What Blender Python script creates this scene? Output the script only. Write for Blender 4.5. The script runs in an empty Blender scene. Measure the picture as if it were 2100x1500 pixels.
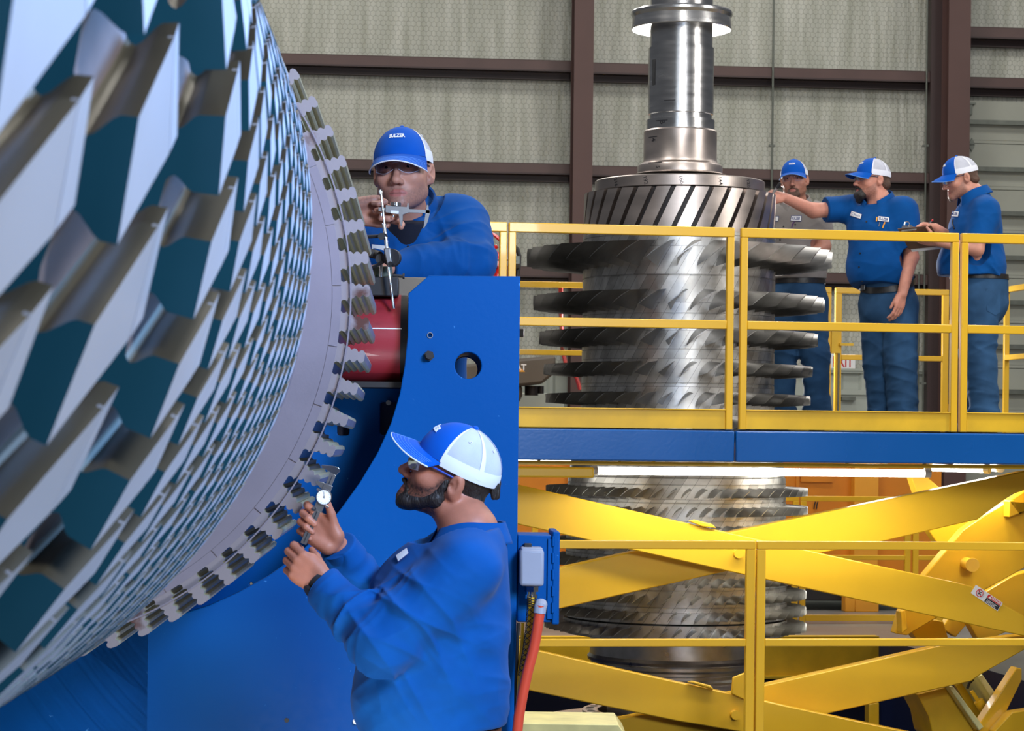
import bpy, math, random
import numpy as np
from mathutils import Matrix, Vector

# ------------------------------------------------------------------ camera, world, light, exposure
SC = bpy.context.scene
COL = SC.collection
F = 4900.0                      # focal length in pixels of a 2100 x 1500 frame
PU, PV = 1050.0, 878.0          # principal point (vertical shift lens)
ROLL = 0.0112
CAMZ = 1.65
rad = math.radians

cam_d = bpy.data.cameras.new('camera')
cam = bpy.data.objects.new('camera', cam_d)
COL.objects.link(cam)
cam_d.sensor_fit = 'HORIZONTAL'
cam_d.sensor_width = 36.0
cam_d.lens = F / 2100.0 * 36.0
cam_d.shift_y = (PV - 750.0) / 2100.0
cam_d.clip_start = 0.05
cam_d.clip_end = 200
cam_d.dof.use_dof = True
cam_d.dof.focus_distance = 9.0
cam_d.dof.aperture_fstop = 14.0
cam.matrix_world = Matrix.Translation((0, 0, CAMZ)) @ Matrix.Rotation(rad(90), 4, 'X') @ Matrix.Rotation(ROLL, 4, 'Z')
SC.camera = cam

w = bpy.data.worlds.new('world')
SC.world = w
w.use_nodes = True
wn, wl = w.node_tree.nodes, w.node_tree.links
bg = wn['Background']
_tc = wn.new('ShaderNodeTexCoord'); _sep = wn.new('ShaderNodeSeparateXYZ'); _rmp = wn.new('ShaderNodeValToRGB')
_map = wn.new('ShaderNodeMapRange'); _map.inputs[1].default_value = -1; _map.inputs[2].default_value = 1
wl.new(_tc.outputs['Generated'], _sep.inputs[0]); wl.new(_sep.outputs['Z'], _map.inputs[0]); wl.new(_map.outputs[0], _rmp.inputs[0])
_rmp.color_ramp.elements[0].color = (0.07, 0.075, 0.085, 1); _rmp.color_ramp.elements[0].position = 0.35
_rmp.color_ramp.elements[1].color = (0.34, 0.36, 0.40, 1); _rmp.color_ramp.elements[1].position = 0.75
wl.new(_rmp.outputs[0], bg.inputs['Color'])
bg.inputs['Strength'].default_value = 0.42

def area(name, loc, target, sx, sy, power, color=(1, 1, 1)):
    d = bpy.data.lights.new(name, 'AREA')
    d.shape = 'RECTANGLE'; d.size = sx; d.size_y = sy; d.energy = power; d.color = color
    o = bpy.data.objects.new(name, d); COL.objects.link(o)
    o.location = loc
    o.rotation_euler = (Vector(target) - Vector(loc)).to_track_quat('-Z', 'Y').to_euler()
    return o
# high-bay lamps of the hall
for i, (x, y) in enumerate([(-4, 10), (2, 10), (8, 11), (-4, 19), (2.5, 19), (9, 20), (-3, 26), (3, 26.3), (9, 26.6)]):
    area('high_bay_light', (x, y, 9.5), (x, y + 0.01, 0), 1.6, 1.0, 290 if y < 24 else 135, (1.0, 0.97, 0.92))
# photographer's softboxes by the camera, then unseen lamps set inside the hall
area('softbox_light', (3.0, 0.6, 4.2), (0.3, 7.0, 1.4), 1.6, 1.6, 420, (0.95, 0.97, 1.0))
area('softbox_light', (-2.6, -1.2, 4.6), (-1.0, 3.4, 2.2), 1.8, 1.8, 85, (0.74, 0.86, 1.0))
area('strip_light', (1.0, 8.9, 5.2), (1.1, 15.0, 2.4), 0.5, 2.2, 55, (1.0, 0.98, 0.95))
area('strip_light', (6.2, 11.5, 4.6), (2.0, 15.2, 2.2), 1.0, 1.8, 120, (1.0, 0.97, 0.93))
area('blue_gel_light', (1.5, 4.4, 3.0), (-0.3, 4.9, 2.2), 0.7, 0.7, 135, (0.2, 0.48, 1.0))
area('floor_light', (-0.55, 5.5, 0.35), (-1.1, 7.1, 0.62), 0.4, 0.4, 14, (0.9, 0.95, 1.0))  # added fill, out of view, brightens the lower left of the stand
# added lamp, unseen behind the drum, lights the flange and rims the workers
area('deck_light', (1.25, 19.6, 2.55), (1.05, 15.0, 4.4), 0.8, 0.5, 320, (1.0, 0.98, 0.96))
SC.view_settings.view_transform = 'Standard'
SC.view_settings.look = 'None'
SC.view_settings.exposure = 0.0
SC.view_settings.gamma = 1.0
SC.view_settings.use_curve_mapping = False

# ------------------------------------------------------------------ geometry helpers
CR, SR = math.cos(ROLL), math.sin(ROLL)
def ray(u, v):
    du, dv = u - PU, v - PV
    return (du * CR + dv * SR) / F, (-du * SR + dv * CR) / F      # x per depth, drop per depth
def W(u, v, d):
    x, zd = ray(u, v)
    return Vector((x * d, d, CAMZ - zd * d))
class Frame:
    def __init__(self, O, yaw):
        self.O = Vector(O); self.a = yaw
        self.ex = Vector((math.cos(yaw), math.sin(yaw), 0)); self.ey = Vector((-math.sin(yaw), math.cos(yaw), 0))
    def p(self, s, t, z):
        v = self.O + self.ex * s + self.ey * t
        return Vector((v.x, v.y, z))
    def uv(self, u, v, t=0.0):
        m, zd = ray(u, v)
        c, s_ = math.cos(self.a), math.sin(self.a)
        s = (m * (self.O.y + t * c) - self.O.x + t * s_) / (c - m * s_)
        y = self.O.y + s * s_ + t * c
        return s, CAMZ - zd * y
    def M(self):
        return Matrix.Translation((self.O.x, self.O.y, 0)) @ Matrix.Rotation(self.a, 4, 'Z')

class MB:
    """collects shapes and links them as one mesh object"""
    def __init__(self, M=None):
        self.v = []; self.f = []; self.mi = []; self.M = M or Matrix.Identity(4); self.cur = 0
    def add(self, vs, fs, M=None):
        n = len(self.v); T = self.M @ M if M is not None else self.M
        self.v += [tuple(T @ Vector(p)) for p in vs]
        self.f += [tuple(i + n for i in f) for f in fs]
        self.mi += [self.cur] * len(fs)
        return self
    def box(self, lo, hi, M=None):
        x0, y0, z0 = lo; x1, y1, z1 = hi
        return self.add([(x0,y0,z0),(x1,y0,z0),(x1,y1,z0),(x0,y1,z0),(x0,y0,z1),(x1,y0,z1),(x1,y1,z1),(x0,y1,z1)],
                        [(0,3,2,1),(4,5,6,7),(0,1,5,4),(1,2,6,5),(2,3,7,6),(3,0,4,7)], M)
    def prism(self, poly, d, M=None):
        """poly: list of 3D points (planar), d: extrusion vector"""
        n = len(poly); d = Vector(d); P = [Vector(p) for p in poly]
        nrm = Vector((0, 0, 0))
        for i in range(n): nrm += P[i].cross(P[(i + 1) % n])
        if nrm.dot(d) > 0: P = P[::-1]
        vs = P + [p + d for p in P]
        fs = [tuple(range(n)), tuple(range(2 * n - 1, n - 1, -1))]
        fs += [((i + 1) % n, i, n + i, n + (i + 1) % n) for i in range(n)]
        return self.add(vs, fs, M)
    def cyl(self, a, b, r1, r2=None, n=20, caps=True, M=None):
        r2 = r1 if r2 is None else r2
        a = Vector(a); b = Vector(b); q = (b - a).normalized()
        x = q.orthogonal().normalized(); y = q.cross(x)
        vs = []
        for c, r in ((a, r1), (b, r2)):
            vs += [c + (x * math.cos(2*math.pi*i/n) + y * math.sin(2*math.pi*i/n)) * r for i in range(n)]
        fs = [(i, (i+1) % n, n + (i+1) % n, n + i) for i in range(n)]
        if caps: fs += [tuple(range(n - 1, -1, -1)), tuple(range(n, 2 * n))]
        return self.add(vs, fs, M)
    def tube(self, pts, r, n=10, M=None, rs=None):
        pts = [Vector(p) for p in pts]; vs = []; fs = []
        prev = None
        for i, p in enumerate(pts):
            q = (pts[min(i + 1, len(pts) - 1)] - pts[max(i - 1, 0)]).normalized()
            x = (prev - q * prev.dot(q)).normalized() if prev is not None else q.orthogonal().normalized()
            prev = x; y = q.cross(x); rr = rs[i] if rs else r
            vs += [p + (x * math.cos(2*math.pi*k/n) + y * math.sin(2*math.pi*k/n)) * rr for k in range(n)]
        for i in range(len(pts) - 1):
            fs += [(i*n + k, i*n + (k+1) % n, (i+1)*n + (k+1) % n, (i+1)*n + k) for k in range(n)]
        m = (len(pts) - 1) * n
        fs += [tuple(range(n - 1, -1, -1)), tuple(range(m, m + n))]
        return self.add(vs, fs, M)
    def lathe(self, prof, n=64, M=None, closed=False):
        """prof: (r, z) list, around z; outward if z goes up with r on the right side"""
        vs = []; fs = []
        for r, z in prof:
            vs += [(r * math.cos(2*math.pi*k/n), r * math.sin(2*math.pi*k/n), z) for k in range(n)]
        m = len(prof)
        for i in range(m if closed else m - 1):
            j = (i + 1) % m
            fs += [(i*n + k, i*n + (k+1) % n, j*n + (k+1) % n, j*n + k) for k in range(n)]
        if not closed:
            if prof[0][0] > 1e-6: fs.append(tuple(range(n - 1, -1, -1)))
            if prof[-1][0] > 1e-6: fs.append(tuple(range((m-1)*n, m*n)))
        return self.add(vs, fs, M)
    def grid(self, fn, nu, nv, M=None, wrap=False):
        vs = [fn(i / nu, j / nv) for j in range(nv + 1) for i in range(nu + (0 if wrap else 1))]
        k = nu + (0 if wrap else 1)
        fs = []
        for j in range(nv):
            for i in range(nu):
                a, b = i, (i + 1) % k if wrap else i + 1
                fs.append((j*k + a, j*k + b, (j+1)*k + b, (j+1)*k + a))
        return self.add(vs, fs, M)
    def build(self, name, mats, parent=None, smooth=True, angle=35, bevel=0, recalc=True):
        me = bpy.data.meshes.new(name)
        off = parent.matrix_world.translation if parent is not None else Vector((0, 0, 0))
        off = origin_of(parent)
        me.from_pydata([(x - off.x, y - off.y, z - off.z) for x, y, z in self.v], [], self.f)
        if not isinstance(mats, (list, tuple)): mats = [mats]
        for m in mats: me.materials.append(m)
        if len(mats) > 1: me.polygons.foreach_set('material_index', self.mi)
        if recalc:
            import bmesh
            bm = bmesh.new(); bm.from_mesh(me); bmesh.ops.recalc_face_normals(bm, faces=bm.faces[:]); bm.to_mesh(me); bm.free()
        if smooth:
            me.polygons.foreach_set('use_smooth', [True] * len(me.polygons)); me.set_sharp_from_angle(angle=rad(angle))
        me.update()
        o = bpy.data.objects.new(name, me); COL.objects.link(o)
        if parent is not None: o.parent = parent
        if bevel:
            b = o.modifiers.new('bevel', 'BEVEL'); b.width = bevel; b.segments = 2; b.limit_method = 'ANGLE'
        return o
def origin_of(o):
    v = Vector((0, 0, 0))
    while o is not None:
        v = v + o.location; o = o.parent
    return v
def thing(name, label, cat, loc, group=None):
    o = bpy.data.objects.new(name, None); COL.objects.link(o)
    o.empty_display_size = 0.1
    o.location = loc; return tag(o, label, cat, group)
def tag(o, label, cat, group=None, kind=None):
    o['label'] = label; o['category'] = cat
    if group: o['group'] = group
    if kind: o['kind'] = kind
    return o
def struct(o):
    o['kind'] = 'structure'; return o
def rebase(o, loc):
    """moves a top-level mesh object's origin to loc without moving it"""
    loc = Vector(loc); me = o.data
    me.transform(Matrix.Translation(-loc)); o.location = loc
    return o
def curve_mesh(cu):
    o = bpy.data.objects.new('tmp', cu); COL.objects.link(o)
    dg = bpy.context.evaluated_depsgraph_get()
    me = bpy.data.meshes.new_from_object(o.evaluated_get(dg))
    vs = [tuple(v.co) for v in me.vertices]; fs = [tuple(p.vertices) for p in me.polygons]
    bpy.data.objects.remove(o); bpy.data.meshes.remove(me); bpy.data.curves.remove(cu)
    return vs, fs
def text_mesh(s, size, extrude=0.0008, weight=0.0, sub=None, shear=0.0):
    """flat letters centred on the origin in the xy plane"""
    cu = bpy.data.curves.new('t', 'FONT'); cu.body = s; cu.size = size; cu.align_x = 'CENTER'; cu.align_y = 'CENTER'
    cu.extrude = extrude; cu.offset = weight * size; cu.resolution_u = 3; cu.shear = shear
    return curve_mesh(cu)
def plate_mesh(outer, holes=(), thick=0.02, bevel=0.0):
    """flat plate with round or polygonal holes in the xy plane, z from -thick/2 to thick/2"""
    cu = bpy.data.curves.new('p', 'CURVE'); cu.dimensions = '2D'; cu.fill_mode = 'BOTH'
    cu.extrude = thick / 2 - bevel; cu.bevel_depth = bevel; cu.bevel_resolution = 1
    for poly in [outer] + list(holes):
        sp = cu.splines.new('POLY'); sp.points.add(len(poly) - 1); sp.use_cyclic_u = True
        for q, (x, y) in zip(sp.points, poly): q.co = (x, y, 0, 1)
    return curve_mesh(cu)
def circle(cx, cy, r, n=32):
    return [(cx + r * math.cos(2*math.pi*i/n), cy + r * math.sin(2*math.pi*i/n)) for i in range(n)]

# ------------------------------------------------------------------ materials
def srgb(r, g, b):
    f = lambda c: (c/255/12.92) if c/255 <= 0.04045 else ((c/255 + 0.055)/1.055) ** 2.4
    return (f(r), f(g), f(b), 1.0)
def mat(name, col, rough=0.5, metal=0.0, var=0.0, vscale=8.0, bump=0.0, bscale=60.0, spec=0.5, col2=None, cut=(0.45, 0.6), emit=0.0, alpha=1.0, trans=0.0, stretch=None, rvar=0.0, coat=0.0, aniso=0.0):
    m = bpy.data.materials.new(name); m.use_nodes = True
    n, l = m.node_tree.nodes, m.node_tree.links
    b = n['Principled BSDF']
    b.inputs['Base Color'].default_value = col; b.inputs['Roughness'].default_value = rough
    b.inputs['Metallic'].default_value = metal; b.inputs['Specular IOR Level'].default_value = spec
    b.inputs['Alpha'].default_value = alpha; b.inputs['Transmission Weight'].default_value = trans
    b.inputs['Coat Weight'].default_value = coat
    if emit:
        b.inputs['Emission Color'].default_value = col; b.inputs['Emission Strength'].default_value = emit
    if var or bump or col2 or rvar:
        tc = n.new('ShaderNodeTexCoord'); src = tc.outputs['Object']
        if stretch:
            mp = n.new('ShaderNodeMapping'); mp.inputs['Scale'].default_value = stretch
            l.new(src, mp.inputs[0]); src = mp.outputs[0]
        nz = n.new('ShaderNodeTexNoise'); nz.inputs['Scale'].default_value = vscale; nz.inputs['Detail'].default_value = 5
        l.new(src, nz.inputs['Vector'])
        if col2 or var:
            cr = n.new('ShaderNodeValToRGB')
            if col2:
                cr.color_ramp.elements[0].color = col; cr.color_ramp.elements[1].color = col2
                cr.color_ramp.elements[0].position, cr.color_ramp.elements[1].position = cut
            else:
                a = 1 - var; c = 1 + var * 0.6
                cr.color_ramp.elements[0].color = (col[0]*a, col[1]*a, col[2]*a, 1)
                cr.color_ramp.elements[1].color = (min(1, col[0]*c), min(1, col[1]*c), min(1, col[2]*c), 1)
                cr.color_ramp.elements[0].position, cr.color_ramp.elements[1].position = 0.3, 0.7
            l.new(nz.outputs['Fac'], cr.inputs[0]); l.new(cr.outputs[0], b.inputs['Base Color'])
        if rvar:
            mr = n.new('ShaderNodeMapRange'); mr.inputs[3].default_value = max(0.02, rough - rvar); mr.inputs[4].default_value = min(1, rough + rvar)
            l.new(nz.outputs['Fac'], mr.inputs[0]); l.new(mr.outputs[0], b.inputs['Roughness'])
        if bump:
            nb = n.new('ShaderNodeTexNoise'); nb.inputs['Scale'].default_value = bscale; nb.inputs['Detail'].default_value = 4
            l.new(src, nb.inputs['Vector'])
            bp = n.new('ShaderNodeBump'); bp.inputs['Strength'].default_value = bump; bp.inputs['Distance'].default_value = 0.01
            l.new(nb.outputs['Fac'], bp.inputs['Height']); l.new(bp.outputs[0], b.inputs['Normal'])
    return m
def make_hex_wall():
    m = bpy.data.materials.new('wire_faced_insulation'); m.use_nodes = True
    n, l = m.node_tree.nodes, m.node_tree.links
    b = n['Principled BSDF']; b.inputs['Roughness'].default_value = 0.42
    tc = n.new('ShaderNodeTexCoord')
    mp = n.new('ShaderNodeMapping'); mp.inputs['Scale'].default_value = (1/0.062, 0, 1/0.066)
    l.new(tc.outputs['Object'], mp.inputs[0])
    def vm(op, a=None, bb=None, val=None):
        x = n.new('ShaderNodeVectorMath'); x.operation = op
        if a is not None: l.new(a, x.inputs[0])
        if bb is not None: l.new(bb, x.inputs[1])
        if val is not None: x.inputs[1].default_value = val
        return x
    def mth(op, a, bb=None, val=None):
        x = n.new('ShaderNodeMath'); x.operation = op
        l.new(a, x.inputs[0])
        if bb is not None: l.new(bb, x.inputs[1])
        if val is not None: x.inputs[1].default_value = val
        return x.outputs[0]
    # jitter so that the wire looks hand laid
    nz = n.new('ShaderNodeTexNoise'); nz.inputs['Scale'].default_value = 1.4; l.new(mp.outputs[0], nz.inputs['Vector'])
    j0 = vm('SUBTRACT', nz.outputs['Color'], val=(0.5, 0.5, 0.5)); j1 = vm('MULTIPLY', j0.outputs[0], val=(0.35, 0, 0.35))
    base = vm('ADD', mp.outputs[0], j1.outputs[0])
    S = (1, 1, 1.7320508); H = (0.5, 0.5, 0.8660254)
    def cell(v):
        q = vm('DIVIDE', v, val=S); fr = vm('FRACTION', q.outputs[0]); r = vm('MULTIPLY', fr.outputs[0], val=S)
        return vm('SUBTRACT', r.outputs[0], val=H)
    A = cell(base.outputs[0]); sh = vm('SUBTRACT', base.outputs[0], val=H); B = cell(sh.outputs[0])
    def flat(x): return vm('MULTIPLY', x.outputs[0], val=(1, 0, 1))
    A, B = flat(A), flat(B)
    la, lb = vm('LENGTH', A.outputs[0]), vm('LENGTH', B.outputs[0])
    lt = mth('LESS_THAN', lb.outputs['Value'], la.outputs['Value'])
    mx = n.new('ShaderNodeMix'); mx.data_type = 'VECTOR'; l.new(lt, mx.inputs[0]); l.new(A.outputs[0], mx.inputs[4]); l.new(B.outputs[0], mx.inputs[5])
    ab = vm('ABSOLUTE', mx.outputs[1])
    sp = n.new('ShaderNodeSeparateXYZ'); l.new(ab.outputs[0], sp.inputs[0])
    dt = vm('DOT_PRODUCT', ab.outputs[0], val=(0.5, 0, 0.8660254))
    hd = mth('MAXIMUM', sp.outputs['X'], dt.outputs['Value'])
    line = n.new('ShaderNodeMapRange'); line.inputs[1].default_value = 0.435; line.inputs[2].default_value = 0.485; l.new(hd, line.inputs[0])
    # base colour with vertical roll seams and mottling
    mp2 = n.new('ShaderNodeMapping'); mp2.inputs['Scale'].default_value = (2.2, 0, 0.25); l.new(tc.outputs['Object'], mp2.inputs[0])
    n2 = n.new('ShaderNodeTexNoise'); n2.inputs['Scale'].default_value = 3.0; n2.inputs['Detail'].default_value = 6; l.new(mp2.outputs[0], n2.inputs['Vector'])
    cr = n.new('ShaderNodeValToRGB')
    cr.color_ramp.elements[0].color = srgb(158, 160, 146); cr.color_ramp.elements[1].color = srgb(190, 191, 180)
    cr.color_ramp.elements[0].position, cr.color_ramp.elements[1].position = 0.35, 0.65
    l.new(n2.outputs['Fac'], cr.inputs[0])
    mc = n.new('ShaderNodeMix'); mc.data_type = 'RGBA'
    fac = mth('MULTIPLY', line.outputs[0], val=0.62)
    l.new(fac, mc.inputs[0]); l.new(cr.outputs[0], mc.inputs[6]); mc.inputs[7].default_value = srgb(88, 88, 78)
    l.new(mc.outputs[2], b.inputs['Base Color'])
    mp3 = n.new('ShaderNodeMapping'); mp3.inputs['Scale'].default_value = (7, 0, 0.9); l.new(tc.outputs['Object'], mp3.inputs[0])
    n3 = n.new('ShaderNodeTexNoise'); n3.inputs['Scale'].default_value = 1.6; n3.inputs['Detail'].default_value = 4; l.new(mp3.outputs[0], n3.inputs['Vector'])
    bp = n.new('ShaderNodeBump'); bp.inputs['Strength'].default_value = 0.55; bp.inputs['Distance'].default_value = 0.06
    l.new(n3.outputs['Fac'], bp.inputs['Height']); l.new(bp.outputs[0], b.inputs['Normal'])
    return m
M_ = {}
M_['wall'] = make_hex_wall()
M_['girt'] = mat('brown_primer_steel', srgb(84, 62, 58), 0.45, var=0.12, vscale=3)
M_['girt_in'] = mat('brown_primer_steel_lip', srgb(62, 45, 44), 0.5, var=0.12, vscale=3)  # darker copy of the girt steel: shade on lip and web put in colour
M_['column'] = mat('brown_painted_column', srgb(86, 60, 55), 0.5, var=0.1, vscale=2)
M_['floor'] = mat('sealed_concrete', srgb(120, 118, 114), 0.35, var=0.25, vscale=1.2, bump=0.05)
M_['metal_panel'] = mat('pale_sheet_steel', srgb(170, 176, 166), 0.45, var=0.06, vscale=2)
M_['door_panel'] = mat('cream_door_panel', srgb(158, 160, 148), 0.5, var=0.10, vscale=1.5)
M_['strut'] = mat('galvanised_strut', srgb(112, 116, 108), 0.45, 0.5, var=0.15, vscale=12)
M_['yellow'] = mat('yellow_enamel', srgb(230, 180, 38), 0.32, var=0.07, vscale=2.5, bump=0.02, bscale=120, coat=0.15)
M_['yellow_dirty'] = mat('worn_yellow_enamel', srgb(226, 180, 34), 0.42, var=0.16, vscale=5, bump=0.03, bscale=90)
M_['blue'] = mat('blue_enamel', srgb(0, 80, 152), 0.45, vscale=42, col2=srgb(70, 140, 205), cut=(0.72, 0.76), bump=0.035, bscale=70, coat=0.0, rvar=0.08, spec=0.10)
M_['blue_gloss'] = mat('glossy_blue_enamel', srgb(0, 84, 160), 0.28, var=0.08, vscale=1.3, bump=0.05, bscale=60, coat=0.1, rvar=0.08)
M_['blue_edge'] = mat('worn_blue_edge', srgb(140, 165, 215), 0.5, var=0.3, vscale=30)
M_['dark_blue'] = mat('dark_blue_pit_paint', srgb(16, 28, 66), 0.45, var=0.2, vscale=2)
M_['orange'] = mat('orange_machine_paint', srgb(214, 130, 22), 0.5, var=0.14, vscale=1.5)
M_['orange_light'] = mat('light_orange_paint', srgb(230, 158, 45), 0.5, var=0.1, vscale=1.5)
M_['dark'] = mat('black_steel', srgb(38, 36, 38), 0.5, 0.2)
M_['black_hole'] = mat('dark_bore', srgb(14, 14, 16), 0.8)
M_['steel'] = mat('ground_steel', (0.60, 0.59, 0.58, 1), 0.24, 1.0, var=0.12, vscale=5, bump=0.03, bscale=40, rvar=0.10, stretch=(1, 1, 6))
M_['steel_dark'] = mat('dull_blade_steel', (0.27, 0.262, 0.25, 1), 0.36, 1.0, var=0.22, vscale=10, bump=0.02, bscale=40, rvar=0.09)
M_['steel_brown'] = mat('heat_tinted_steel', (0.52, 0.45, 0.41, 1), 0.36, 1.0, var=0.2, vscale=3, rvar=0.1, stretch=(1, 1, 3), bump=0.02, bscale=60)
M_['steel_mid'] = mat('machined_disc_steel', (0.50, 0.49, 0.48, 1), 0.32, 1.0, var=0.25, vscale=9, rvar=0.12, bump=0.04, bscale=50)
M_['chrome'] = mat('chrome_steel', (0.82, 0.82, 0.84, 1), 0.13, 1.0)
M_['satin'] = mat('satin_tool_steel', (0.30, 0.30, 0.31, 1), 0.38, 1.0, bump=0.02, bscale=200)
M_['ink'] = mat('black_marker_ink', srgb(24, 24, 30), 0.6)
M_['white'] = mat('white_paint', srgb(238, 238, 238), 0.5)
M_['red'] = mat('red_paint', srgb(205, 28, 32), 0.3, coat=0.3)
M_['red_roll'] = mat('red_oxide_coating', srgb(160, 46, 56), 0.36, var=0.22, vscale=6, col2=srgb(104, 24, 30), cut=(0.5, 0.85), stretch=(1, 3, 3), coat=0.2, bump=0.04)
M_['tan'] = mat('tan_block', srgb(128, 112, 92), 0.6, var=0.15)
M_['rubber'] = mat('black_rubber', srgb(28, 27, 28), 0.55)
M_['grey_plastic'] = mat('grey_plastic', srgb(158, 162, 178), 0.5, var=0.05)
M_['orange_hose'] = mat('red_orange_hose', srgb(222, 78, 52), 0.4, var=0.08, vscale=20)
M_['glow'] = mat('fluorescent_tube', (1.0, 0.98, 0.92, 1), 0.4, emit=9.0)
M_['pale_yellow'] = mat('pale_worn_yellow', srgb(222, 214, 150), 0.45, 0.1, var=0.25, vscale=6)
M_['cat_grey'] = mat('warm_grey_machine_paint', srgb(88, 80, 70), 0.45, var=0.12, vscale=3)
def make_tiles():
    m = mat('blade_root_tiles', (0.45, 0.44, 0.43, 1), 0.34, 1.0, bump=0.04, bscale=50)
    n, l = m.node_tree.nodes, m.node_tree.links; b = n['Principled BSDF']
    tc = n.new('ShaderNodeTexCoord'); sp_ = n.new('ShaderNodeSeparateXYZ'); l.new(tc.outputs['Object'], sp_.inputs[0])
    def mth(op, a, c=None, v=None):
        x = n.new('ShaderNodeMath'); x.operation = op; l.new(a, x.inputs[0])
        if c is not None: l.new(c, x.inputs[1])
        if v is not None: x.inputs[1].default_value = v
        return x.outputs[0]
    an = mth('ARCTAN2', sp_.outputs['Y'], sp_.outputs['X']); u = mth('MULTIPLY', an, v=0.64)
    sh = mth('MULTIPLY', sp_.outputs['Z'], v=-0.62); u = mth('ADD', u, sh)
    cb = n.new('ShaderNodeCombineXYZ'); l.new(u, cb.inputs[0]); l.new(sp_.outputs['Z'], cb.inputs[1])
    br = n.new('ShaderNodeTexBrick'); l.new(cb.outputs[0], br.inputs['Vector'])
    br.inputs['Scale'].default_value = 1.0; br.inputs['Brick Width'].default_value = 0.07; br.inputs['Row Height'].default_value = 0.17; br.inputs['Mortar Size'].default_value = 0.0012
    br.inputs['Color1'].default_value = (0.42, 0.41, 0.39, 1); br.inputs['Color2'].default_value = (0.66, 0.65, 0.63, 1); br.inputs['Mortar'].default_value = (0.16, 0.155, 0.15, 1); br.offset = 0.37
    nz = n.new('ShaderNodeTexNoise'); nz.inputs['Scale'].default_value = 14; nz.inputs['Detail'].default_value = 6; l.new(tc.outputs['Object'], nz.inputs['Vector'])
    mx = n.new('ShaderNodeMix'); mx.data_type = 'RGBA'; mx.blend_type = 'MULTIPLY'; mx.inputs[0].default_value = 0.6
    cr = n.new('ShaderNodeValToRGB'); cr.color_ramp.elements[0].position = 0.35; cr.color_ramp.elements[1].position = 0.62; cr.color_ramp.elements[0].color = (0.62, 0.60, 0.57, 1); l.new(nz.outputs['Fac'], cr.inputs[0])
    l.new(br.outputs['Color'], mx.inputs[6]); l.new(cr.outputs[0], mx.inputs[7]); l.new(mx.outputs[2], b.inputs['Base Color'])
    mr = n.new('ShaderNodeMapRange'); mr.inputs[3].default_value = 0.24; mr.inputs[4].default_value = 0.50; l.new(nz.outputs['Fac'], mr.inputs[0]); l.new(mr.outputs[0], b.inputs['Roughness'])
    return m
M_['tiles'] = make_tiles()
M_['blade_small'] = mat('bright_small_blade_steel', (0.46, 0.45, 0.42, 1), 0.38, 1.0, var=0.2, vscale=10, rvar=0.08)  # lighter copy for the lower rows: the tubes' light put into the colour
M_['deck'] = mat('grey_steel_deck', srgb(96, 95, 92), 0.55, 0.3, var=0.2, vscale=4)
# foreground rotor
M_['rim_top'] = mat('bare_rim_land', (0.45, 0.51, 0.64, 1), 0.50, 0.55, var=0.05, vscale=3, rvar=0.06)  # blue tint puts the bluish light on the lands into their colour
M_['rim_face'] = mat('teal_layout_dye', srgb(22, 78, 104), 0.38, 0.35, var=0.12, vscale=4)  # blue reflection on the disc faces painted in as a teal base colour
M_['rim_slot'] = mat('olive_broached_slot', srgb(74, 70, 58), 0.5, 0.6, var=0.14, vscale=9)
M_['rim_floor'] = mat('mauve_slot_floor', srgb(150, 138, 142), 0.4, 0.7, var=0.1, vscale=12)
M_['wheel_face'] = mat('blasted_wheel_steel', srgb(146, 140, 152), 0.42, 0.75, var=0.10, vscale=5, bump=0.02, bscale=150)
M_['wheel_rust'] = mat('stained_wheel_steel', srgb(150, 143, 148), 0.42, 0.7, var=0.1, vscale=6, col2=srgb(96, 66, 60), cut=(0.60, 0.66), bump=0.03, bscale=120)
M_['wheel_slot'] = mat('olive_fir_tree_slot', srgb(176, 170, 142), 0.42, 0.3, var=0.12, vscale=12)
# ------------------------------------------------------------------ the hall: floor with pit, end wall, columns, girts, door
WALL_D = 29.5
WF = Frame(W(1400, 878, WALL_D), rad(5.6))
PF = Frame((W(1500, 880, 12.6).x, 12.6, 0), rad(8.5))          # work platform front edge: s to the right, t into the hall

def wall_uv(u, v, t=0.0):
    s, z = WF.uv(u, v, t); return s, z
# pit in the floor (platform frame)
PIT_S0, PIT_S1, PIT_T0, PIT_T1, PIT_Z = -2.6, 2.75, 0.05, 6.3, -1.15
mb = MB(PF.M())
S0, S1, T0, T1 = -11, 13, -14.5, 18.2
for (a, b, c, d) in ((S0, S1, T0, PIT_T0), (S0, S1, PIT_T1, T1), (S0, PIT_S0, PIT_T0, PIT_T1), (PIT_S1, S1, PIT_T0, PIT_T1)):
    mb.add([(a, c, 0), (b, c, 0), (b, d, 0), (a, d, 0)], [(0, 1, 2, 3)])
struct(mb.build('floor', M_['floor'], recalc=False))
mb = MB(PF.M())
mb.add([(PIT_S0, PIT_T0, PIT_Z), (PIT_S1, PIT_T0, PIT_Z), (PIT_S1, PIT_T1, PIT_Z), (PIT_S0, PIT_T1, PIT_Z)], [(0, 1, 2, 3)])
q = [(PIT_S0, PIT_T0), (PIT_S1, PIT_T0), (PIT_S1, PIT_T1), (PIT_S0, PIT_T1)]
for i in range(4):
    (a, b), (c, d) = q[i], q[(i + 1) % 4]
    mb.add([(a, b, -0.001), (c, d, -0.001), (c, d, PIT_Z), (a, b, PIT_Z)], [(0, 1, 2, 3)])
struct(mb.build('floor_pit', M_['dark_blue'], recalc=False))
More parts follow.
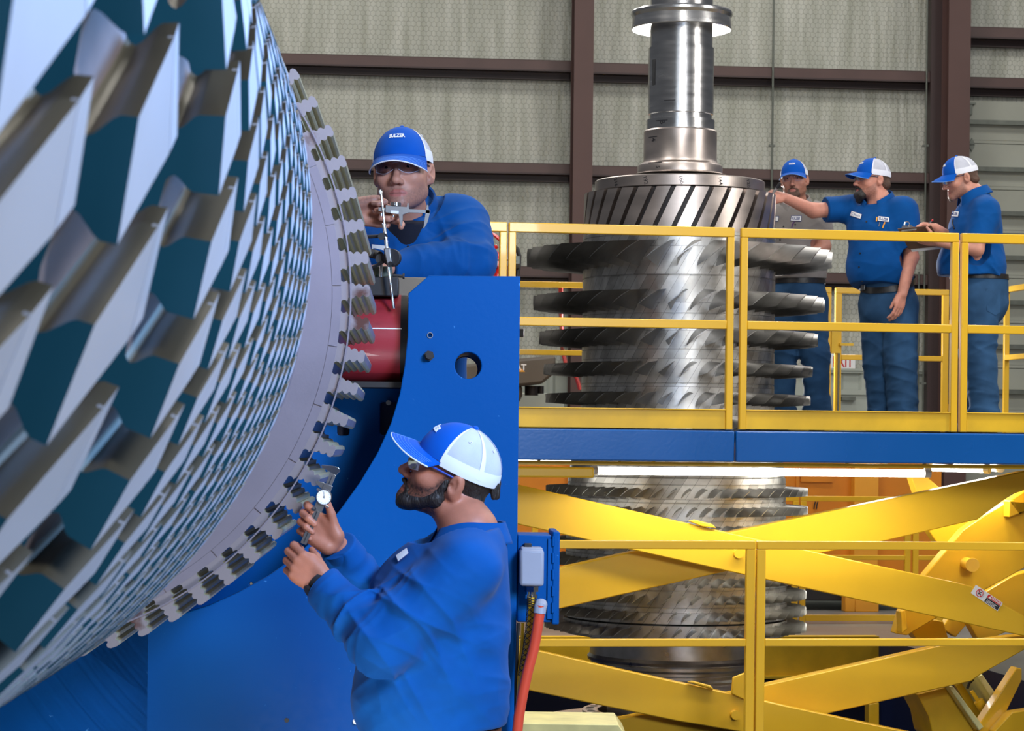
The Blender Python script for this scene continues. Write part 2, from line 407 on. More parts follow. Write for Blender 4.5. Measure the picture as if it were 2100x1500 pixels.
# yellow steel curb beam round the far side of the pit
mb = MB(PF.M())
mb.box((PIT_S0, PIT_T1 - 0.09, -0.30), (PIT_S1, PIT_T1, -0.005)); mb.box((PIT_S0, PIT_T1 - 0.14, -0.32), (PIT_S1, PIT_T1, -0.30))
mb.box((PIT_S0, PIT_T1 - 0.10, -0.005), (PIT_S1, PIT_T1 + 0.02, 0.012))
struct(mb.build('trim_1', M_['yellow_dirty']))

# end wall: insulation, lower sheet-steel panelling, girts, columns
mb = MB(); WM = WF.M()
sL, sR = -9.5, 7.2
mb.add([(sL, 0, 2.3), (sR, 0, 2.3), (sR, 0, 8.5), (sL, 0, 8.5)], [(0, 1, 2, 3)])
o = mb.build('wall_back', M_['wall'], recalc=False); o.matrix_world = WM; struct(o)
# corrugated lower panelling
mb = MB(WM)
zt = wall_uv(1740, 765)[1]
xs = []; s = sL; pat = [(0.0, 0.0), (0.035, 0.03), (0.075, 0.03), (0.11, 0.0), (0.30, 0.0)]
while s < sR:
    for dx, dy in pat[:-1]: xs.append((s + dx, -0.02 - dy))
    s += 0.30
vs = []; 
for x, y in xs: vs += [(x, y, 0), (x, y, zt)]
mb.add(vs, [(2*i, 2*i + 2, 2*i + 3, 2*i + 1) for i in range(len(xs) - 1)])
struct(mb.build('wall_back_panelling', M_['metal_panel'], recalc=False, angle=20))
mb = MB(WM); z2 = wall_uv(1740, 756)[1]; mb.box((sL, -0.07, zt - 0.005), (sR, 0.0, z2)); mb.box((sL, -0.085, z2 - 0.03), (sR, 0.0, z2))
struct(mb.build('trim_2', M_['metal_panel']))
# side wall strips so that the room closes
def girt(name, u0, u1, vtop, vbot, ref_u, extra=0.0):
    zt_, zb_ = wall_uv(ref_u, vtop)[1], wall_uv(ref_u, vbot)[1]
    s0, s1 = wall_uv(u0, vtop)[0], wall_uv(u1, vtop)[0]
    zm = zb_ + (zt_ - zb_) * 0.47
    m = MB(WM); m.cur = 0
    m.box((s0, -0.20, zm), (s1, -0.19, zt_)); m.box((s0, -0.20, zt_ - 0.008), (s1, 0.0, zt_)); 
    m.cur = 1
    m.box((s0, -0.012, zb_), (s1, -0.0, zm)); m.box((s0, -0.10, zb_), (s1, 0.0, zb_ + 0.008)); m.box((s0, -0.21, zm - 0.02), (s1, -0.17, zm))
    return struct(m.build(name, [M_['girt'], M_['girt_in']], bevel=0))
girt('trim_3', -260, 1170, 129.5, 167, 1165); girt('trim_4', 1200, 1925, 133, 170, 1205)
girt('trim_5', -260, 1170, 340, 376, 1165); girt('trim_6', 1200, 1925, 343, 378, 1205)
girt('trim_7', -260, 1170, 550, 586, 1165); girt('trim_8', 1200, 1925, 553, 588, 1205)
girt('trim_9', 1968, 2620, 59.5, 97, 1970); girt('trim_10', 1968, 2620, 162, 198, 1970)
girt('trim_11', -260, 1170, -82, -46, 1165); girt('trim_12', 1200, 1925, -80, -44, 1205)
def column(name, u0, u1, vref):
    s0, s1 = wall_uv(u0, vref)[0], wall_uv(u1, vref)[0]
    m = MB(WM); m.box((s0, -0.55, 0), (s1, -0.53, 8.5)); m.box((s0, -0.25, 0), (s1, -0.23, 8.5))
    c = (s0 + s1) / 2; m.box((c - 0.006, -0.54, 0), (c + 0.006, -0.22, 8.5))
    return struct(m.build(name, M_['column']))
column('trim_13', 1165, 1204, 250); column('trim_14', 1919, 1963, 250)
m = MB(WM); s0 = wall_uv(1897, 250)[0]; m.box((s0, -0.24, 0), (s0 + 0.16, -0.02, 8.5)); struct(m.build('trim_15', M_['girt_in']))

# sectional overhead door on the right
sd0 = wall_uv(1968, 400)[0]; zt_ = wall_uv(1990, 208)[1]
vv = [208, 296, 390, 479, 571, 663, 755, 847, 940, 1030, 1120, 1165]
door = bpy.data.objects.new('door_1', None); COL.objects.link(door); struct(door)
door.location = WF.p(sd0 + 1.5, -0.06, 0)
bpy.context.view_layer.update()
zs = [wall_uv(1990, v)[1] for v in vv]
for i in range(len(zs) - 1):
    m = MB(WM); zlo = max(0.01, zs[i + 1]) + 0.004
    if zs[i] - zlo < 0.03: continue
    m.box((sd0, -0.09, zlo), (sd0 + 3.6, -0.04, zs[i] - 0.004)); m.box((sd0, -0.094, zlo + 0.04), (sd0 + 3.6, -0.09, zlo + 0.05))
    m.build('door_section', M_['door_panel'], door)
for v in (253, 348.5, 438.5, 529, 620.5, 711, 803, 893):
    z = wall_uv(1990, v)[1]; m = MB(WM); m.box((sd0, -0.15, z - 0.028), (sd0 + 3.6, -0.09, z + 0.028)); m.box((sd0, -0.17, z - 0.03), (sd0 + 3.6, -0.15, z - 0.018))
    m.build('door_strut', M_['strut'], door)
m = MB(WM)
s1_, z1_ = wall_uv(1981, 299); m.box((s1_ - 0.06, -0.11, z1_ - 0.01), (s1_ + 0.08, -0.09, z1_ + 0.012))
for ds in (-0.028, 0.045):
    m.prism([(s1_ + ds + x, -0.11, z1_ + z) for x, z in ((0, 0.085), (0.03, 0.03), (0.03, -0.03), (0, -0.085), (-0.03, -0.03), (-0.03, 0.03))], (0, 0.02, 0))
m.build('door_hinge', M_['strut'], door)
m = MB(WM); s1_, z1_ = wall_uv(1980, 225); m.box((s1_ - 0.03, -0.14, z1_ - 0.08), (s1_ + 0.05, -0.09, z1_ + 0.06)); m.box((s1_ - 0.07, -0.15, z1_ + 0.05), (s1_ + 0.09, -0.09, z1_ + 0.07))
m.build('door_roller_bracket', M_['strut'], door)
# jamb track with its hoist chain
m = MB(WM); s0 = wall_uv(1961, 400)[0]; s1 = wall_uv(1968, 400)[0]
m.box((s0, -0.30, 0), (s0 + 0.012, -0.04, 8.5)); m.box((s1 - 0.012, -0.30, 0), (s1, -0.04, 8.5)); m.box((s0, -0.05, 0), (s1, -0.04, 8.5))
struct(m.build('trim_16', M_['dark']))
m = MB(WM); cz = 1.0; sc_ = (s0 + s1) / 2
while cz < 8.4:
    m.box((sc_ - 0.006, -0.27, cz), (sc_ + 0.006, -0.25, cz + 0.035)); cz += 0.045
rebase(tag(m.build('hoist_chain', M_['strut']), 'steel hoist chain hanging in the dark door track beside the right column', 'chain'), WF.p(sc_, -0.26, 1.0))

# conduits on the wall
def conduit(u, v0, v1, r, label, off=0.02, group='steel conduits on the end wall'):
    s0, z0 = wall_uv(u, v0); s1, z1 = wall_uv(u - (v1 - v0) * 0.011, v1)
    s = (s0 + s1) / 2
    m = MB(WM); m.cyl((s, -0.20 - off, z1), (s, -0.20 - off, z0), r, n=10)
    for z in (z0 + (z1 - z0) * 0.3, z0 + (z1 - z0) * 0.7): m.box((s - 0.035, -0.21 - off, z - 0.012), (s + 0.035, -0.185 - off + 0.03, z + 0.012))
    o = m.build('conduit', M_['strut'])
    return rebase(tag(o, label, 'conduit', group), WF.p(s, -0.2 - off, z1))
conduit(1580, -60, 1150, 0.014, 'thin vertical steel conduit on the wall just right of the bare shaft')
conduit(1893, -60, 1150, 0.012, 'thin vertical conduit running beside the right brown column')
conduit(1875, 560, 1150, 0.012, 'short lower conduit dropping below the girt left of the right column')

# exit sign above the personnel door
s0, zc = wall_uv(1727, 743.5)
ex = thing('exit_sign', 'white exit sign with red letters above the grey door, seen between the two men', 'sign', WF.p(s0, -0.05, zc))
m = MB(WM); m.box((s0 - 0.17, -0.08, zc - 0.10), (s0 + 0.15, -0.03, zc + 0.10)); m.build('sign_box', M_['white'], ex, bevel=0.005)
vs, fs = text_mesh('EXIT', 0.19, 0.002, 0.012)
m = MB(WM @ Matrix.Translation((s0 - 0.012, -0.083, zc)) @ Matrix.Rotation(rad(90), 4, 'X') @ Matrix.Diagonal((0.66, 1, 1, 1))); m.add(vs, fs)
m.build('lettering', M_['red'], ex, smooth=False)
# personnel door
sA, zA = wall_uv(1713, 800); sB, _ = wall_uv(1787, 800)
d2 = bpy.data.objects.new('door_2', None); COL.objects.link(d2); struct(d2); d2.location = WF.p((sA + sB) / 2, -0.06, 0)
m = MB(WM); m.box((sA - 0.03, -0.11, 0), (sA + 0.03, -0.05, zA)); m.box((sB - 0.03, -0.11, 0), (sB + 0.03, -0.05, zA)); m.box((sA - 0.03, -0.11, zA - 0.06), (sB + 0.03, -0.05, zA)); m.build('door_frame', M_['metal_panel'], d2)
m = MB(WM); m.box((sA + 0.03, -0.085, 0.01), (sB - 0.03, -0.05, zA - 0.06)); m.build('door_leaf', M_['metal_panel'], d2)
m = MB(WM); m.box((sA + 0.05, -0.16, zA - 0.13), (sA + 0.22, -0.085, zA - 0.085)); m.build('door_closer', M_['strut'], d2)

# ------------------------------------------------------------------ scissor work platform over the pit
DECK = 1.648
plat = thing('work_platform', 'large yellow scissor lift work platform with a blue edge beam standing over the pit', 'platform', PF.p(1.0, 3.1, 0.0))
RC = W(1388.5, 880, 15.0); RC.z = 0                        # axis of the upright rotor
PMI = PF.M().inverted()
rs_, rt_, _ = PMI @ RC
sLft, sRgt, TD = -3.6, 3.55, 6.05
# deck with a round cut-out for the rotor
vs, fs = plate_mesh([(sLft, 0.02), (sRgt, 0.02), (sRgt, TD), (sLft, TD)], [circle(rs_, rt_, 1.06, 64)], 0.05)
m = MB(PF.M() @ Matrix.Translation((0, 0, DECK - 0.035))); m.add(vs, fs); m.build('deck', M_['deck'], plat, angle=25)
# blue edge beam in two lengths
zb = PF.uv(1500, 948, -0.05)[1]
sj = PF.uv(1508, 910, -0.05)[0]
for a, b in ((sLft, sj - 0.004), (sj + 0.004, sRgt)):
    m = MB(PF.M()); m.box((a, -0.05, zb), (b, 0.02, DECK)); m.build('edge_beam', M_['blue_gloss'], plat, bevel=0.008)
m = MB(PF.M()); m.box((sLft, TD, zb), (sRgt, TD + 0.06, DECK)); m.build('edge_beam', M_['blue'], plat, bevel=0.006)
m = MB(PF.M()); m.box((sLft, 0.0, DECK - 0.004), (sRgt, 0.06, DECK + 0.006)); m.build('deck_edge', M_['dark'], plat)
# yellow pipe and joists under the beam
z1 = PF.uv(1500, 953.5, 0.08)[1]
m = MB(PF.M()); m.box((sLft, 0.05, z1 - 0.009), (sRgt, 0.09, z1 + 0.011)); 
for u in (1105, 1270, 1737, 1895, 1340): 
    s = PF.uv(u, 950, 0.07)[0]; m.box((s - 0.008, 0.06, z1), (s + 0.008, 0.08, z1 + 0.12))
m.build('hanger_rail', M_['yellow'], plat)
for s in (-2.9, -1.9, 2.1, 2.95):
    m = MB(PF.M()); m.box((s - 0.05, 0.03, DECK - 0.14), (s + 0.05, TD, DECK - 0.06)); m.build('joist', M_['yellow'], plat)
for t in (rt_ - 1.25, rt_ + 1.25):
    m = MB(PF.M()); m.box((sLft + 0.1, t - 0.04, DECK - 0.14), (sRgt - 0.1, t + 0.04, DECK - 0.06)); m.build('joist', M_['yellow'], plat)
# rubbing bar left of the tube light
s0, z0 = PF.uv(1010, 957, 0.10); s1, _ = PF.uv(1217, 957, 0.10); zb2 = PF.uv(1100, 979.5, 0.10)[1]
m = MB(PF.M()); m.box((s0, 0.07, zb2), (s1, 0.14, z0)); m.build('rubbing_bar', M_['yellow'], plat, bevel=0.01)

def arm(name, pts, t, thick=0.10, matn='yellow', parent=None, bevel=0.006):
    """box-section arm from its outline in the photograph, standing at depth t of the platform"""
    P = []
    for u, v in pts:
        s, z = PF.uv(u, v, t); P.append((s, t, z))
    m = MB(PF.M()); m.prism(P, (0, thick, 0))
    return m.build(name, M_[matn], parent or plat, bevel=bevel)
# front scissor pair
arm('scissor_arm', [(960, 971), (1058, 993), (1500, 1094), (1697, 1138), (1950, 1193), (1993, 1203), (2050, 1236), (2150, 1290), (2160, 1318), (2130, 1312), (1568, 1189), (1200, 1107), (1058, 1075), (960, 1053)], 0.62)
arm('scissor_arm', [(1150, 1165), (1320, 1127), (1500, 1091), (2100, 967), (2160, 960), (2160, 985), (2075, 1015), (2005, 1066), (1905, 1089), (1810, 1111), (1495, 1171), (1148, 1249), (930, 1300), (930, 1215)], 0.74)
arm('scissor_arm', [(960, 1302), (1100, 1334), (1260, 1371), (1400, 1402), (1540, 1432), (1600, 1446), (1900, 1510), (1900, 1590), (1520, 1502), (1390, 1480), (1075, 1415), (960, 1390)], 0.62)
arm('scissor_arm', [(900, 1545), (1300, 1469), (1565, 1407), (1930, 1325), (2075, 1305), (2150, 1300), (2150, 1318), (2100, 1334), (2010, 1385), (1992, 1398), (1700, 1464), (1400, 1535), (900, 1640)], 0.74)
# welded lugs on the arms and pivot pins
arm('arm_lug', [(1412, 1069), (1425, 1066), (1462, 1076), (1470, 1084), (1440, 1081)], 0.60, 0.03)
arm('arm_lug', [(1410, 1400), (1420, 1397), (1458, 1407), (1465, 1416), (1436, 1408)], 0.60, 0.03)
arm('arm_lug', [(1503, 1390), (1528, 1380), (1540, 1383), (1534, 1440), (1500, 1424)], 0.60, 0.02)
for u, v in ((1516, 1136), (1510, 1468)):
    s, z = PF.uv(u, v, 0.58); m = MB(PF.M()); m.cyl((s, 0.585, z), (s, 1.3, z), 0.026, n=24); m.build('pivot_pin', M_['yellow'], plat)
# inner frame: lift arms, hydraulic housing and brackets behind the front pair on the right
arm('lift_arm', [(1836, 1300), (1850, 1250), (1900, 1177), (1975, 1088), (2012, 1062), (2110, 1003), (2140, 1000), (2140, 1120), (2100, 1166), (2010, 1216), (1860, 1304)], 1.15, 0.10)
arm('lift_arm', [(1868, 976), (1898, 975), (1926, 1000), (2010, 1066), (2020, 1072), (1962, 1144), (1940, 1142), (1905, 1090)], 1.6, 0.10)
arm('lift_arm', [(1965, 1240), (2018, 1216), (2080, 1180), (2150, 1160), (2150, 1260), (2010, 1320)], 1.5, 0.10)
s, z = PF.uv(1990, 1158, 1.05); m = MB(PF.M()); m.cyl((s - 0.01, 0.98, z), (s + 0.01, 1.16, z), 0.036, n=20); m.cyl((s - 0.013, 0.975, z), (s - 0.005, 1.0, z), 0.040, n=20); m.build('stub_pipe', M_['yellow'], plat)
arm('gusset', [(2070, 1028), (2080, 1026), (2092, 1052), (2140, 1020), (2140, 1035), (2070, 1062)], 1.05, 0.10)
arm('bracket', [(1848, 1255), (1856, 1250), (1862, 1290), (1850, 1300)], 1.02, 0.10)
arm('bracket', [(1865, 1290), (1905, 1270), (1935, 1275), (1945, 1310), (1925, 1318), (1880, 1312)], 1.3, 0.12)
arm('bracket', [(1932, 1290), (1945, 1268), (1985, 1278), (1960, 1308)], 1.6, 0.08)
arm('housing', [(1881, 1425), (1945, 1408), (2012, 1508), (1960, 1560), (1913, 1510), (1905, 1470)], 1.0, 0.35, 'yellow_dirty')
arm('channel_flange', [(1945, 1408), (1955, 1408), (2018, 1492), (2008, 1500)], 0.9, 0.5, 'pale_yellow')
arm('channel_flange', [(2005, 1388), (2015, 1384), (2068, 1460), (2058, 1470)], 1.1, 0.5, 'pale_yellow')
arm('channel_web', [(1958, 1405), (2005, 1388), (2060, 1470), (2010, 1492)], 1.55, 0.04, 'yellow_dirty')
s0_, z0_ = PF.uv(1998, 1420, 1.2); s1_, z1_ = PF.uv(2040, 1480, 1.2)
m = MB(PF.M()); m.cyl((s0_, 1.25, z0_), (s1_, 1.25, z1_), 0.012); m.cyl(((s0_ + s1_) / 2 - 0.02, 1.25, (z0_ + z1_) / 2 + 0.03), ((s0_ + s1_) / 2 + 0.02, 1.25, (z0_ + z1_) / 2 - 0.03), 0.03); m.build('tie_rod', M_['yellow_dirty'], plat)
s0_, z0_ = PF.uv(1984, 1413, 1.0); s1_, z1_ = PF.uv(1996, 1394, 1.0)
m = MB(PF.M()); m.tube([(s0_, 1.0, z0_), (s0_ + 0.01, 1.0, z0_ + 0.03), (s1_, 1.0, z1_)], 0.008); m.build('hydraulic_hose', M_['rubber'], plat)
arm('base_beam', [(2000, 1500), (2085, 1370), (2096, 1372), (2096, 1395), (2040, 1510)], 0.95, 0.10)
arm('base_beam', [(2040, 1500), (2075, 1462), (2150, 1450), (2150, 1560), (2030, 1560)], 0.85, 0.1)
arm('base_post', [(1782, 1445), (1803, 1441), (1803, 1570), (1782, 1570)], 3.0, 0.1, 'yellow_dirty')
# danger label stuck on the front arm
sA, zA = PF.uv(2024, 1227, 0.612)
ang = -math.atan2(1250.0 - 1208, 2058 - 1994) + 0.011
lw, lh = 0.188, 0.055
m = MB(PF.M() @ Matrix.Translation((sA, 0.6155, zA)) @ Matrix.Rotation(-ang, 4, 'Y') @ Matrix.Rotation(rad(90), 4, 'X'))
m.cur = 0; m.box((-lw/2, -lh/2, -0.001), (lw/2, lh/2, 0.0))
m.cur = 1; m.box((-0.002, 0.004, 0.0), (lw/2 - 0.003, lh/2 - 0.003, 0.001))
m.cur = 2; m.box((-0.002, -lh/2 + 0.003, 0.0), (lw/2 - 0.003, 0.003, 0.001))
m.cur = 0; vs, fs = text_mesh('DANGER', 0.021, 0.0005, 0.012); m.add(vs, fs, Matrix.Translation((0.056, 0.0155, 0.0016)))
m.add([(0.006, 0.007, 0.0016), (0.024, 0.007, 0.0016), (0.015, 0.0225, 0.0016)], [(0, 1, 2)])
for k, x1 in enumerate((0.078, 0.066, 0.072)): m.box((0.006, -0.0075 - 0.0065 * k, 0.001), (x1, -0.0052 - 0.0065 * k, 0.0014))
m.cur = 1; ring = [(-0.050 + 0.020 * math.cos(a), 0.020 * math.sin(a), 0.001) for a in [2*math.pi*i/24 for i in range(25)]]; m.tube(ring, 0.0022, 6); m.tube([(-0.064, 0.014, 0.001), (-0.036, -0.014, 0.001)], 0.0022, 6)
m.cur = 2; m.tube([(-0.060, 0.010, 0.001), (-0.050, 0.004, 0.001), (-0.042, 0.010, 0.001)], 0.0025, 6); m.tube([(-0.056, -0.012, 0.001), (-0.050, 0.003, 0.001), (-0.042, -0.010, 0.001)], 0.0025, 6); m.tube([(-0.06, -0.002, 0.001), (-0.040, -0.004, 0.001)], 0.0022, 6)
o = m.build('danger_sticker', [M_['white'], M_['red'], M_['ink']], plat, smooth=False, recalc=False); o['label'] = 'white, red and black danger sticker'

# guardrails: welded panels of rectangular tube
def guard(label, fr, s0, s1, t, zbase, h, toe=0.0, tw=0.05, pw=0.037, dep=0.04, group=None, posts=(True, True), mid=0.5, bot=False, matn='yellow', yaw_dir=None, name='guardrail'):
    g = thing(name, label, 'railing', fr.p((s0 + s1) / 2, t, zbase), group)
    M = fr.M()
    m = MB(M); m.box((s0, t - dep/2, zbase + h - tw), (s1, t + dep/2, zbase + h)); m.build('top_rail', M_[matn], g, bevel=0.004)
    zm = zbase + h * mid
    m = MB(M); m.box((s0 + pw, t - dep/2, zm), (s1 - pw, t + dep/2, zm + tw * 0.9)); m.build('mid_rail', M_[matn], g, bevel=0.004)
    for on, s in zip(posts, (s0, s1 - pw)):
        if on:
            m = MB(M); m.box((s, t - dep/2, zbase + 0.0065), (s + pw, t + dep/2, zbase + h - tw)); m.build('post', M_[matn], g, bevel=0.004)
    if toe:
        m = MB(M); m.box((s0 + pw, t - 0.008, zbase + 0.008), (s1 - pw, t + 0.008, zbase + toe)); m.box((s0 + pw, t - 0.02, zbase + toe - 0.006), (s1 - pw, t + 0.008, zbase + toe)); m.build('toe_board', M_['yellow_dirty'], g, bevel=0.002)
    if bot:
        m = MB(M); m.box((s0 + pw, t - dep/2, zbase + 0.02), (s1 - pw, t + dep/2, zbase + 0.075)); m.build('bottom_rail', M_[matn], g, bevel=0.004)
    return g
TR = -0.02
su = lambda u, v=660, t=TR: PF.uv(u, v, t)[0]
h_ = PF.uv(1500, 467.5, TR)[1] - DECK
GP = 'yellow guardrail panels along the front of the platform'
guard('yellow guardrail panel beside the fire extinguisher, its left end behind the leaning worker', PF, su(640), su(1037), TR, DECK, h_, 0.112, group=GP)
guard('yellow guardrail panel in front of the upright bladed rotor', PF, su(1041), su(1503), TR, DECK, h_, 0.112, group=GP)
guard('yellow guardrail panel in front of the grey-shirted and pointing workers', PF, su(1517), su(1963), TR, DECK, h_, 0.112, group=GP)
guard('yellow guardrail panel in front of the clipboard worker, running off the right edge', PF, su(1969), sRgt - 0.02, TR, DECK, h_, 0.112, group=GP)
# rear and side rails of the platform
TR2 = TD - 0.05
h2 = PF.uv(1120, 578, TR2)[1] - DECK
sr = lambda u, v=700: PF.uv(u, v, TR2)[0]
GR = 'yellow guardrails along the rear of the platform'
guard('rear yellow guardrail seen left of the upright rotor', PF, sLft + 0.02, sr(1330), TR2, DECK, h2, 0.1, tw=0.045, group=GR)
guard('rear yellow guardrail behind the legs of the grey-shirted worker', PF, sr(1335), sr(1703), TR2, DECK, h2, 0.1, tw=0.045, group=GR)
g = guard('yellow hinged gate behind the legs of the worker who points at the rotor', PF, sr(1712), sr(1944), TR2, DECK, h2, 0.0, tw=0.045, pw=0.05, group=GR, name='gate')
for z in (DECK + 0.17, DECK + 0.84):
    m = MB(PF.M()); s = sr(1944); m.box((s, TR2 - 0.03, z), (s + 0.05, TR2 + 0.01, z + 0.06)); m.cyl((s + 0.03, TR2 - 0.03, z - 0.02), (s + 0.03, TR2 - 0.03, z + 0.12), 0.013); m.build('hinge', M_['yellow'], g)
m = MB(PF.M()); s = sr(1716); m.box((s - 0.05, TR2 - 0.03, DECK + 0.62), (s + 0.02, TR2 + 0.01, DECK + 0.82)); m.box((s + 0.01, TR2 - 0.06, DECK + 0.68), (s + 0.12, TR2 - 0.03, DECK + 0.70)); m.build('latch', M_['yellow_dirty'], g)
m = MB(PF.M()); m.cyl((sr(1718), TR2 - 0.035, DECK), (sr(1718), TR2 - 0.035, DECK + 0.62), 0.008); m.build('drop_rod', M_['strut'], g)
sE = sRgt - 0.03
SF = Frame(PF.p(sE, 0, 0), PF.a + rad(90))
guard('side yellow guardrail at the right end, behind the clipboard worker', SF, 0.08, TR2 - 0.5, 0.0, DECK, h2, 0.1, tw=0.045, group=GR)

# guardrails on the floor round the pit
FF = Frame((W(1545, 1300, 12.15).x, 12.15, 0), rad(8.0))
fu = lambda u, v=1250: FF.uv(u, v, 0)[0]
hf = FF.uv(1545, 1110, 0)[1]
zm_ = FF.uv(1545, 1326, 0)[1]
GFl = 'yellow guardrails on the floor in front of the pit'
guard('lower yellow guardrail panel on the floor behind the blue control box', FF, fu(1030), fu(1546.5), 0, 0, hf, 0, tw=0.042, pw=0.045, group=GFl, mid=zm_ / hf)
guard('lower yellow guardrail panel on the floor, right of the paired posts', FF, fu(1550), fu(2230), 0, 0, hf, 0, tw=0.042, pw=0.045, group=GFl, mid=zm_ / hf)
TB = 7.6
bu = lambda u, v=1150: PF.uv(u, v, TB)[0]
hb = PF.uv(1700, 1018, TB)[1]
GBk = 'yellow guardrails on the floor behind the pit'
guard('far floor guardrail left of the rotor, mostly hidden', PF, bu(1090), bu(1636), TB, 0, hb, 0, tw=0.045, pw=0.05, group=GBk, bot=True)
guard('far floor guardrail in front of the orange machine', PF, bu(1640), bu(1866), TB, 0, hb, 0, tw=0.045, pw=0.05, group=GBk, bot=True)
guard('far floor guardrail behind the yellow lift arms at right', PF, bu(1871), bu(2200), TB, 0, hb, 0, tw=0.045, pw=0.05, group=GBk, bot=True)

# fluorescent tube lights hung under the platform
def tube_light(label, a, b, group='fluorescent tubes under the platform', r=0.021, fix=0.05):
    a = Vector(a); b = Vector(b); q = (b - a).normalized()
    t = thing('tube_light', label, 'light', (a + b) / 2, group)
    m = MB(); m.cyl(a + q * 0.03, b - q * 0.03, r, n=16); m.build('tube', M_['glow'], t)
    for e, c in ((a, a + q * 0.035), (b, b - q * 0.035)):
        m = MB(); m.cyl(e, c, r * 1.12); c = e.lerp(c, 0.55); m.box((c.x - 0.015, c.y - 0.015, c.z), (c.x + 0.015, c.y + 0.015, c.z + fix)); m.build('end_cap', M_['white'], t)
    L = bpy.data.lights.new('tube_lamp', 'AREA'); L.shape = 'RECTANGLE'; L.size = (b - a).length; L.size_y = 0.04; L.energy = 9 * (b - a).length; L.color = (1, 0.97, 0.86)
    lo = bpy.data.objects.new('tube_lamp', L); COL.objects.link(lo); lo.parent = t
    lo.location = (0, 0, -r - 0.01); lo.rotation_euler = (0, 0, math.atan2(q.y, q.x))
    return t
tz = PF.uv(1500, 968, 0.35)[1]
tube_light('long bright fluorescent tube under the blue beam in front of the rotor', PF.p(su(1212, 967, 0.35), 0.35, tz), PF.p(su(1908, 967, 0.35), 0.35, tz))
tube_light('short bright fluorescent tube under the right end of the blue beam', PF.p(su(1903, 964, 1.2), 1.2, tz + 0.02), PF.p(su(2030, 964, 0.9), 0.9, tz + 0.015))
tube_light('dimmer tube crossing under the platform beside the right tube', PF.p(su(1960, 962, 2.2), 2.2, tz + 0.03), PF.p(su(2052, 966, 1.0), 1.0, tz + 0.02))
tube_light('fluorescent tube under the platform, hidden by the left end of the blue beam', PF.p(rs_ - 1.5, 0.55, tz + 0.05), PF.p(rs_ - 1.5, 2.4, tz + 0.05))  # added tube, brightens the lower rotor from the left
tube_light('fluorescent tube running into the depth under the platform, right of the rotor', PF.p(rs_ + 1.02, 1.3, tz + 0.06), PF.p(rs_ + 1.02, 2.2, tz + 0.06))  # added tube, brightens the lower rotor from the right
tube_light('fluorescent tube under the rear of the platform, hidden behind the rotor', PF.p(rs_ - 1.2, TD - 0.5, tz), PF.p(rs_ + 1.2, TD - 0.5, tz))

# orange machine at the back of the hall under the platform
OM = thing('orange_machine', 'large orange steel machine standing on the floor behind the pit', 'machine', W(1480, 1250, 22.0))
OF = Frame(W(1480, 1250, 22.0), rad(5.6))
ou = lambda u, v=1100: OF.uv(u, v, 0)[0]
m = MB(OF.M()); m.box((ou(1000), 0.0, 0.22), (ou(1930), 1.4, 1.56)); m.build('body', M_['orange'], OM, bevel=0.01)
for a, b in ((1744, 1793), (1170, 1215)):
    m = MB(OF.M()); m.box((ou(a), -0.14, 0.05), (ou(b), 0.0, 1.56)); m.build('rib', M_['orange_light'], OM, bevel=0.006)
m = MB(OF.M()); m.box((ou(1630), -0.03, 0.9), (ou(1636), 0.0, 1.56)); m.box((ou(1640), -0.02, 1.18), (ou(1705), 0.0, 1.45)); m.build('cover_panel', M_['orange'], OM)
m = MB(OF.M()); m.box((ou(1640), -0.1, 0.09), (ou(1860), 1.3, 0.22)); m.build('base_plate', M_['dark'], OM, bevel=0.01)
for a, b in ((1722, 1742), (1742, 1790)):
    m = MB(OF.M()); m.box((ou(a), -0.25, 0.0), (ou(b), -0.1, 0.22)); m.build('foot', M_['orange_light'], OM, bevel=0.006)
m = MB(OF.M()); 
for uu in (1667, 1672): m.tube([(ou(uu + 3), -0.03, 1.0), (ou(uu + 1), -0.032, 0.97), (ou(uu), -0.03, 0.93)], 0.006, 6)
m.build('paint_mark', M_['ink'], OM)
m = MB(OF.M()); m.box((ou(1764), -0.16, 0.72), (ou(1774), -0.14, 0.87)); m.build('wiring_terminal', M_['dark'], OM)

# floor hose behind the pit
pts = [W(u, v, 20.9 + (u - 1640) * 0.0008) for u, v in ((1640, 1271), (1680, 1276), (1730, 1272), (1780, 1276), (1830, 1272), (1880, 1272), (1950, 1270))]
pts = [Vector((p.x, 20.9, 0.012)) for p in pts]
m = MB(); m.tube(pts, 0.012, 8); o = m.build('hose', M_['rubber']); rebase(tag(o, 'thin black hose lying on the grey floor behind the pit', 'hose'), pts[0])

# dark grey lift truck with its counterweight, left of the rotor behind the platform
CT = thing('lift_truck', 'dark grey lift truck behind the blue stand, only its rear counterweight showing', 'vehicle', W(1070, 800, 24.6))
CT.location.z = 0
CF = Frame(W(1070, 800, 24.6), rad(6))
cu_ = lambda u, v: CF.uv(u, v, 0)
P = [(CF.uv(u, v, 0)[0], 0, CF.uv(u, v, 0)[1]) for u, v in ((930, 750), (1062, 736), (1140, 729), (1140, 764), (1112, 788), (1060, 793), (930, 800))]
m = MB(CF.M()); m.prism(P, (0, 0.9, 0)); m.build('counterweight', M_['cat_grey'], CT, bevel=0.03)
P = [(CF.uv(u, v, 0)[0], 0.1, CF.uv(u, v, 0)[1]) for u, v in ((940, 790), (1074, 790), (1074, 812), (1066, 828), (940, 830))]
m = MB(CF.M()); m.prism(P, (0, 0.7, 0)); m.build('rear_cover', M_['cat_grey'], CT, bevel=0.03)
s0, z0 = CF.uv(1090, 792, 0.3); m = MB(CF.M()); m.cyl((s0, 0.3, z0), (s0, 0.3, z0 - 0.1), 0.07); m.cyl((s0 + 0.1, 0.3, z0), (s0 + 0.1, 0.3, z0 - 0.08), 0.03); m.build('tail_lamp', M_['dark'], CT)
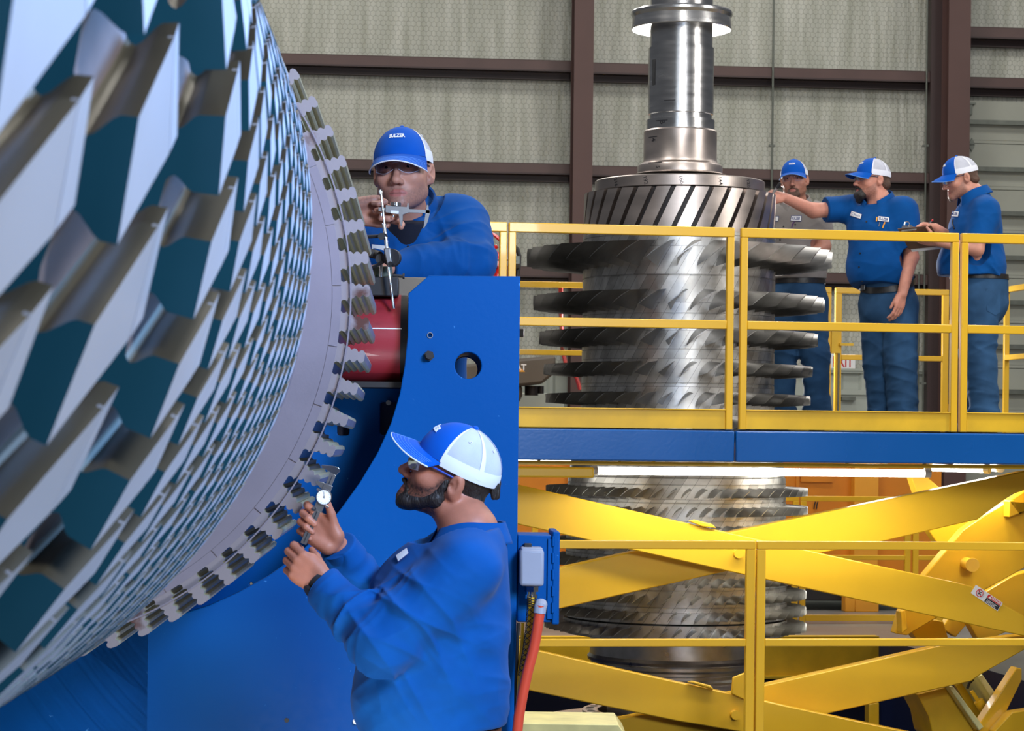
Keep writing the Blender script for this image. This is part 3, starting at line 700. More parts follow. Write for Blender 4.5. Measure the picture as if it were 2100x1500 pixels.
m = MB(CF.M()); m.box((s0 - 0.8, 0.1, 0.35), (s0 + 0.12, 0.8, 1.45)); m.build('chassis', M_['dark'], CT, bevel=0.03)
for ds in (-0.55, ):
    for tt in (0.0, 0.65): m = MB(CF.M()); m.cyl((s0 + ds, tt, 0.35), (s0 + ds, tt + 0.22, 0.35), 0.35, n=28); m.build('wheel', M_['rubber'], CT)
s1, z1 = CF.uv(1061, 754, 0)
vs, fs = text_mesh('CAT', 0.088, 0.002, 0.02); m = MB(CF.M() @ Matrix.Translation((s1 + 0.005, -0.004, z1)) @ Matrix.Rotation(rad(90), 4, 'X')); m.cur = 0; m.add(vs, fs); m.cur = 1; m.add([(-0.07, -0.045, 0), (0.075, -0.045, 0), (0.0, 0.02, -0.001)], [(0, 1, 2)])
m.build('emblem', [M_['white'], M_['orange_light']], CT, smooth=False, recalc=False)
# small black lamp left of the rotor and grey bin behind the toe board
m = MB(); c = W(1066, 683, 18.4); c.y = (PF.p(PF.uv(1066, 683, TR2)[0], TR2, 0)).y; m.box((c.x - 0.16, c.y - 0.12, c.z - 0.032), (c.x + 0.032, c.y - 0.058, c.z + 0.032)); m.box((c.x - 0.12, c.y - 0.060, c.z - 0.2), (c.x - 0.10, c.y - 0.045, c.z + 0.42)); o = m.build('junction_box', M_['dark'], bevel=0.006)
rebase(tag(o, 'small black box on the rear rail, just right of the tall blue stand', 'box'), c)
m = MB(); c = W(1115, 820, 26.0); m.box((c.x - 0.38, c.y, 0), (c.x + 0.22, c.y + 0.5, c.z + 0.07)); o = m.build('bin', M_['metal_panel'], bevel=0.01)
rebase(tag(o, 'pale grey steel bin below the dark lift truck', 'bin'), (c.x, c.y + 0.25, 0))
_s, _z = PF.uv(1150, 588, TR2 + 0.040)
pts = [PF.p(_s, TR2 + 0.040, _z), PF.p(_s + 0.005, TR2 + 0.06, _z - 0.2), W(1152, 690, 19.5), W(1153, 715, 20.4), W(1160, 745, 20.4), W(1172, 762, 20.4), W(1182, 775, 20.4), W(1190, 800, 20.4)]
m = MB(); m.tube(pts, 0.018, 8); o = m.build('air_hose', M_['red_roll']); rebase(tag(o, 'thin dark red hose hanging behind the left side of the upright rotor', 'hose'), pts[0])

# ------------------------------------------------------------------ fire extinguisher on the front rail
FE = thing('fire_extinguisher', 'red fire extinguisher strapped to the yellow guardrail post at the left', 'extinguisher', W(1008, 600, 13.0))
def fe(u, v, d=13.0): return W(u, v, d)
c0, c1 = fe(1007, 640), fe(1009, 522)
cx, cy = c1.x, c1.y
m = MB(Matrix.Translation((cx, cy, 0))); zt_ = c1.z
m.lathe([(0.0, zt_ - 0.42), (0.052, zt_ - 0.42), (0.056, zt_ - 0.40), (0.056, zt_ - 0.03), (0.04, zt_ + 0.01), (0.018, zt_ + 0.025), (0.018, zt_ + 0.05), (0.0, zt_ + 0.05)], 28); m.build('cylinder', M_['red'], FE)
m = MB(Matrix.Translation((cx, cy, 0)))
m.grid(lambda a, b: (0.0568 * math.cos(rad(-215 + 100 * a)), 0.0568 * math.sin(rad(-215 + 100 * a)), zt_ - 0.33 + 0.27 * b), 12, 1); m.build('instruction_label', M_['white'], FE, recalc=False)
m = MB(); m.tube([fe(1030, 497), fe(1015, 483), fe(1006, 479.5), fe(994, 481)], 0.010, 8); m.tube([fe(1020, 505), fe(1006, 514), fe(999, 523), fe(996, 532)], 0.011, 8); m.build('carry_handle', M_['red'], FE)
m = MB(); m.tube([fe(1052, 502), fe(1061, 512), fe(1065, 525), fe(1064, 545), (fe(1060, 570)), fe(1056, 600)], 0.012, 10); m.build('discharge_hose', M_['rubber'], FE)
m = MB(); a, b = fe(1018, 533.5, 12.54), fe(1062, 533.5, 12.54); m.box((a.x, a.y - 0.005, a.z - 0.004), (b.x, a.y + 0.005, a.z + 0.004)); 
for u in (1015.5, 1061): c = fe(u, 533.5, 12.6); m.box((c.x - 0.02, c.y - 0.02, c.z - 0.02), (c.x + 0.012, c.y + 0.4, c.z + 0.02))
m.build('strap', M_['strut'], FE)
# ------------------------------------------------------------------ upright rotor standing in the pit through the platform
UR = thing('upright_rotor', 'upright bare steel turbine rotor with rows of blades standing through the platform', 'rotor', (RC.x, RC.y, PIT_Z))
K15 = 15.0 / F
def zv(v): return W(1389 - (v - 880) * 0.0112, v, 15.0).z
UM = Matrix.Translation((RC.x, RC.y, 0))
def turned(name, prof, matn, n=96, angle=30):
    m = MB(UM); m.lathe([(hw * K15, zv(v)) for v, hw in prof][::-1], n); return m.build(name, M_[matn], UR, angle=angle)
turned('shaft', [(-60, 0), (-60, 64), (100, 64), (100, 67), (236, 67), (237.5, 64), (247, 64), (248, 70), (270, 70), (270, 0)], 'steel')
turned('flange', [(24, 63), (24, 102), (27, 104), (32, 104), (38, 100.5), (60, 102.5), (62, 101), (62, 66), (62, 63)], 'steel')
turned('shaft_hub', [(269, 0), (269, 73), (272, 75), (329, 75), (336, 78), (341, 86), (343, 87), (357, 87), (359, 92), (361, 98), (361, 0)], 'steel_brown')
turned('collar', [(360, 0), (374, 172), (376, 174), (396, 174), (398, 172), (398, 0)], 'steel_brown')
# slotted disc: skewed lands on a core
m = MB(UM); m.cur = 1
m.lathe([(K15 * 150, zv(489)), (K15 * 183, zv(489)), (K15 * 183, zv(401)), (K15 * 150, zv(399))], 96)
N = 32; m.cur = 0
z0, z1 = zv(488.5), zv(401.5)
for k in range(N):
    c = 2 * math.pi * (k + 0.3) / N; hwid = 0.365 * 2 * math.pi / N
    vs = []; nz = 4; na = 5
    for j in range(nz + 1):
        f = j / nz; z = z0 + (z1 - z0) * f; sh = (f - 0.5) * (z1 - z0) * 0.47 / (196 * K15)
        for i in range(na + 1):
            a = c + sh - hwid + 2 * hwid * i / na; vs.append((196 * K15 * math.cos(a), 196 * K15 * math.sin(a), z))
        for i in range(na + 1):
            a = c + sh - hwid + 2 * hwid * i / na; vs.append((180 * K15 * math.cos(a), 180 * K15 * math.sin(a), z))
    q = 2 * (na + 1); fs = []
    for j in range(nz):
        for i in range(na): fs.append((j*q + i, j*q + i + 1, (j+1)*q + i + 1, (j+1)*q + i))
        for i in (0, na): fs.append((j*q + i, (j+1)*q + i, (j+1)*q + na + 1 + i, j*q + na + 1 + i))
    for j in (0, nz):
        for i in range(na): fs.append((j*q + i, j*q + i + 1, j*q + na + 2 + i, j*q + na + 1 + i))
    m.add(vs, fs)
m.build('slotted_disc', [M_['steel_brown'], M_['dark']], UR)
# bladed drum: rings with shallow grooves between them
def groove(v, hw): return [(v - 1.2, hw), (v - 0.6, hw - 2), (v + 0.6, hw - 2), (v + 1.2, hw)]
prof = [(488, 150), (488, 195), (489, 197)]
for v in (496, 577, 652, 723, 790): prof += groove(v, 197)
prof += [(838, 198), (870, 203), (930, 214), (975, 221), (976.5, 220), (978, 222)]
for v in (990, 1026, 1061, 1097, 1131, 1165, 1198, 1231): prof += groove(v, 223 + (v - 990) * 0.018)
prof += [(1263, 228), (1263.2, 221), (1266.5, 221), (1266.7, 228.5), (1297, 228), (1298, 150)]
m = MB(UM); m.lathe([(hw * K15, zv(v)) for v, hw in prof][::-1], 128); m.build('drum', M_['tiles'], UR, angle=25)
turned('seam', [(1263.3, 215), (1263.3, 222.2), (1266.4, 222.2), (1266.4, 215)], 'black_hole')
turned('tail_drum', [(1296, 100), (1296, 173), (1340, 174), (1346, 179), (1352, 178), (1356, 172), (1362, 172), (1366, 177), (1371, 177), (1374, 172), (1380, 172), (1384, 176), (1388, 176), (1392, 170), (1400, 168), (1430, 160), (1440, 0)], 'steel_mid')
m = MB(UM); m.lathe([(0, PIT_Z + 0.001), (0.42, PIT_Z + 0.001), (0.42, zv(1436)), (0, zv(1436))], 64); m.build('stub_end', M_['steel_brown'], UR)
# root platforms: small tiles between the blades are part of the blades; blades row by row
def blade_mesh(name, Rh, Rt, h, st_root, st_tip, th=0.008, camber=0.16):
    vs = []; fs = []; nc = 8; ns = 5
    for j in range(ns + 1):
        f = j / ns; R = Rh - 0.004 + (Rt - Rh + 0.004) * f
        st = math.radians(st_root + (st_tip - st_root) * f)
        ch = h / math.cos(math.radians(st_root)) * (1.0 - 0.06 * f)
        ring = []
        for side in (1, -1):
            rng = range(nc + 1) if side == 1 else range(nc - 1, 0, -1)
            for i in rng:
                c = i / nc - 0.5
                t = th * (1 - 0.45 * f) * math.sqrt(max(0, 1 - (2 * c) ** 2)) * 0.5
                y = camber * (1 - 0.5 * f) * ch * (1 - 4 * c * c) * 0.5 + side * t
                x = c * ch
                # x along chord, y normal to it; chord leans by the stagger angle from the axis
                ta = x * math.sin(st) - y * math.cos(st); ax = x * math.cos(st) + y * math.sin(st)
                ring.append((ta, ax))
        for ta, ax in ring:
            a = ta / R; vs.append((R * math.cos(a), R * math.sin(a), ax))
    n = 2 * nc
    for j in range(ns): fs += [(j*n + k, j*n + (k+1) % n, (j+1)*n + (k+1) % n, (j+1)*n + k) for k in range(n)]
    fs.append(tuple(range(ns * n, ns * n + n)))
    # root tile
    hx, b = h * 0.56, 1.0
    return vs, fs
ROWS = [  # v centre at the side, tip half width, axial height px, count, hub half width, stagger root/tip
    (533, 312, 52, 32, 197, 33, 56), (625, 298, 42, 33, 197, 34, 56), (697, 285, 38, 35, 197, 35, 55), (761, 275, 30, 36, 197, 36, 55), (820, 271, 27, 38, 197, 37, 55),
    (870, 270, 22, 44, 202, 38, 54), (908, 269, 20, 48, 209, 38, 54),
    (1006, 268, 20, 54, 223, 40, 52), (1043, 268, 20, 54, 223, 40, 52), (1079, 268, 19, 55, 224, 40, 52), (1114, 268, 19, 55, 225, 40, 52), (1148, 268, 19, 56, 226, 41, 52), (1182, 267, 19, 56, 226, 41, 52), (1215, 267, 19, 56, 227, 41, 52), (1248, 267, 19, 56, 228, 41, 52), (1281, 268, 19, 56, 228, 41, 52)]
nb = 0
allv = MB(UM)
random.seed(4)
for ri, (vc, hw, hp, N, hub, s0, s1) in enumerate(ROWS):
    vs, fs = blade_mesh('b', hub * K15, hw * K15, hp * K15, s0, s1, th=0.010 if ri < 5 else 0.006)
    zc = zv(vc)
    me = bpy.data.meshes.new('blade'); me.from_pydata([(x, y, z) for x, y, z in vs], [], fs); me.materials.append(M_['steel_dark'] if ri < 7 else M_['blade_small'])
    me.polygons.foreach_set('use_smooth', [True] * len(me.polygons)); me.set_sharp_from_angle(angle=rad(40)); me.update()
    order = sorted(range(N), key=lambda k: math.sin(2 * math.pi * (k + 0.37 * ri) / N))
    for q, k in enumerate(order):
        a = 2 * math.pi * (k + 0.37 * ri) / N
        if nb < 100 and ri < 7 and math.sin(a) < 0.10 or nb < 100 and ri == 7 and math.sin(a) < -0.6:
            o = bpy.data.objects.new('blade', me); COL.objects.link(o); o.parent = UR
            o.location = (0, 0, zc - PIT_Z); o.rotation_euler = (0, 0, a); nb += 1
        else:
            allv.cur = 1 if ri >= 7 else 0
            allv.add(vs, fs, Matrix.Translation((0, 0, zc)) @ Matrix.Rotation(a, 4, 'Z'))
o = allv.build('blade_rows', [M_['steel_dark'], M_['blade_small']], UR, recalc=False, angle=40); o['kind'] = 'stuff'
# hand-written numbers and marks
m = MB(UM)
def on_cyl(txt, u, v, R, uc, size, rot, hw):
    phi = math.asin(max(-1, min(1, (u - uc) / hw))) - math.pi / 2
    vs, fs = text_mesh(txt, size, 0.0002, 0.004)
    c, s = math.cos(rad(rot)), math.sin(rad(rot)); z = zv(v); out = []
    for x, y, q in vs:
        X, Y = x * c - y * s, x * s + y * c
        a = phi + X / R; out.append(((R + 0.0012 + q) * math.cos(a), (R + 0.0012 + q) * math.sin(a), z + Y))
    m.add(out, fs)
for t, u in (('216', 1255), ('192', 1312), ('168', 1382), ('144', 1460), ('120', 1520)): on_cyl(t, u, 386.5, 174 * K15, 1391, 0.036, -76, 174)
on_cyl('5', 1342, 350.5, 87 * K15, 1392, 0.034, -90, 87); on_cyl('8', 1352, 258, 70 * K15, 1393, 0.05, -70, 70)
on_cyl('4', 1335, 293, 75 * K15, 1393, 0.05, -80, 75)
def dash(u0, u1, v, hw):
    R = hw * K15 + 0.0013; p0, p1 = [math.asin((u - 1392.5) / hw) - math.pi / 2 for u in (u0, u1)]
    m.grid(lambda a, b: (R * math.cos(p0 + (p1 - p0) * a), R * math.sin(p0 + (p1 - p0) * a), zv(v) + b * 0.005), 8, 1)
dash(1355, 1377, 215, 67); dash(1340, 1362, 255.5, 70); dash(1326, 1342, 288, 75); dash(1325, 1351, 342, 87)
m.build('marker_writing', M_['ink'], UR, smooth=False, recalc=False)
# keyway flat on the shaft
m = MB(UM); a = math.asin((1335 - 1393) / 67.0) - math.pi / 2
m.grid(lambda p, q: ((67 * K15 + 0.0015) * math.cos(a + (p - 0.5) * 0.16), (67 * K15 + 0.0015) * math.sin(a + (p - 0.5) * 0.16), zv(180) + (zv(128) - zv(180)) * q), 6, 1)
m.build('keyway', M_['steel_dark'], UR, recalc=False)

# turntable rings under the rotor
TT = thing('turntable', 'round steel turntable rings in the pit round the foot of the upright rotor', 'turntable', (RC.x, RC.y, PIT_Z))
zt = W(1380, 1480, 15.0).z
m = MB(UM); m.lathe([(0.60, zt - 0.05), (0.86, zt - 0.05), (0.86, zt), (0.60, zt)], 96, closed=True); m.build('outer_ring', M_['steel_brown'], TT)
m = MB(UM); m.lathe([(0.48, zt - 0.05), (0.575, zt - 0.05), (0.575, zt + 0.07), (0.48, zt + 0.07)], 96, closed=True); m.build('inner_ring', M_['steel_brown'], TT)
m = MB(UM)
for k in range(36):
    a = 2 * math.pi * k / 36; m.cyl((0.53 * math.cos(a), 0.53 * math.sin(a), zt + 0.069), (0.53 * math.cos(a), 0.53 * math.sin(a), zt + 0.0715), 0.026, n=16)
for k in range(12):
    a = 2 * math.pi * (k + 0.4) / 12; m.cyl((0.74 * math.cos(a), 0.74 * math.sin(a), zt - 0.001), (0.74 * math.cos(a), 0.74 * math.sin(a), zt + 0.0015), 0.014, n=12)
m.build('bolt_holes', M_['black_hole'], TT)
m = MB(UM); m.lathe([(0.44, PIT_Z), (0.84, PIT_Z), (0.84, zt - 0.05), (0.44, zt - 0.05)], 64, closed=True); m.build('plinth', M_['dark_blue'], TT)

# pale steel cover plate in the lower foreground
c0 = W(1062, 1486, 10.6)
CP = thing('cover_block', 'pale yellow steel block with a bolt, low at the bottom beside the hoses', 'block', (c0.x + 0.2, 10.7, 0))
P = [W(u, v, 10.6) for u, v in ((1050, 1484), (1268, 1487), (1285, 1510), (1300, 1640), (1050, 1640))]; 
m = MB(); m.prism([(p.x, 10.6, max(0.0, p.z)) for p in P], (0, 0.45, 0)); m.build('body', M_['pale_yellow'], CP, bevel=0.004)
b = W(1211, 1487, 10.75); m = MB(); m.cyl((b.x, 10.75, b.z - 0.01), (b.x, 10.75, b.z + 0.012), 0.012, n=6); m.build('bolt', M_['dark'], CP)

# ------------------------------------------------------------------ long horizontal rotor in the left foreground
D0 = 6.2; KR = D0 / F
C0 = W(-10, 600, D0)
ax = Vector((ray(870, 885)[0], 1, -ray(870, 885)[1])).normalized()
e1 = ax.cross(Vector((0, 0, 1))).normalized(); e2 = e1.cross(ax).normalized()
RM = Matrix(((e1.x, e2.x, ax.x, C0.x), (e1.y, e2.y, ax.y, C0.y), (e1.z, e2.z, ax.z, C0.z), (0, 0, 0, 1)))
HR = thing('horizontal_rotor', 'huge horizontal turbine rotor of slotted discs filling the left side, blades removed', 'rotor', (C0.x, C0.y, 0))
def toothed(name, N, R, half, r_in, stations, tanskew, mats, phase=0.0, floor_y=None):
    """disc with N teeth; half: outline of half a tooth in pitch units (x across, y down from the rim)"""
    m = MB(RM); p = 2 * math.pi * R / N
    out = [(-x, y) for x, y in half[::-1]] + list(half)      # from left base over the top to the right base
    n = len(out); K = len(stations); hb = half[-1]; rb = R - hb[1] * p
    def P(x, r, z, k):
        a = 2 * math.pi * (k + phase + x) / N + z * tanskew / R
        return (r * math.cos(a), r * math.sin(a), z)
    for k in range(N):
        vs = []
        for (z, dr) in stations:
            for x, y in out:
                r = R - y * p - (dr if y < 0.02 else 0)
                vs.append(P(x, r, z, k))
        base = len(vs)
        for (z, dr) in stations:                       # slot floor corners: own right base and the next tooth's left base, dipped centre
            for x, dy in ((hb[0], 0), (0.5, 0.035), (1 - hb[0], 0)): vs.append(P(x, rb - dy * p, z, k))
        rin = len(vs)
        for (z, dr) in (stations[0], stations[-1]):
            for x in (-hb[0], hb[0], 0.5, 1 - hb[0]): vs.append(P(x, r_in, z, k))
        fs = []; mi = []
        for s in range(K - 1):
            for i in range(n - 1):
                fs.append((s*n + i, s*n + i + 1, (s+1)*n + i + 1, (s+1)*n + i)); mi.append(0 if (abs(out[i][1]) < 0.02 and abs(out[i+1][1]) < 0.02) else 1)
            for i in range(2):
                fs.append((base + s*3 + i, base + s*3 + i + 1, base + (s+1)*3 + i + 1, base + (s+1)*3 + i)); mi.append(3)
        for e, s in ((0, 0), (1, K - 1)):
            f = list(range(s*n, s*n + n)); fs.append(tuple(f)); mi.append(2)
            b = base + s*3; q = rin + e*4
            fs.append((s*n, s*n + n - 1, q + 1, q)); mi.append(2)
            fs.append((b, b + 1, q + 2, q + 1)); mi.append(2)
            fs.append((b + 1, b + 2, q + 3, q + 2)); mi.append(2)
        n0 = len(m.v); m.v += [tuple(RM @ Vector(v)) for v in vs]
        m.f += [tuple(i + n0 for i in f) for f in fs]; m.mi += mi
    return m.build(name, mats, HR, angle=28, recalc=True)
DOVE = [(0.305, 0), (0.305, 0.085), (0.285, 0.12), (0.205, 0.20), (0.185, 0.235), (0.20, 0.265), (0.235, 0.285)]
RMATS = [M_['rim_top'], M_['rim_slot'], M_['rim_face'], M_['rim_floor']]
# front depth, back depth (fractions of the wheel's distance), rim radius px, teeth
DISCS = [(0.245, 0.305, 672, 31), (0.325, 0.373, 690, 30), (0.390, 0.422, 719, 44), (0.434, 0.460, 722, 62), (0.472, 0.492, 720, 68), (0.505, 0.522, 719, 74), (0.534, 0.549, 719, 100), (0.560, 0.573, 719, 104),
         (0.583, 0.595, 720, 108), (0.604, 0.615, 720, 110), (0.623, 0.633, 720, 112), (0.642, 0.651, 721, 114), (0.660, 0.669, 721, 116), (0.678, 0.687, 721, 116)]
DOVE2 = [(0.315, 0), (0.315, 0.21), (0.295, 0.25), (0.215, 0.33), (0.195, 0.37), (0.21, 0.40), (0.245, 0.425)]
prevb = None
spacer = []
for i, (d0, d1, r, N) in enumerate(DISCS):
    R = r * KR; z0, z1 = (d0 - 1) * D0, (d1 - 1) * D0; t = z1 - z0
    p = 2 * math.pi * R / N
    g = min(0.006, t * 0.06)
    st = [(z0, 0), (z1 - t * 0.16 - g, 0), (z1 - t * 0.16 - g, g), (z1 - t * 0.16, g), (z1 - t * 0.16, 0), (z1, 0)]
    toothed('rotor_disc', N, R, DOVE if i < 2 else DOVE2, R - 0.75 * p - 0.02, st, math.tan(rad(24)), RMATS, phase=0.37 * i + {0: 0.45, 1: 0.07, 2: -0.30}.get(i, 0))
    spacer.append((z0, R - 0.68 * p - 0.02)); spacer.append((z1, R - 0.68 * p - 0.02))
m = MB(RM); m.lathe([(r, z) for z, r in spacer] + [(0.80, -1.85), (0.80, 0.0)], 128); m.build('spacer_drum', M_['wheel_face'], HR, angle=40)
# turbine wheel with fir-tree slots
FIR = [(0.10, 0), (0.18, 0.05), (0.19, 0.13), (0.115, 0.21), (0.20, 0.28), (0.215, 0.35), (0.145, 0.43), (0.235, 0.50), (0.25, 0.57), (0.20, 0.635), (0.335, 0.69), (0.30, 0.73), (0.285, 0.80), (0.34, 0.87)]
WMATS = [M_['wheel_face'], M_['wheel_slot'], M_['wheel_rust'], M_['steel_dark']]
toothed('turbine_wheel', 70, 768 * KR, FIR, 660 * KR, [(0, 0), (0.80, 0)], -math.tan(rad(0.5)), WMATS, phase=0.2)
m = MB(RM); m.lathe([(300 * KR, -0.003), (689.5 * KR, -0.003), (689.5 * KR, 0.05), (300 * KR, 0.05)], 160, closed=True); m.build('wheel_face', M_['wheel_face'], HR)
m = MB(RM); m.lathe([(727 * KR, -0.010), (730 * KR, -0.010), (730 * KR, 0.004), (727 * KR, 0.004)], 160, closed=True); m.build('retaining_lip', M_['wheel_face'], HR)
m = MB(RM)
n = 35
for k in range(n):
    a0 = 2 * math.pi * (k + 0.012 + 0.18) / n; a1 = 2 * math.pi * (k + 0.988 + 0.18) / n
    vs = []
    for j in range(5):
        a = a0 + (a1 - a0) * j / 4
        for r, z in ((690.3 * KR, -0.004), (708.6 * KR, -0.004), (708.6 * KR, 0.02), (690.3 * KR, 0.02)): vs.append((r * math.cos(a), r * math.sin(a), z))
    fs = [(4*j + i, 4*j + (i+1) % 4, 4*(j+1) + (i+1) % 4, 4*(j+1) + i) for j in range(4) for i in range(4)] + [(0, 1, 2, 3), (19, 18, 17, 16)]
    m.add(vs, fs)
m.build('locking_plates', M_['wheel_face'], HR)
# shaft that rests in the cradle of the blue stand
m = MB(RM); m.cyl((0, 0, 0.05), (0, 0, 1.20), 0.28, n=64); m.build('shaft', M_['steel'], HR)
m = MB(RM); m.cyl((0, 0, -4.9), (0, 0, -4.3), 0.28, n=64); m.build('shaft_end', M_['steel'], HR)
m = MB(RM); m.lathe([(0.2, 0.795), (0.80, 0.795), (0.80, 0.82), (0.2, 0.82)], 96, closed=True); m.build('wheel_back', M_['wheel_face'], HR)

# ------------------------------------------------------------------ blue rotor stand
o_ = C0 + ax * 0.92
ST = Frame((o_.x, o_.y, 0), rad(2.1))
BS = thing('rotor_stand', 'big blue steel rotor stand with a curved cut-out, behind the bearded worker', 'stand', ST.p(0.7, 0.3, 0))
def sp(u, v, t=0.0): return ST.uv(u, v, t)
arc = [(838, 690), (832, 750), (822, 808), (804, 868), (776, 930), (740, 990), (700, 1046), (652, 1102), (600, 1149), (550, 1184), (490, 1217), (430, 1244), (340, 1273), (240, 1294), (140, 1306), (0, 1308), (-140, 1296), (-280, 1262)]
outer = [sp(1062, 569), sp(880, 567.5), sp(839.5, 603)] + [sp(u, v) for u, v in arc]
xl = sp(-280, 1262)[0]; xr = sp(1054, 1300)[0]
outer[0] = (xr + 0.004, outer[0][1])
outer += [(xl, 0.005), (xr + 0.004, 0.005)]
def hole(u, v, r): s, z = sp(u, v); return circle(s, z, r * ST.O.y / F, 28)
def plate(name, outer, holes, t, thick, matn, bevel=0.003):
    vs, fs = plate_mesh(outer, holes, thick, bevel)
    m = MB(ST.M() @ Matrix.Translation((0, t, 0)) @ Matrix.Rotation(rad(90), 4, 'X')); m.add(vs, fs)
    return m.build(name, M_[matn], BS, angle=25)
plate('front_plate', outer, [hole(960, 750, 29.5), hole(882, 688, 5.5)], 0.025, 0.05, 'blue')
shs, shz = sp(960, 750)
b2 = [(sp(842, 600)[0], outer[1][1]), (xr - 0.0, outer[1][1]), (xr, 0.005), (sp(845, 600)[0], 0.005)]
plate('rear_plate', b2, [circle(shs, shz, 29.5 * ST.O.y / F, 28)], 0.52, 0.03, 'blue')
m = MB(ST.M()); m.box((xr - 0.03, 0.05, 0.005), (xr + 0.002, 0.505, outer[0][1] - 0.002)); m.build('side_plate', M_['blue'], BS)
m = MB(ST.M()); m.box((xr + 0.0035, 0.001, 0.2), (xr + 0.0055, 0.012, outer[0][1] - 0.003)); m.build('worn_edge', M_['blue_edge'], BS)
m = MB(ST.M() @ Matrix.Translation((shs, 0, shz)) @ Matrix.Rotation(rad(90), 4, 'X')); r_ = 29.5 * ST.O.y / F
m.lathe([(r_, -0.50), (r_ + 0.005, -0.50), (r_ + 0.005, -0.05), (r_, -0.05)], 28, closed=True); m.build('through_tube', M_['blue'], BS)
# inner plate seen through the curved cut-out, with two slots
ip = [(xl, 0.005), (sp(1000, 1400)[0], 0.005), (sp(1000, 900)[0], sp(800, 797, 0.36)[1]), (sp(640, 797, 0.36)[0], sp(800, 797, 0.36)[1]), (sp(600, 900)[0], sp(700, 1000)[1]), (sp(-280, 1100)[0], sp(-280, 1200)[1])]
def slot(u0, v0, u1, v1, t=0.36):
    a, b = sp(u0, v0, t), sp(u1, v1, t); r = 0.012; pts = []
    for cx, cz, q in ((b[0] - r, a[1] - r, 0), (a[0] + r, a[1] - r, 1), (a[0] + r, b[1] + r, 2), (b[0] - r, b[1] + r, 3)):
        for k in range(5): an = math.pi/2 * (q + k/4); pts.append((cx + r*math.cos(an), cz + r*math.sin(an)))
    return pts
plate('inner_plate', ip, [slot(778, 823, 817, 895), slot(690, 850, 718, 896), circle(*sp(515, 1198, 0.36), 0.0075, 20)], 0.37, 0.02, 'blue')
m = MB(ST.M()); a, b = sp(770, 815, 0.40), sp(830, 900, 0.40); m.box((a[0] - 0.2, 0.42, b[1] - 0.1), (b[0], 0.43, a[1] + 0.02)); m.build('slot_backing', M_['dark_blue'], BS)  # dark sheet added behind the slots to paint their shaded inside
m = MB(ST.M()); a = sp(797, 824, 0.37); m.cyl((a[0], 0.34, a[1] - 0.004), (a[0], 0.40, a[1] - 0.004), 0.008); m.build('slot_bolt', M_['satin'], BS)
# red roller drum, its black bearers and the tan block on top
zr = sp(790, 696, 0.2)[1]; rr = (788 - 604) / 2 * (ST.O.y + 0.2) / F
s0, s1 = sp(640, 700, 0.2)[0], sp(822, 700, 0.2)[0]; s2 = sp(842, 700, 0.2)[0]
m = MB(ST.M()); m.cyl((s0, 0.2, zr), (s1, 0.2, zr), rr, n=64); m.build('red_roller', M_['red_roll'], BS)
m = MB(ST.M()); m.cyl((s1, 0.2, zr), (s2, 0.2, zr), rr - 0.002, n=64); m.build('roller_cheek', M_['dark'], BS)  # dark end of the roller: shadow beside the plate put in as colour
m = MB(ST.M()); yy, zz = 0.2 - rr * math.cos(0.2), zr + rr * math.sin(0.2); m.box((s0, yy - 0.002, zz - 0.0015), (s1 + 0.004, yy + 0.002, zz + 0.0015)); m.build('scribed_line', M_['white'], BS)
zb_ = sp(780, 796, 0.2)[1]; m = MB(ST.M()); m.box((s0, 0.08, zb_), (s2, 0.34, zr - rr + 0.004)); m.build('bearer', M_['dark'], BS)
a = sp(735, 571, 0.2); b = sp(818, 605, 0.2); m = MB(ST.M()); m.box((a[0], 0.1, b[1] - 0.01), (b[0], 0.33, a[1])); m.build('bearing_cap', M_['dark'], BS, bevel=0.004)
a = sp(812, 569.5, 0.3); b = sp(880, 608, 0.3); m = MB(ST.M()); m.box((a[0], 0.28, b[1] - 0.05), (b[0], 0.36, a[1])); m.build('packing_block', M_['tan'], BS, bevel=0.003)
# cradle under the shaft
ch = RM.inverted(); cc = RM @ Vector((0, 0, 1.05)); l = MB(ST.M())
cs = (ST.M().inverted() @ cc); l.box((cs.x - 0.3, 0.0, 0.6), (cs.x + 0.3, 0.30, cs.z - 0.281)); l.box((cs.x - 0.4, -0.0, 0.003), (cs.x + 0.4, 0.30, 0.6)); l.build('cradle', M_['blue'], BS)
# bolts and sockets
def hexbolt(u, v, r, l, matn='dark', n=6):
    s, z = sp(u, v); m = MB(ST.M()); m.cyl((s, 0.0, z), (s, -l * 0.45, z), r * 1.1, n=n); m.cyl((s, -l * 0.45, z), (s, -l, z), r * 0.72, n=16); m.build('bolt', M_[matn], BS)
hexbolt(880, 730, 0.0145, 0.028); hexbolt(730, 1480, 0.009, 0.010, 'satin'); hexbolt(588, 1478, 0.007, 0.003)
m = MB(ST.M()); s, z = sp(882, 688)
m.lathe([(0.0072, 0), (0.0090, 0), (0.0090, 0.002), (0.0072, 0.002)], 24, Matrix.Translation((s, -0.001, z)) @ Matrix.Rotation(rad(90), 4, 'X'), closed=True); m.build('bolt_hole_rim', M_['satin'], BS)
# work step behind the stand for the worker who leans over it
WS = thing('work_step', 'blue steel step platform hidden behind the stand', 'platform', ST.p(1.0, 1.0, 0))
m = MB(ST.M()); m.box((sp(600, 700, 0.9)[0], 0.58, 0.80), (sp(1040, 700, 0.9)[0], 1.35, 0.86)); m.build('tread', M_['blue'], WS)
for s in (sp(610, 700, 0.9)[0], sp(1000, 700, 0.9)[0]):
    for t in (0.62, 1.28): m = MB(ST.M()); m.box((s, t, 0.002), (s + 0.05, t + 0.05, 0.80)); m.build('leg', M_['blue'], WS)

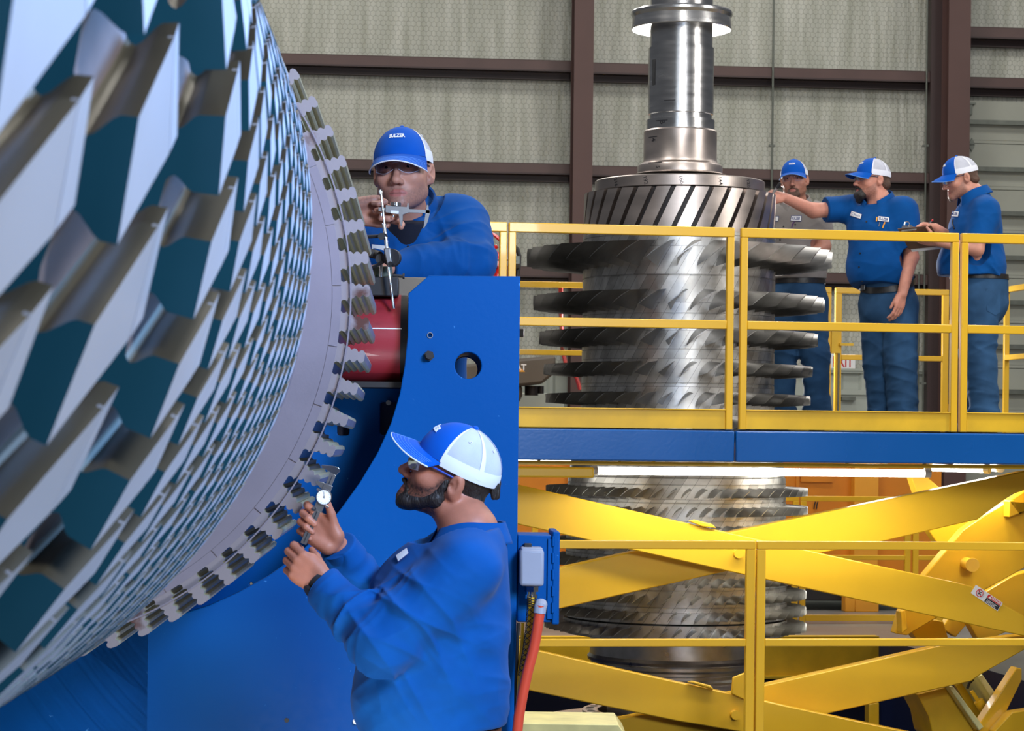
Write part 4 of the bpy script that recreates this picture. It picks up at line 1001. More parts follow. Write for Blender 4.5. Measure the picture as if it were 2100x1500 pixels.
# blue control box with grey plug on the right edge of the stand
CB = thing('control_box', 'blue steel control box on the right edge of the tall blue stand', 'box', ST.p(sp(1100, 1190)[0], 0.1, sp(1100, 1278)[1]))
tb = 0.02
a = sp(1056, 1098, tb); b = sp(1130, 1277, tb); c = sp(1148, 1091, tb); d = sp(1137, 1281, tb)
m = MB(ST.M()); m.box((xr + 0.009, tb, b[1]), (b[0], tb + 0.22, a[1])); m.build('case', M_['blue'], CB, bevel=0.004)
m = MB(ST.M()); m.box((b[0] + 0.002, tb - 0.012, d[1]), (c[0], tb + 0.25, c[1])); m.build('door', M_['blue'], CB, bevel=0.004)
m = MB(ST.M()); m.box((b[0] - 0.012, tb - 0.008, b[1] + 0.01), (b[0] + 0.004, tb, a[1] - 0.01)); 
for k in range(5): zz = b[1] + 0.03 + k * 0.05; m.cyl((b[0] + 0.004, tb - 0.012, zz), (b[0] + 0.004, tb - 0.012, zz + 0.03), 0.0045, n=10)
m.build('hinge', M_['blue'], CB)
PL = thing('plug_housing', 'grey cable plug housing mounted on the blue control box', 'plug', ST.p(sp(1091, 1160)[0], -0.03, sp(1091, 1203)[1]))
a = sp(1067, 1128, -0.07); b = sp(1115, 1203, -0.07)
m = MB(ST.M()); m.box((a[0], -0.075, b[1]), (b[0], 0.018, a[1])); m.build('housing', M_['grey_plastic'], PL, bevel=0.008)
m = MB(ST.M()); m.box((a[0] + 0.004, -0.065, a[1] - 0.006), (b[0] - 0.004, 0.016, a[1] + 0.006)); m.build('lid', M_['grey_plastic'], PL, bevel=0.004)
m = MB(ST.M()); m.box((a[0] + 0.014, -0.02, a[1]), (a[0] + 0.036, 0.015, a[1] + 0.016)); m.build('latch', M_['dark'], PL, bevel=0.002)
s, z = sp(1090, 1203, -0.03); m = MB(ST.M()); m.cyl((s, -0.03, z), (s, -0.03, z - 0.016), 0.021, n=6); m.cyl((s, -0.03, z - 0.016), (s, -0.03, z - 0.024), 0.015, n=20); m.cyl((s, -0.03, z - 0.024), (s, -0.03, z - 0.036), 0.019, n=20); m.build('gland_nut', M_['chrome'], PL)
def T(u, v, d): return W(u, v, d)
d_ = ST.O.y - 0.042
pts = [T(1090, 1226, d_), T(1090, 1245, d_), T(1087, 1290, d_), T(1081, 1335, d_), T(1073, 1375, d_), T(1066, 1430, d_), T(1061, 1500, d_), T(1058, 1600, d_)]
m = MB(); m.tube(pts, 0.0105, 12); o = m.build('control_cable', M_['yellow'])
tag(o, 'yellow control cable in a black wire sleeve hanging from the grey plug', 'cable')
# woven wire sleeve round the cable
m = MB(); 
def along(pts, f):
    x = f * (len(pts) - 1); i = min(int(x), len(pts) - 2); return pts[i].lerp(pts[i + 1], x - i)
for k in range(8):
    dirn = 1 if k % 2 else -1; ph = k * math.pi / 4; pp = []
    for i in range(61):
        f = i / 60 * 0.60; c = along(pts, f); an = ph + dirn * i * 0.42; pp.append(c + Vector((math.cos(an) * 0.0135, math.sin(an) * 0.0135, 0)))
    m.tube(pp, 0.0011, 5)
s_ = m.build('wire_sleeve', M_['dark'], o); rebase_off = pts[0].copy()
pts2 = [T(1108, 1248, ST.O.y - 0.085), T(1106, 1262, ST.O.y - 0.085), T(1102, 1290, ST.O.y - 0.085), T(1095, 1330, ST.O.y - 0.085), T(1083, 1375, ST.O.y - 0.085), T(1073, 1420, ST.O.y - 0.085), T(1064, 1470, ST.O.y - 0.085), T(1058, 1530, ST.O.y - 0.085), T(1055, 1620, ST.O.y - 0.085)]
HOSE = bpy.data.objects.new('air_hose', None)
m = MB(); m.tube([pts2[0].lerp(pts2[1], -0.4)] + pts2, 0.0155, 14); o = m.build('hose', M_['orange_hose'])
tag(o, 'thick red-orange hose curving down beside the control box', 'hose')
m = MB(); m.tube([T(1110, 1240, ST.O.y - 0.06), T(1108, 1246, ST.O.y - 0.085), T(1106.5, 1258, ST.O.y - 0.085)], 0.0185, 14); m.build('hose_sleeve', M_['grey_plastic'], o)
bpy.data.objects.remove(HOSE)
for lab, us, r, mt in (('thin yellow wire hanging left of the sleeved cable', ((1072, 1278), (1070, 1330), (1064, 1380), (1060, 1450), (1058, 1600)), 0.005, 'yellow'), ('thin black wire hanging against the edge of the blue stand', ((1063, 1278), (1061, 1330), (1058, 1400), (1057, 1600)), 0.005, 'rubber'), ('pale thin wire hanging between the sleeved cable and the stand', ((1078, 1300), (1073, 1350), (1066, 1400), (1062, 1440), (1059, 1600)), 0.004, 'pale_yellow')):
    m = MB(); P_ = [T(u, v, ST.O.y - 0.012) for u, v in us]; m.tube(P_, r, 8); o = m.build('wire', M_[mt]); tag(o, lab, 'wire')
# ------------------------------------------------------------------ soft-body shapes: smooth blends meshed as one closed surface
BIG = np.float32(9.0)
def V3(p): return np.array([p[0], p[1], p[2]], dtype=np.float32)
def vnoise(q):
    i = np.floor(q); f = (q - i).astype(np.float32); f = f * f * (3 - 2 * f); i = i.astype(np.int64)
    def h(a, b, c):
        x = (i[:, 0] + a) * 374761393 + (i[:, 1] + b) * 668265263 + (i[:, 2] + c) * 1442695041
        x = x & 0xFFFFFFFF; x = ((x ^ (x >> 13)) * 1274126177) & 0xFFFFFFFF
        return ((x ^ (x >> 16)) & 0xFFFF).astype(np.float32) / 65535.0
    fx, fy, fz = f[:, 0], f[:, 1], f[:, 2]
    def e(b, c): return h(0, b, c) * (1 - fx) + h(1, b, c) * fx
    def g(c): return e(0, c) * (1 - fy) + e(1, c) * fy
    return g(0) * (1 - fz) + g(1) * fz
class Field:
    def __init__(self): self.pr = []; self.disp = []
    def add(self, fn, c, r, k=0.02, op='u'):
        self.pr.append((fn, V3(c), float(r), float(k), op)); return self
    # primitives
    def cap(self, a, b, ra, rb=None, k=0.02, op='u'):
        rb = ra if rb is None else rb; a_, b_ = V3(a), V3(b); ab = b_ - a_; L = float(ab @ ab) + 1e-9
        def fn(P):
            q = P - a_; t = np.clip(q @ ab / L, 0, 1); q = q - t[:, None] * ab
            return np.sqrt(np.einsum('ij,ij->i', q, q)) - (ra + (rb - ra) * t)
        return self.add(fn, (a_ + b_) / 2, math.sqrt(L) / 2 + max(ra, rb), k, op)
    def ell(self, c, r, R=None, k=0.02, op='u'):
        c_ = V3(c); r_ = np.array(r, dtype=np.float32); Rm = None if R is None else np.array(R, dtype=np.float32)
        def fn(P):
            q = P - c_
            if Rm is not None: q = q @ Rm
            k0 = np.sqrt(((q / r_) ** 2).sum(1)) + 1e-6; k1 = np.sqrt(((q / (r_ * r_)) ** 2).sum(1)) + 1e-6
            return k0 * (k0 - 1) / k1
        return self.add(fn, c_, max(r), k, op)
    def econe(self, a, b, X, rxa, rya, rxb, ryb, k=0.04, op='u'):
        """elliptic limb: X is the wide direction"""
        a_, b_ = V3(a), V3(b); ab = b_ - a_; L = float(np.sqrt(ab @ ab)); d = ab / L
        X_ = V3(X); X_ = X_ - d * (X_ @ d); X_ /= np.linalg.norm(X_); Y_ = np.cross(d, X_)
        def fn(P):
            q = P - a_; l = q @ d; t = np.clip(l / L, 0, 1); lo = l - t * L
            rx = rxa + (rxb - rxa) * t; ry = rya + (ryb - rya) * t; rm = np.minimum(rx, ry)
            return (np.sqrt((q @ X_ / rx) ** 2 + (q @ Y_ / ry) ** 2 + (lo / rm) ** 2) - 1) * rm
        return self.add(fn, (a_ + b_) / 2, L / 2 + max(rxa, rxb, rya, ryb), k, op)
    def cut(self, p, n, c=None, r=9.0, k=0.004):
        """removes what lies on the n side of the plane through p (within the ball c, r)"""
        p_, n_ = V3(p), V3(n); n_ = n_ / np.linalg.norm(n_)
        c_ = V3(c) if c is not None else p_
        def fn(P):
            d = (P - p_) @ n_
            if r < 5: d = np.minimum(d, r - np.sqrt(((P - c_) ** 2).sum(1)))
            return -d
        return self.add(fn, c_, r, k, 's')
    def fold(self, amp, dirs, c=None, r=None, seed=0, along=0.22, sharp=1.5):
        """cloth creases: ridges of stretched noise; each dir points across the creases, its length sets how fine they are"""
        rs = np.random.RandomState(seed); K = []
        for d in dirs:
            v = V3(d); L = np.linalg.norm(v); A = v / L; t = np.cross(A, np.array([0.31, 0.52, 0.79], np.float32)); t /= np.linalg.norm(t); u = np.cross(A, t)
            fr = L / 6.2832 * 1.15
            K.append((np.stack([A * fr, t * fr * along, u * fr * along], 1).astype(np.float32), rs.rand(3).astype(np.float32) * 50))
        c_ = None if c is None else V3(c)
        def fn(P):
            out = 0
            for Mx, o in K:
                q = P @ Mx + o
                n = 0.68 * vnoise(q) + 0.32 * vnoise(q * 1.9 + 7.3)
                out = out + (1 - np.abs(2 * n - 1)) ** (sharp * 2)
            out = out / len(K) - 0.28
            if c_ is not None: out = out * np.exp(-((P - c_) ** 2).sum(1) / (r * r))
            return amp * 1.5 * out
        self.disp.append(fn); return self
    @staticmethod
    def _op(D, d, k, op):
        if op == 'u':
            h = np.maximum(k - np.abs(D - d), 0) / k; return np.minimum(D, d) - h * h * k * 0.25
        d = -d
        h = np.maximum(k - np.abs(D - d), 0) / k; return np.maximum(D, d) + h * h * k * 0.25
    def ev(self, P, disp=True):
        P = np.asarray(P, dtype=np.float32); D = np.full(len(P), BIG, np.float32)
        for fn, c, r, k, op in self.pr: D = self._op(D, fn(P), k, op)
        if disp:
            for f in self.disp: D = D - f(P)
        return D
    def trace(self, o, d, tmax=40.0, t0=0.0, step=0.85):
        """marches rays (n,3) to the surface; returns points and unit normals"""
        o = np.asarray(o, np.float32); d = np.asarray(d, np.float32); t = np.full(len(d), t0, np.float32)
        for _ in range(90):
            s = self.ev(o + d * t[:, None]); t = np.minimum(t + np.clip(s * step, -0.05, 2.0), tmax)
            if np.max(np.abs(s)) < 3e-4: break
        p = o + d * t[:, None]; e = 0.004; n = np.zeros_like(p)
        for i in range(3):
            v = np.zeros(3, np.float32); v[i] = e; n[:, i] = self.ev(p + v) - self.ev(p - v)
        return p, n / (np.linalg.norm(n, axis=1)[:, None] + 1e-9)
    def mesh(self, h):
        los = [c - r for fn, c, r, k, op in self.pr if op == 'u']; his = [c + r for fn, c, r, k, op in self.pr if op == 'u']
        lo = np.min(los, 0) - 0.03; hi = np.max(his, 0) + 0.03
        B = 16; S = B * h; nb = np.ceil((hi - lo) / S).astype(int)
        g = np.stack(np.meshgrid(*[np.arange(n) for n in nb], indexing='ij'), -1).reshape(-1, 3)
        cen = (lo + (g + 0.5) * S).astype(np.float32)
        half = S * 0.87
        act = np.abs(self.ev(cen, False)) < half * 1.25 + 0.03
        g = g[act]; cen = cen[act]; n = len(g)
        l = np.arange(B + 1, dtype=np.float32) * h
        off = np.stack(np.meshgrid(l, l, l, indexing='ij'), -1).reshape(-1, 3)
        base = (lo + g * S).astype(np.float32)
        m = len(off)
        D = np.full((n, m), BIG, np.float32)
        for fn, c, r, k, op in self.pr:
            near = np.where(np.abs(fn(cen)) < 9.0)[0] if r > 5 else np.where(np.linalg.norm(cen - c, axis=1) < r + half + k + 0.01)[0]
            for q in range(0, len(near), 200):
                idx = near[q:q + 200]
                P = (base[idx][:, None, :] + off[None]).reshape(-1, 3)
                D[idx] = self._op(D[idx], fn(P).reshape(len(idx), m).astype(np.float32), k, op)
        for f in self.disp:
            for q in range(0, n, 200):
                P = (base[q:q + 200][:, None, :] + off[None]).reshape(-1, 3); dd = D[q:q + 200].reshape(-1)
                k_ = np.abs(dd) < 0.03
                if k_.any(): dd[k_] -= f(P[k_])
                D[q:q + 200] = dd.reshape(-1, m)
        D = D.reshape(n, B + 1, B + 1, B + 1)
        ins = D < 0
        s = ins[:, :-1, :-1, :-1].astype(np.int8)
        cnt = np.zeros((n, B, B, B), np.int8)
        for i in (0, 1):
            for j in (0, 1):
                for k in (0, 1): cnt += ins[:, i:B + i, j:B + j, k:B + k]
        ci = np.argwhere((cnt > 0) & (cnt < 8))
        if len(ci) == 0: return np.zeros((0, 3)), []
        NB = nb * B + 2
        key = lambda gi: (gi[:, 0].astype(np.int64) * NB[1] + gi[:, 1]) * NB[2] + gi[:, 2]
        gi = g[ci[:, 0]] * B + ci[:, 1:]
        kk = key(gi)
        pos = np.zeros((len(ci), 3), np.float32); w = np.zeros(len(ci), np.float32)
        co = [(i, j, k) for i in (0, 1) for j in (0, 1) for k in (0, 1)]
        val = {c: D[ci[:, 0], ci[:, 1] + c[0], ci[:, 2] + c[1], ci[:, 3] + c[2]] for c in co}
        for c in co:
            for axn in range(3):
                if c[axn]: continue
                d = list(c); d[axn] = 1; d = tuple(d)
                a, b = val[c], val[d]; cr = (a < 0) != (b < 0)
                t = np.where(cr, a / np.where(cr, a - b, 1), 0)
                p = np.array(c, np.float32)[None].repeat(len(ci), 0); p[:, axn] += t
                pos += p * cr[:, None]; w += cr
        pos = lo + (gi + pos / w[:, None]) * h
        order = np.argsort(kk); ks = kk[order]
        rank = np.empty(len(order), np.int64); rank[order] = np.arange(len(order))
        pos = pos[order]
        quads = []
        for axn in range(3):
            sl0 = [slice(None)] + [slice(0, B)] * 3; sl1 = list(sl0); sl1[axn + 1] = slice(1, B + 1)
            A, Bv = ins[tuple(sl0)], ins[tuple(sl1)]
            e = np.argwhere(A != Bv)
            if len(e) == 0: continue
            flip = A[e[:, 0], e[:, 1], e[:, 2], e[:, 3]]
            ge = g[e[:, 0]] * B + e[:, 1:]
            u, v = (axn + 1) % 3, (axn + 2) % 3
            q = []; ok = np.ones(len(e), bool)
            for du, dv in ((-1, -1), (0, -1), (0, 0), (-1, 0)):
                x = ge.copy(); x[:, u] += du; x[:, v] += dv
                kx = key(x); i = np.searchsorted(ks, kx); i = np.minimum(i, len(ks) - 1); ok &= ks[i] == kx; q.append(i)
            q = np.stack(q, 1)
            q = np.where(flip[:, None], q, q[:, ::-1])
            quads.append(q[ok])
        return pos, np.concatenate(quads)
def soft(name, field, h, mats, parent, masks=None):
    pos, quads = field.mesh(h)
    off = origin_of(parent)
    me = bpy.data.meshes.new(name)
    nv, nf = len(pos), len(quads)
    me.vertices.add(nv); me.vertices.foreach_set('co', (pos - np.array(off)[None]).astype(np.float32).ravel())
    me.loops.add(nf * 4); me.loops.foreach_set('vertex_index', quads.astype(np.int32).ravel())
    me.polygons.add(nf); me.polygons.foreach_set('loop_start', np.arange(0, nf * 4, 4, dtype=np.int32))
    me.polygons.foreach_set('use_smooth', np.ones(nf, bool))
    if not isinstance(mats, (list, tuple)): mats = [mats]
    for m in mats: me.materials.append(m)
    me.update(calc_edges=True); me.validate()
    if masks is not None:
        for k, v in masks(pos.astype(np.float32)).items():
            at = me.attributes.new(k, 'FLOAT', 'POINT'); at.data.foreach_set('value', v.astype(np.float32))
    o = bpy.data.objects.new(name, me); COL.objects.link(o)
    if parent is not None: o.parent = parent
    return o
def cam_ray(u, v):
    x, zd = ray(u, v); d = np.array([x, 1, -zd]); return d / np.linalg.norm(d)
CAMO = np.array([0, 0, CAMZ], np.float32)
def surf(field, uv, lift=0.0, t0=4.0):
    """points of the surface seen at the given pixels"""
    d = np.array([cam_ray(u, v) for u, v in uv], np.float32); p, n = field.trace(np.repeat(CAMO[None], len(d), 0), d, t0=t0)
    miss = np.abs(field.ev(p)) > 0.02
    if miss.any() and not miss.all():          # an edge that hangs off the cloth keeps the depth of its neighbours
        t = np.linalg.norm(p - CAMO, axis=1); g = np.where(~miss)[0]
        for i in np.where(miss)[0]:
            j = g[np.argmin([(uv[k][0] - uv[i][0]) ** 2 + (uv[k][1] - uv[i][1]) ** 2 for k in g])]; p[i] = CAMO + d[i] * t[j]; n[i] = n[j]
    return p + n * lift, n

def cloth(name, col, var=0.10, weave=900.0, rough=0.8):
    m = mat(name, col, rough, var=var, vscale=14, bump=0.10, bscale=weave, spec=0.15)
    b = m.node_tree.nodes['Principled BSDF']; b.inputs['Sheen Weight'].default_value = 0.04; return m
M_['shirt_blue'] = cloth('blue_work_shirt', srgb(0, 74, 142))
M_['shirt_grey'] = cloth('grey_work_shirt', srgb(136, 130, 126))
M_['tee'] = cloth('dark_navy_tee', srgb(24, 27, 40))
M_['denim'] = mat('blue_denim', srgb(44, 78, 114), 0.85, var=0.26, vscale=9, bump=0.15, bscale=700, spec=0.2)
M_['cap_blue'] = cloth('blue_cap_cotton', srgb(0, 82, 178), var=0.05)
M_['cap_white'] = cloth('white_cap_mesh', srgb(226, 228, 238), var=0.03)
M_['cap_mesh'] = cloth('grey_white_cap_netting', srgb(188, 190, 202), var=0.12, weave=300)
M_['stitch'] = mat('pale_blue_stitching', srgb(96, 150, 225), 0.8)
M_['hair'] = mat('dark_hair', srgb(36, 30, 28), 0.5, var=0.4, vscale=60, bump=0.5, bscale=220, stretch=(1, 1, 0.25))
M_['hair_brown'] = mat('brown_hair', srgb(88, 62, 48), 0.55, var=0.3, vscale=60, bump=0.5, bscale=220)
M_['hair_grey'] = mat('greying_hair', srgb(112, 92, 82), 0.6, var=0.3, vscale=60, bump=0.5, bscale=220)
def skin(name, col, lip, brow_lip_shade, stub):
    m = mat(name, col, 0.5, var=0.09, vscale=35, bump=0.06, bscale=260, spec=0.4)
    n, l = m.node_tree.nodes, m.node_tree.links; b = n['Principled BSDF']
    b.inputs['Subsurface Weight'].default_value = 0.12
    b.inputs['Subsurface Radius'].default_value = (0.012, 0.005, 0.003); b.inputs['Subsurface Scale'].default_value = 0.6
    src = b.inputs['Base Color'].links[0].from_socket
    tc = n.new('ShaderNodeTexCoord'); nz = n.new('ShaderNodeTexNoise'); nz.inputs['Scale'].default_value = 170; nz.inputs['Detail'].default_value = 3; l.new(tc.outputs['Object'], nz.inputs['Vector'])
    for key, c, noisy in (('stubble', stub, 0.5), ('lips', lip, 0), ('brow', brow_lip_shade, 0.4)):
        at = n.new('ShaderNodeAttribute'); at.attribute_name = key; f = at.outputs['Fac']
        if noisy:
            mr = n.new('ShaderNodeMapRange'); mr.inputs[1].default_value = 0.35; mr.inputs[2].default_value = 0.65; mr.inputs[3].default_value = 1 - noisy; mr.inputs[4].default_value = 1.0; l.new(nz.outputs['Fac'], mr.inputs[0])
            mu = n.new('ShaderNodeMath'); mu.operation = 'MULTIPLY'; l.new(f, mu.inputs[0]); l.new(mr.outputs[0], mu.inputs[1]); f = mu.outputs[0]
        mx = n.new('ShaderNodeMix'); mx.data_type = 'RGBA'; l.new(f, mx.inputs[0]); l.new(src, mx.inputs[6]); mx.inputs[7].default_value = c; src = mx.outputs[2]
    l.new(src, b.inputs['Base Color'])
    return m
M_['eye'] = mat('eye_white', srgb(226, 218, 212), 0.25)
M_['iris'] = mat('dark_iris', srgb(42, 28, 22), 0.15)
M_['belt_black'] = mat('black_leather', srgb(28, 27, 28), 0.4, bump=0.1)
M_['belt_brown'] = mat('brown_leather', srgb(112, 62, 44), 0.5, var=0.2, bump=0.1)
M_['boot'] = mat('brown_boot_leather', srgb(70, 52, 40), 0.6, var=0.2)
M_['temple_blue'] = mat('blue_plastic_temple', srgb(40, 72, 170), 0.3)
M_['temple_dark'] = mat('dark_plastic_temple', srgb(38, 42, 66), 0.3)
def lens_mat():
    m = bpy.data.materials.new('clear_safety_lens'); m.use_nodes = True
    n, l = m.node_tree.nodes, m.node_tree.links; n.remove(n['Principled BSDF'])
    t = n.new('ShaderNodeBsdfTransparent'); t.inputs[0].default_value = (0.86, 0.84, 0.90, 1)
    g = n.new('ShaderNodeBsdfGlossy'); g.inputs['Roughness'].default_value = 0.05
    f = n.new('ShaderNodeFresnel'); f.inputs[0].default_value = 1.45
    mx = n.new('ShaderNodeMixShader'); l.new(f.outputs[0], mx.inputs[0]); l.new(t.outputs[0], mx.inputs[1]); l.new(g.outputs[0], mx.inputs[2])
    l.new(mx.outputs[0], n['Material Output'].inputs[0]); return m
M_['lens'] = lens_mat()
M_['lens_edge'] = mat('milky_lens_edge', srgb(200, 200, 215), 0.2, alpha=0.45)

class Head:
    """head frame: x to the person's left... local x = right of the face as seen from inside, y forward, z up"""
    def __init__(self, o, fwd, pitch=0.0, roll=0.0, s=1.0):
        f = Vector(fwd).normalized(); z = Vector((0, 0, 1)); r = f.cross(z).normalized()
        R = Matrix((r, f, z)).transposed()                 # columns right, forward, up
        R = R @ Matrix.Rotation(rad(pitch), 3, 'X') @ Matrix.Rotation(rad(roll), 3, 'Y')
        self.R = R; self.o = Vector(o); self.s = s; self.np = np.array(R, dtype=np.float32)
    def p(self, x, y, z): return self.o + self.R @ Vector((x * self.s, y * self.s, z * self.s))
    def M(self): return Matrix.Translation(self.o) @ self.R.to_4x4() @ Matrix.Scale(self.s, 4)
    def loc(self, P): return ((P - np.array(self.o, dtype=np.float32)) @ self.np) / self.s
def head_prims(F_, H, neck, slim=1.0):
    s = H.s; p = H.p; R = H.R
    E = lambda c, r, k, op='u': F_.ell(p(*c), [x * s for x in r], R, k * s, op)
    C = lambda a, b, ra, rb, k, op='u': F_.cap(p(*a), p(*b), ra * s, rb * s, k * s, op)
    E((0, -0.012, 0.032), (0.077, 0.098, 0.086), 0.02)
    E((0, 0.028, -0.035), (0.066 * slim, 0.064, 0.082), 0.04)
    for sx in (-1, 1):
        C((sx * 0.050, 0.005, -0.070), (sx * 0.012, 0.074, -0.104), 0.024, 0.020, 0.03)
        E((sx * 0.045, 0.062, -0.032), (0.022, 0.022, 0.020), 0.025)
    E((0, 0.083, -0.106), (0.022, 0.018, 0.017), 0.02)
    C((-0.036, 0.078, 0.022), (0.036, 0.078, 0.022), 0.013, 0.013, 0.02)
    for sx in (-1, 1): E((sx * 0.033, 0.102, -0.002), (0.020, 0.016, 0.014), 0.018, 's')
    C((0, 0.089, 0.006), (0, 0.113, -0.038), 0.0075, 0.011, 0.012)
    E((0, 0.1145, -0.043), (0.0125, 0.012, 0.011), 0.010)
    for sx in (-1, 1): E((sx * 0.0135, 0.103, -0.047), (0.008, 0.011, 0.0085), 0.006)
    for sx in (-1, 1): E((sx * 0.0065, 0.109, -0.0555), (0.004, 0.005, 0.004), 0.003, 's')
    for sx in (-1, 1):
        E((sx * 0.032, 0.0775, -0.001), (0.0165, 0.0145, 0.0125), 0.006)
        C((sx * 0.022, 0.096, -0.001), (sx * 0.043, 0.090, 0.0005), 0.0040, 0.0034, 0.003, 's')
    E((0, 0.060, -0.076), (0.036, 0.0315, 0.034), 0.022)
    # mouth
    for zc, r0, r1, zk in ((-0.0730, 0.0050, 0.0032, -0.0768), (-0.0856, 0.0060, 0.0034, -0.0812)):
        C((-0.010, 0.0945, zc), (0.010, 0.0945, zc), r0, r0, 0.004)
        for sx in (-1, 1): C((sx * 0.010, 0.0945, zc), (sx * 0.0250, 0.0860, zk), r0, r1, 0.003)
    # ears
    for sx in (-1, 1):
        E((sx * 0.083, -0.016, -0.010), (0.012, 0.020, 0.034), 0.008)
        E((sx * 0.075, -0.006, -0.036), (0.007, 0.009, 0.010), 0.006)
        E((sx * 0.0945, -0.008, -0.008), (0.0085, 0.0105, 0.020), 0.005, 's')
        E((sx * 0.089, -0.003, -0.013), (0.008, 0.006, 0.008), 0.004, 's')
    F_.econe(p(0, -0.030, -0.060), neck, R @ Vector((1, 0, 0)), 0.056 * s, 0.060 * s, 0.066 * s, 0.068 * s, 0.03)
def face_class(H, stub=0.0, full=0.0):
    """smooth masks over the skin: lips, eyebrows and beard shadow"""
    def sm(x, a, b): t = np.clip((x - a) / (b - a), 0, 1); return t * t * (3 - 2 * t)
    def fn(P):
        q = H.loc(P); x, y, z = q[:, 0], q[:, 1], q[:, 2]; ax_ = np.abs(x)
        wob = 0.010 * (vnoise(q * 90) - 0.5)
        line = -0.048 - 0.018 * sm(y, 0.03, 0.09) + (0.030 + 0.030 * full) * sm(0.045 - y, 0, 0.045) + 0.014 * full
        st = sm(line - z + wob, -0.008, 0.012) * sm(y, -0.012, 0.012) * sm(z, -0.150, -0.128)
        must = sm(y, 0.07, 0.09) * np.exp(-((z + 0.064) / 0.0065) ** 2) * sm(0.032 - ax_, 0, 0.012)
        st = np.clip(np.maximum(st, must), 0, 1)
        lp = sm(y, 0.070, 0.078) * sm(0.0125 * np.sqrt(np.clip(1 - (x / 0.0285) ** 2, 0, 1)) - np.abs(z + 0.0792), -0.0005, 0.0025)
        ml = 0.75 * sm(y, 0.070, 0.078) * sm(0.027 - ax_, 0, 0.006) * np.exp(-((z + 0.0792) / 0.0022) ** 2)  # dark line painted for the shade in the gap between the lips
        arch = 0.0215 + 0.10 * (ax_ - 0.012) - 7.8 * np.maximum(0, ax_ - 0.036) ** 2
        br = sm(y, 0.055, 0.065) * sm(ax_, 0.010, 0.015) * sm(0.054 - ax_, 0, 0.008) * sm(0.0058 - np.abs(z - arch), -0.0012, 0.0022)
        far = y < -0.2
        return {'stubble': np.where(far, 0, st * stub * (1 - lp)), 'lips': np.where(far, 0, lp * 0.85), 'brow': np.where(far, 0, np.maximum(br, ml))}
    return fn
def eyes(H, person, look=(0, 1, 0)):
    for sx in (-1, 1):
        c = (sx * 0.032, 0.0785, -0.001); m = MB(H.M()); lk = Vector(look).normalized()
        m.cur = 0; n = 16
        m.lathe([(0.0122 * math.sin(math.pi * i / 10), -0.0122 * math.cos(math.pi * i / 10)) for i in range(11)], n, Matrix.Translation(c))
        q = lk.to_track_quat('Z', 'Y').to_matrix().to_4x4(); m.cur = 1
        m.lathe([(0.0125 * math.sin(rad(28 - 28 * i / 4)), 0.0125 * math.cos(rad(28 - 28 * i / 4))) for i in range(5)], n, Matrix.Translation(c) @ q)
        m.build('eye', [M_['eye'], M_['iris']], person)
CAPC = (0, -0.008, 0.034); CAPR = (0.0890, 0.112, 0.096)
def cap_pt(az, el, g=0.0):
    """az from the front, el from the band"""
    drop = -0.010 * (1 - math.cos(az)) * 0.5 * math.cos(el)
    e = el; sq = 1.0
    x = math.sin(az) * math.cos(e); y = math.cos(az) * math.cos(e); z = math.sin(e)
    if math.cos(az) > 0: z *= 1 + 0.05 * math.cos(az) * math.sin(2 * e)
    return ((CAPC[0] + (CAPR[0] + g) * x), (CAPC[1] + (CAPR[1] + g) * y), CAPC[2] + (CAPR[2] + g) * z + drop)
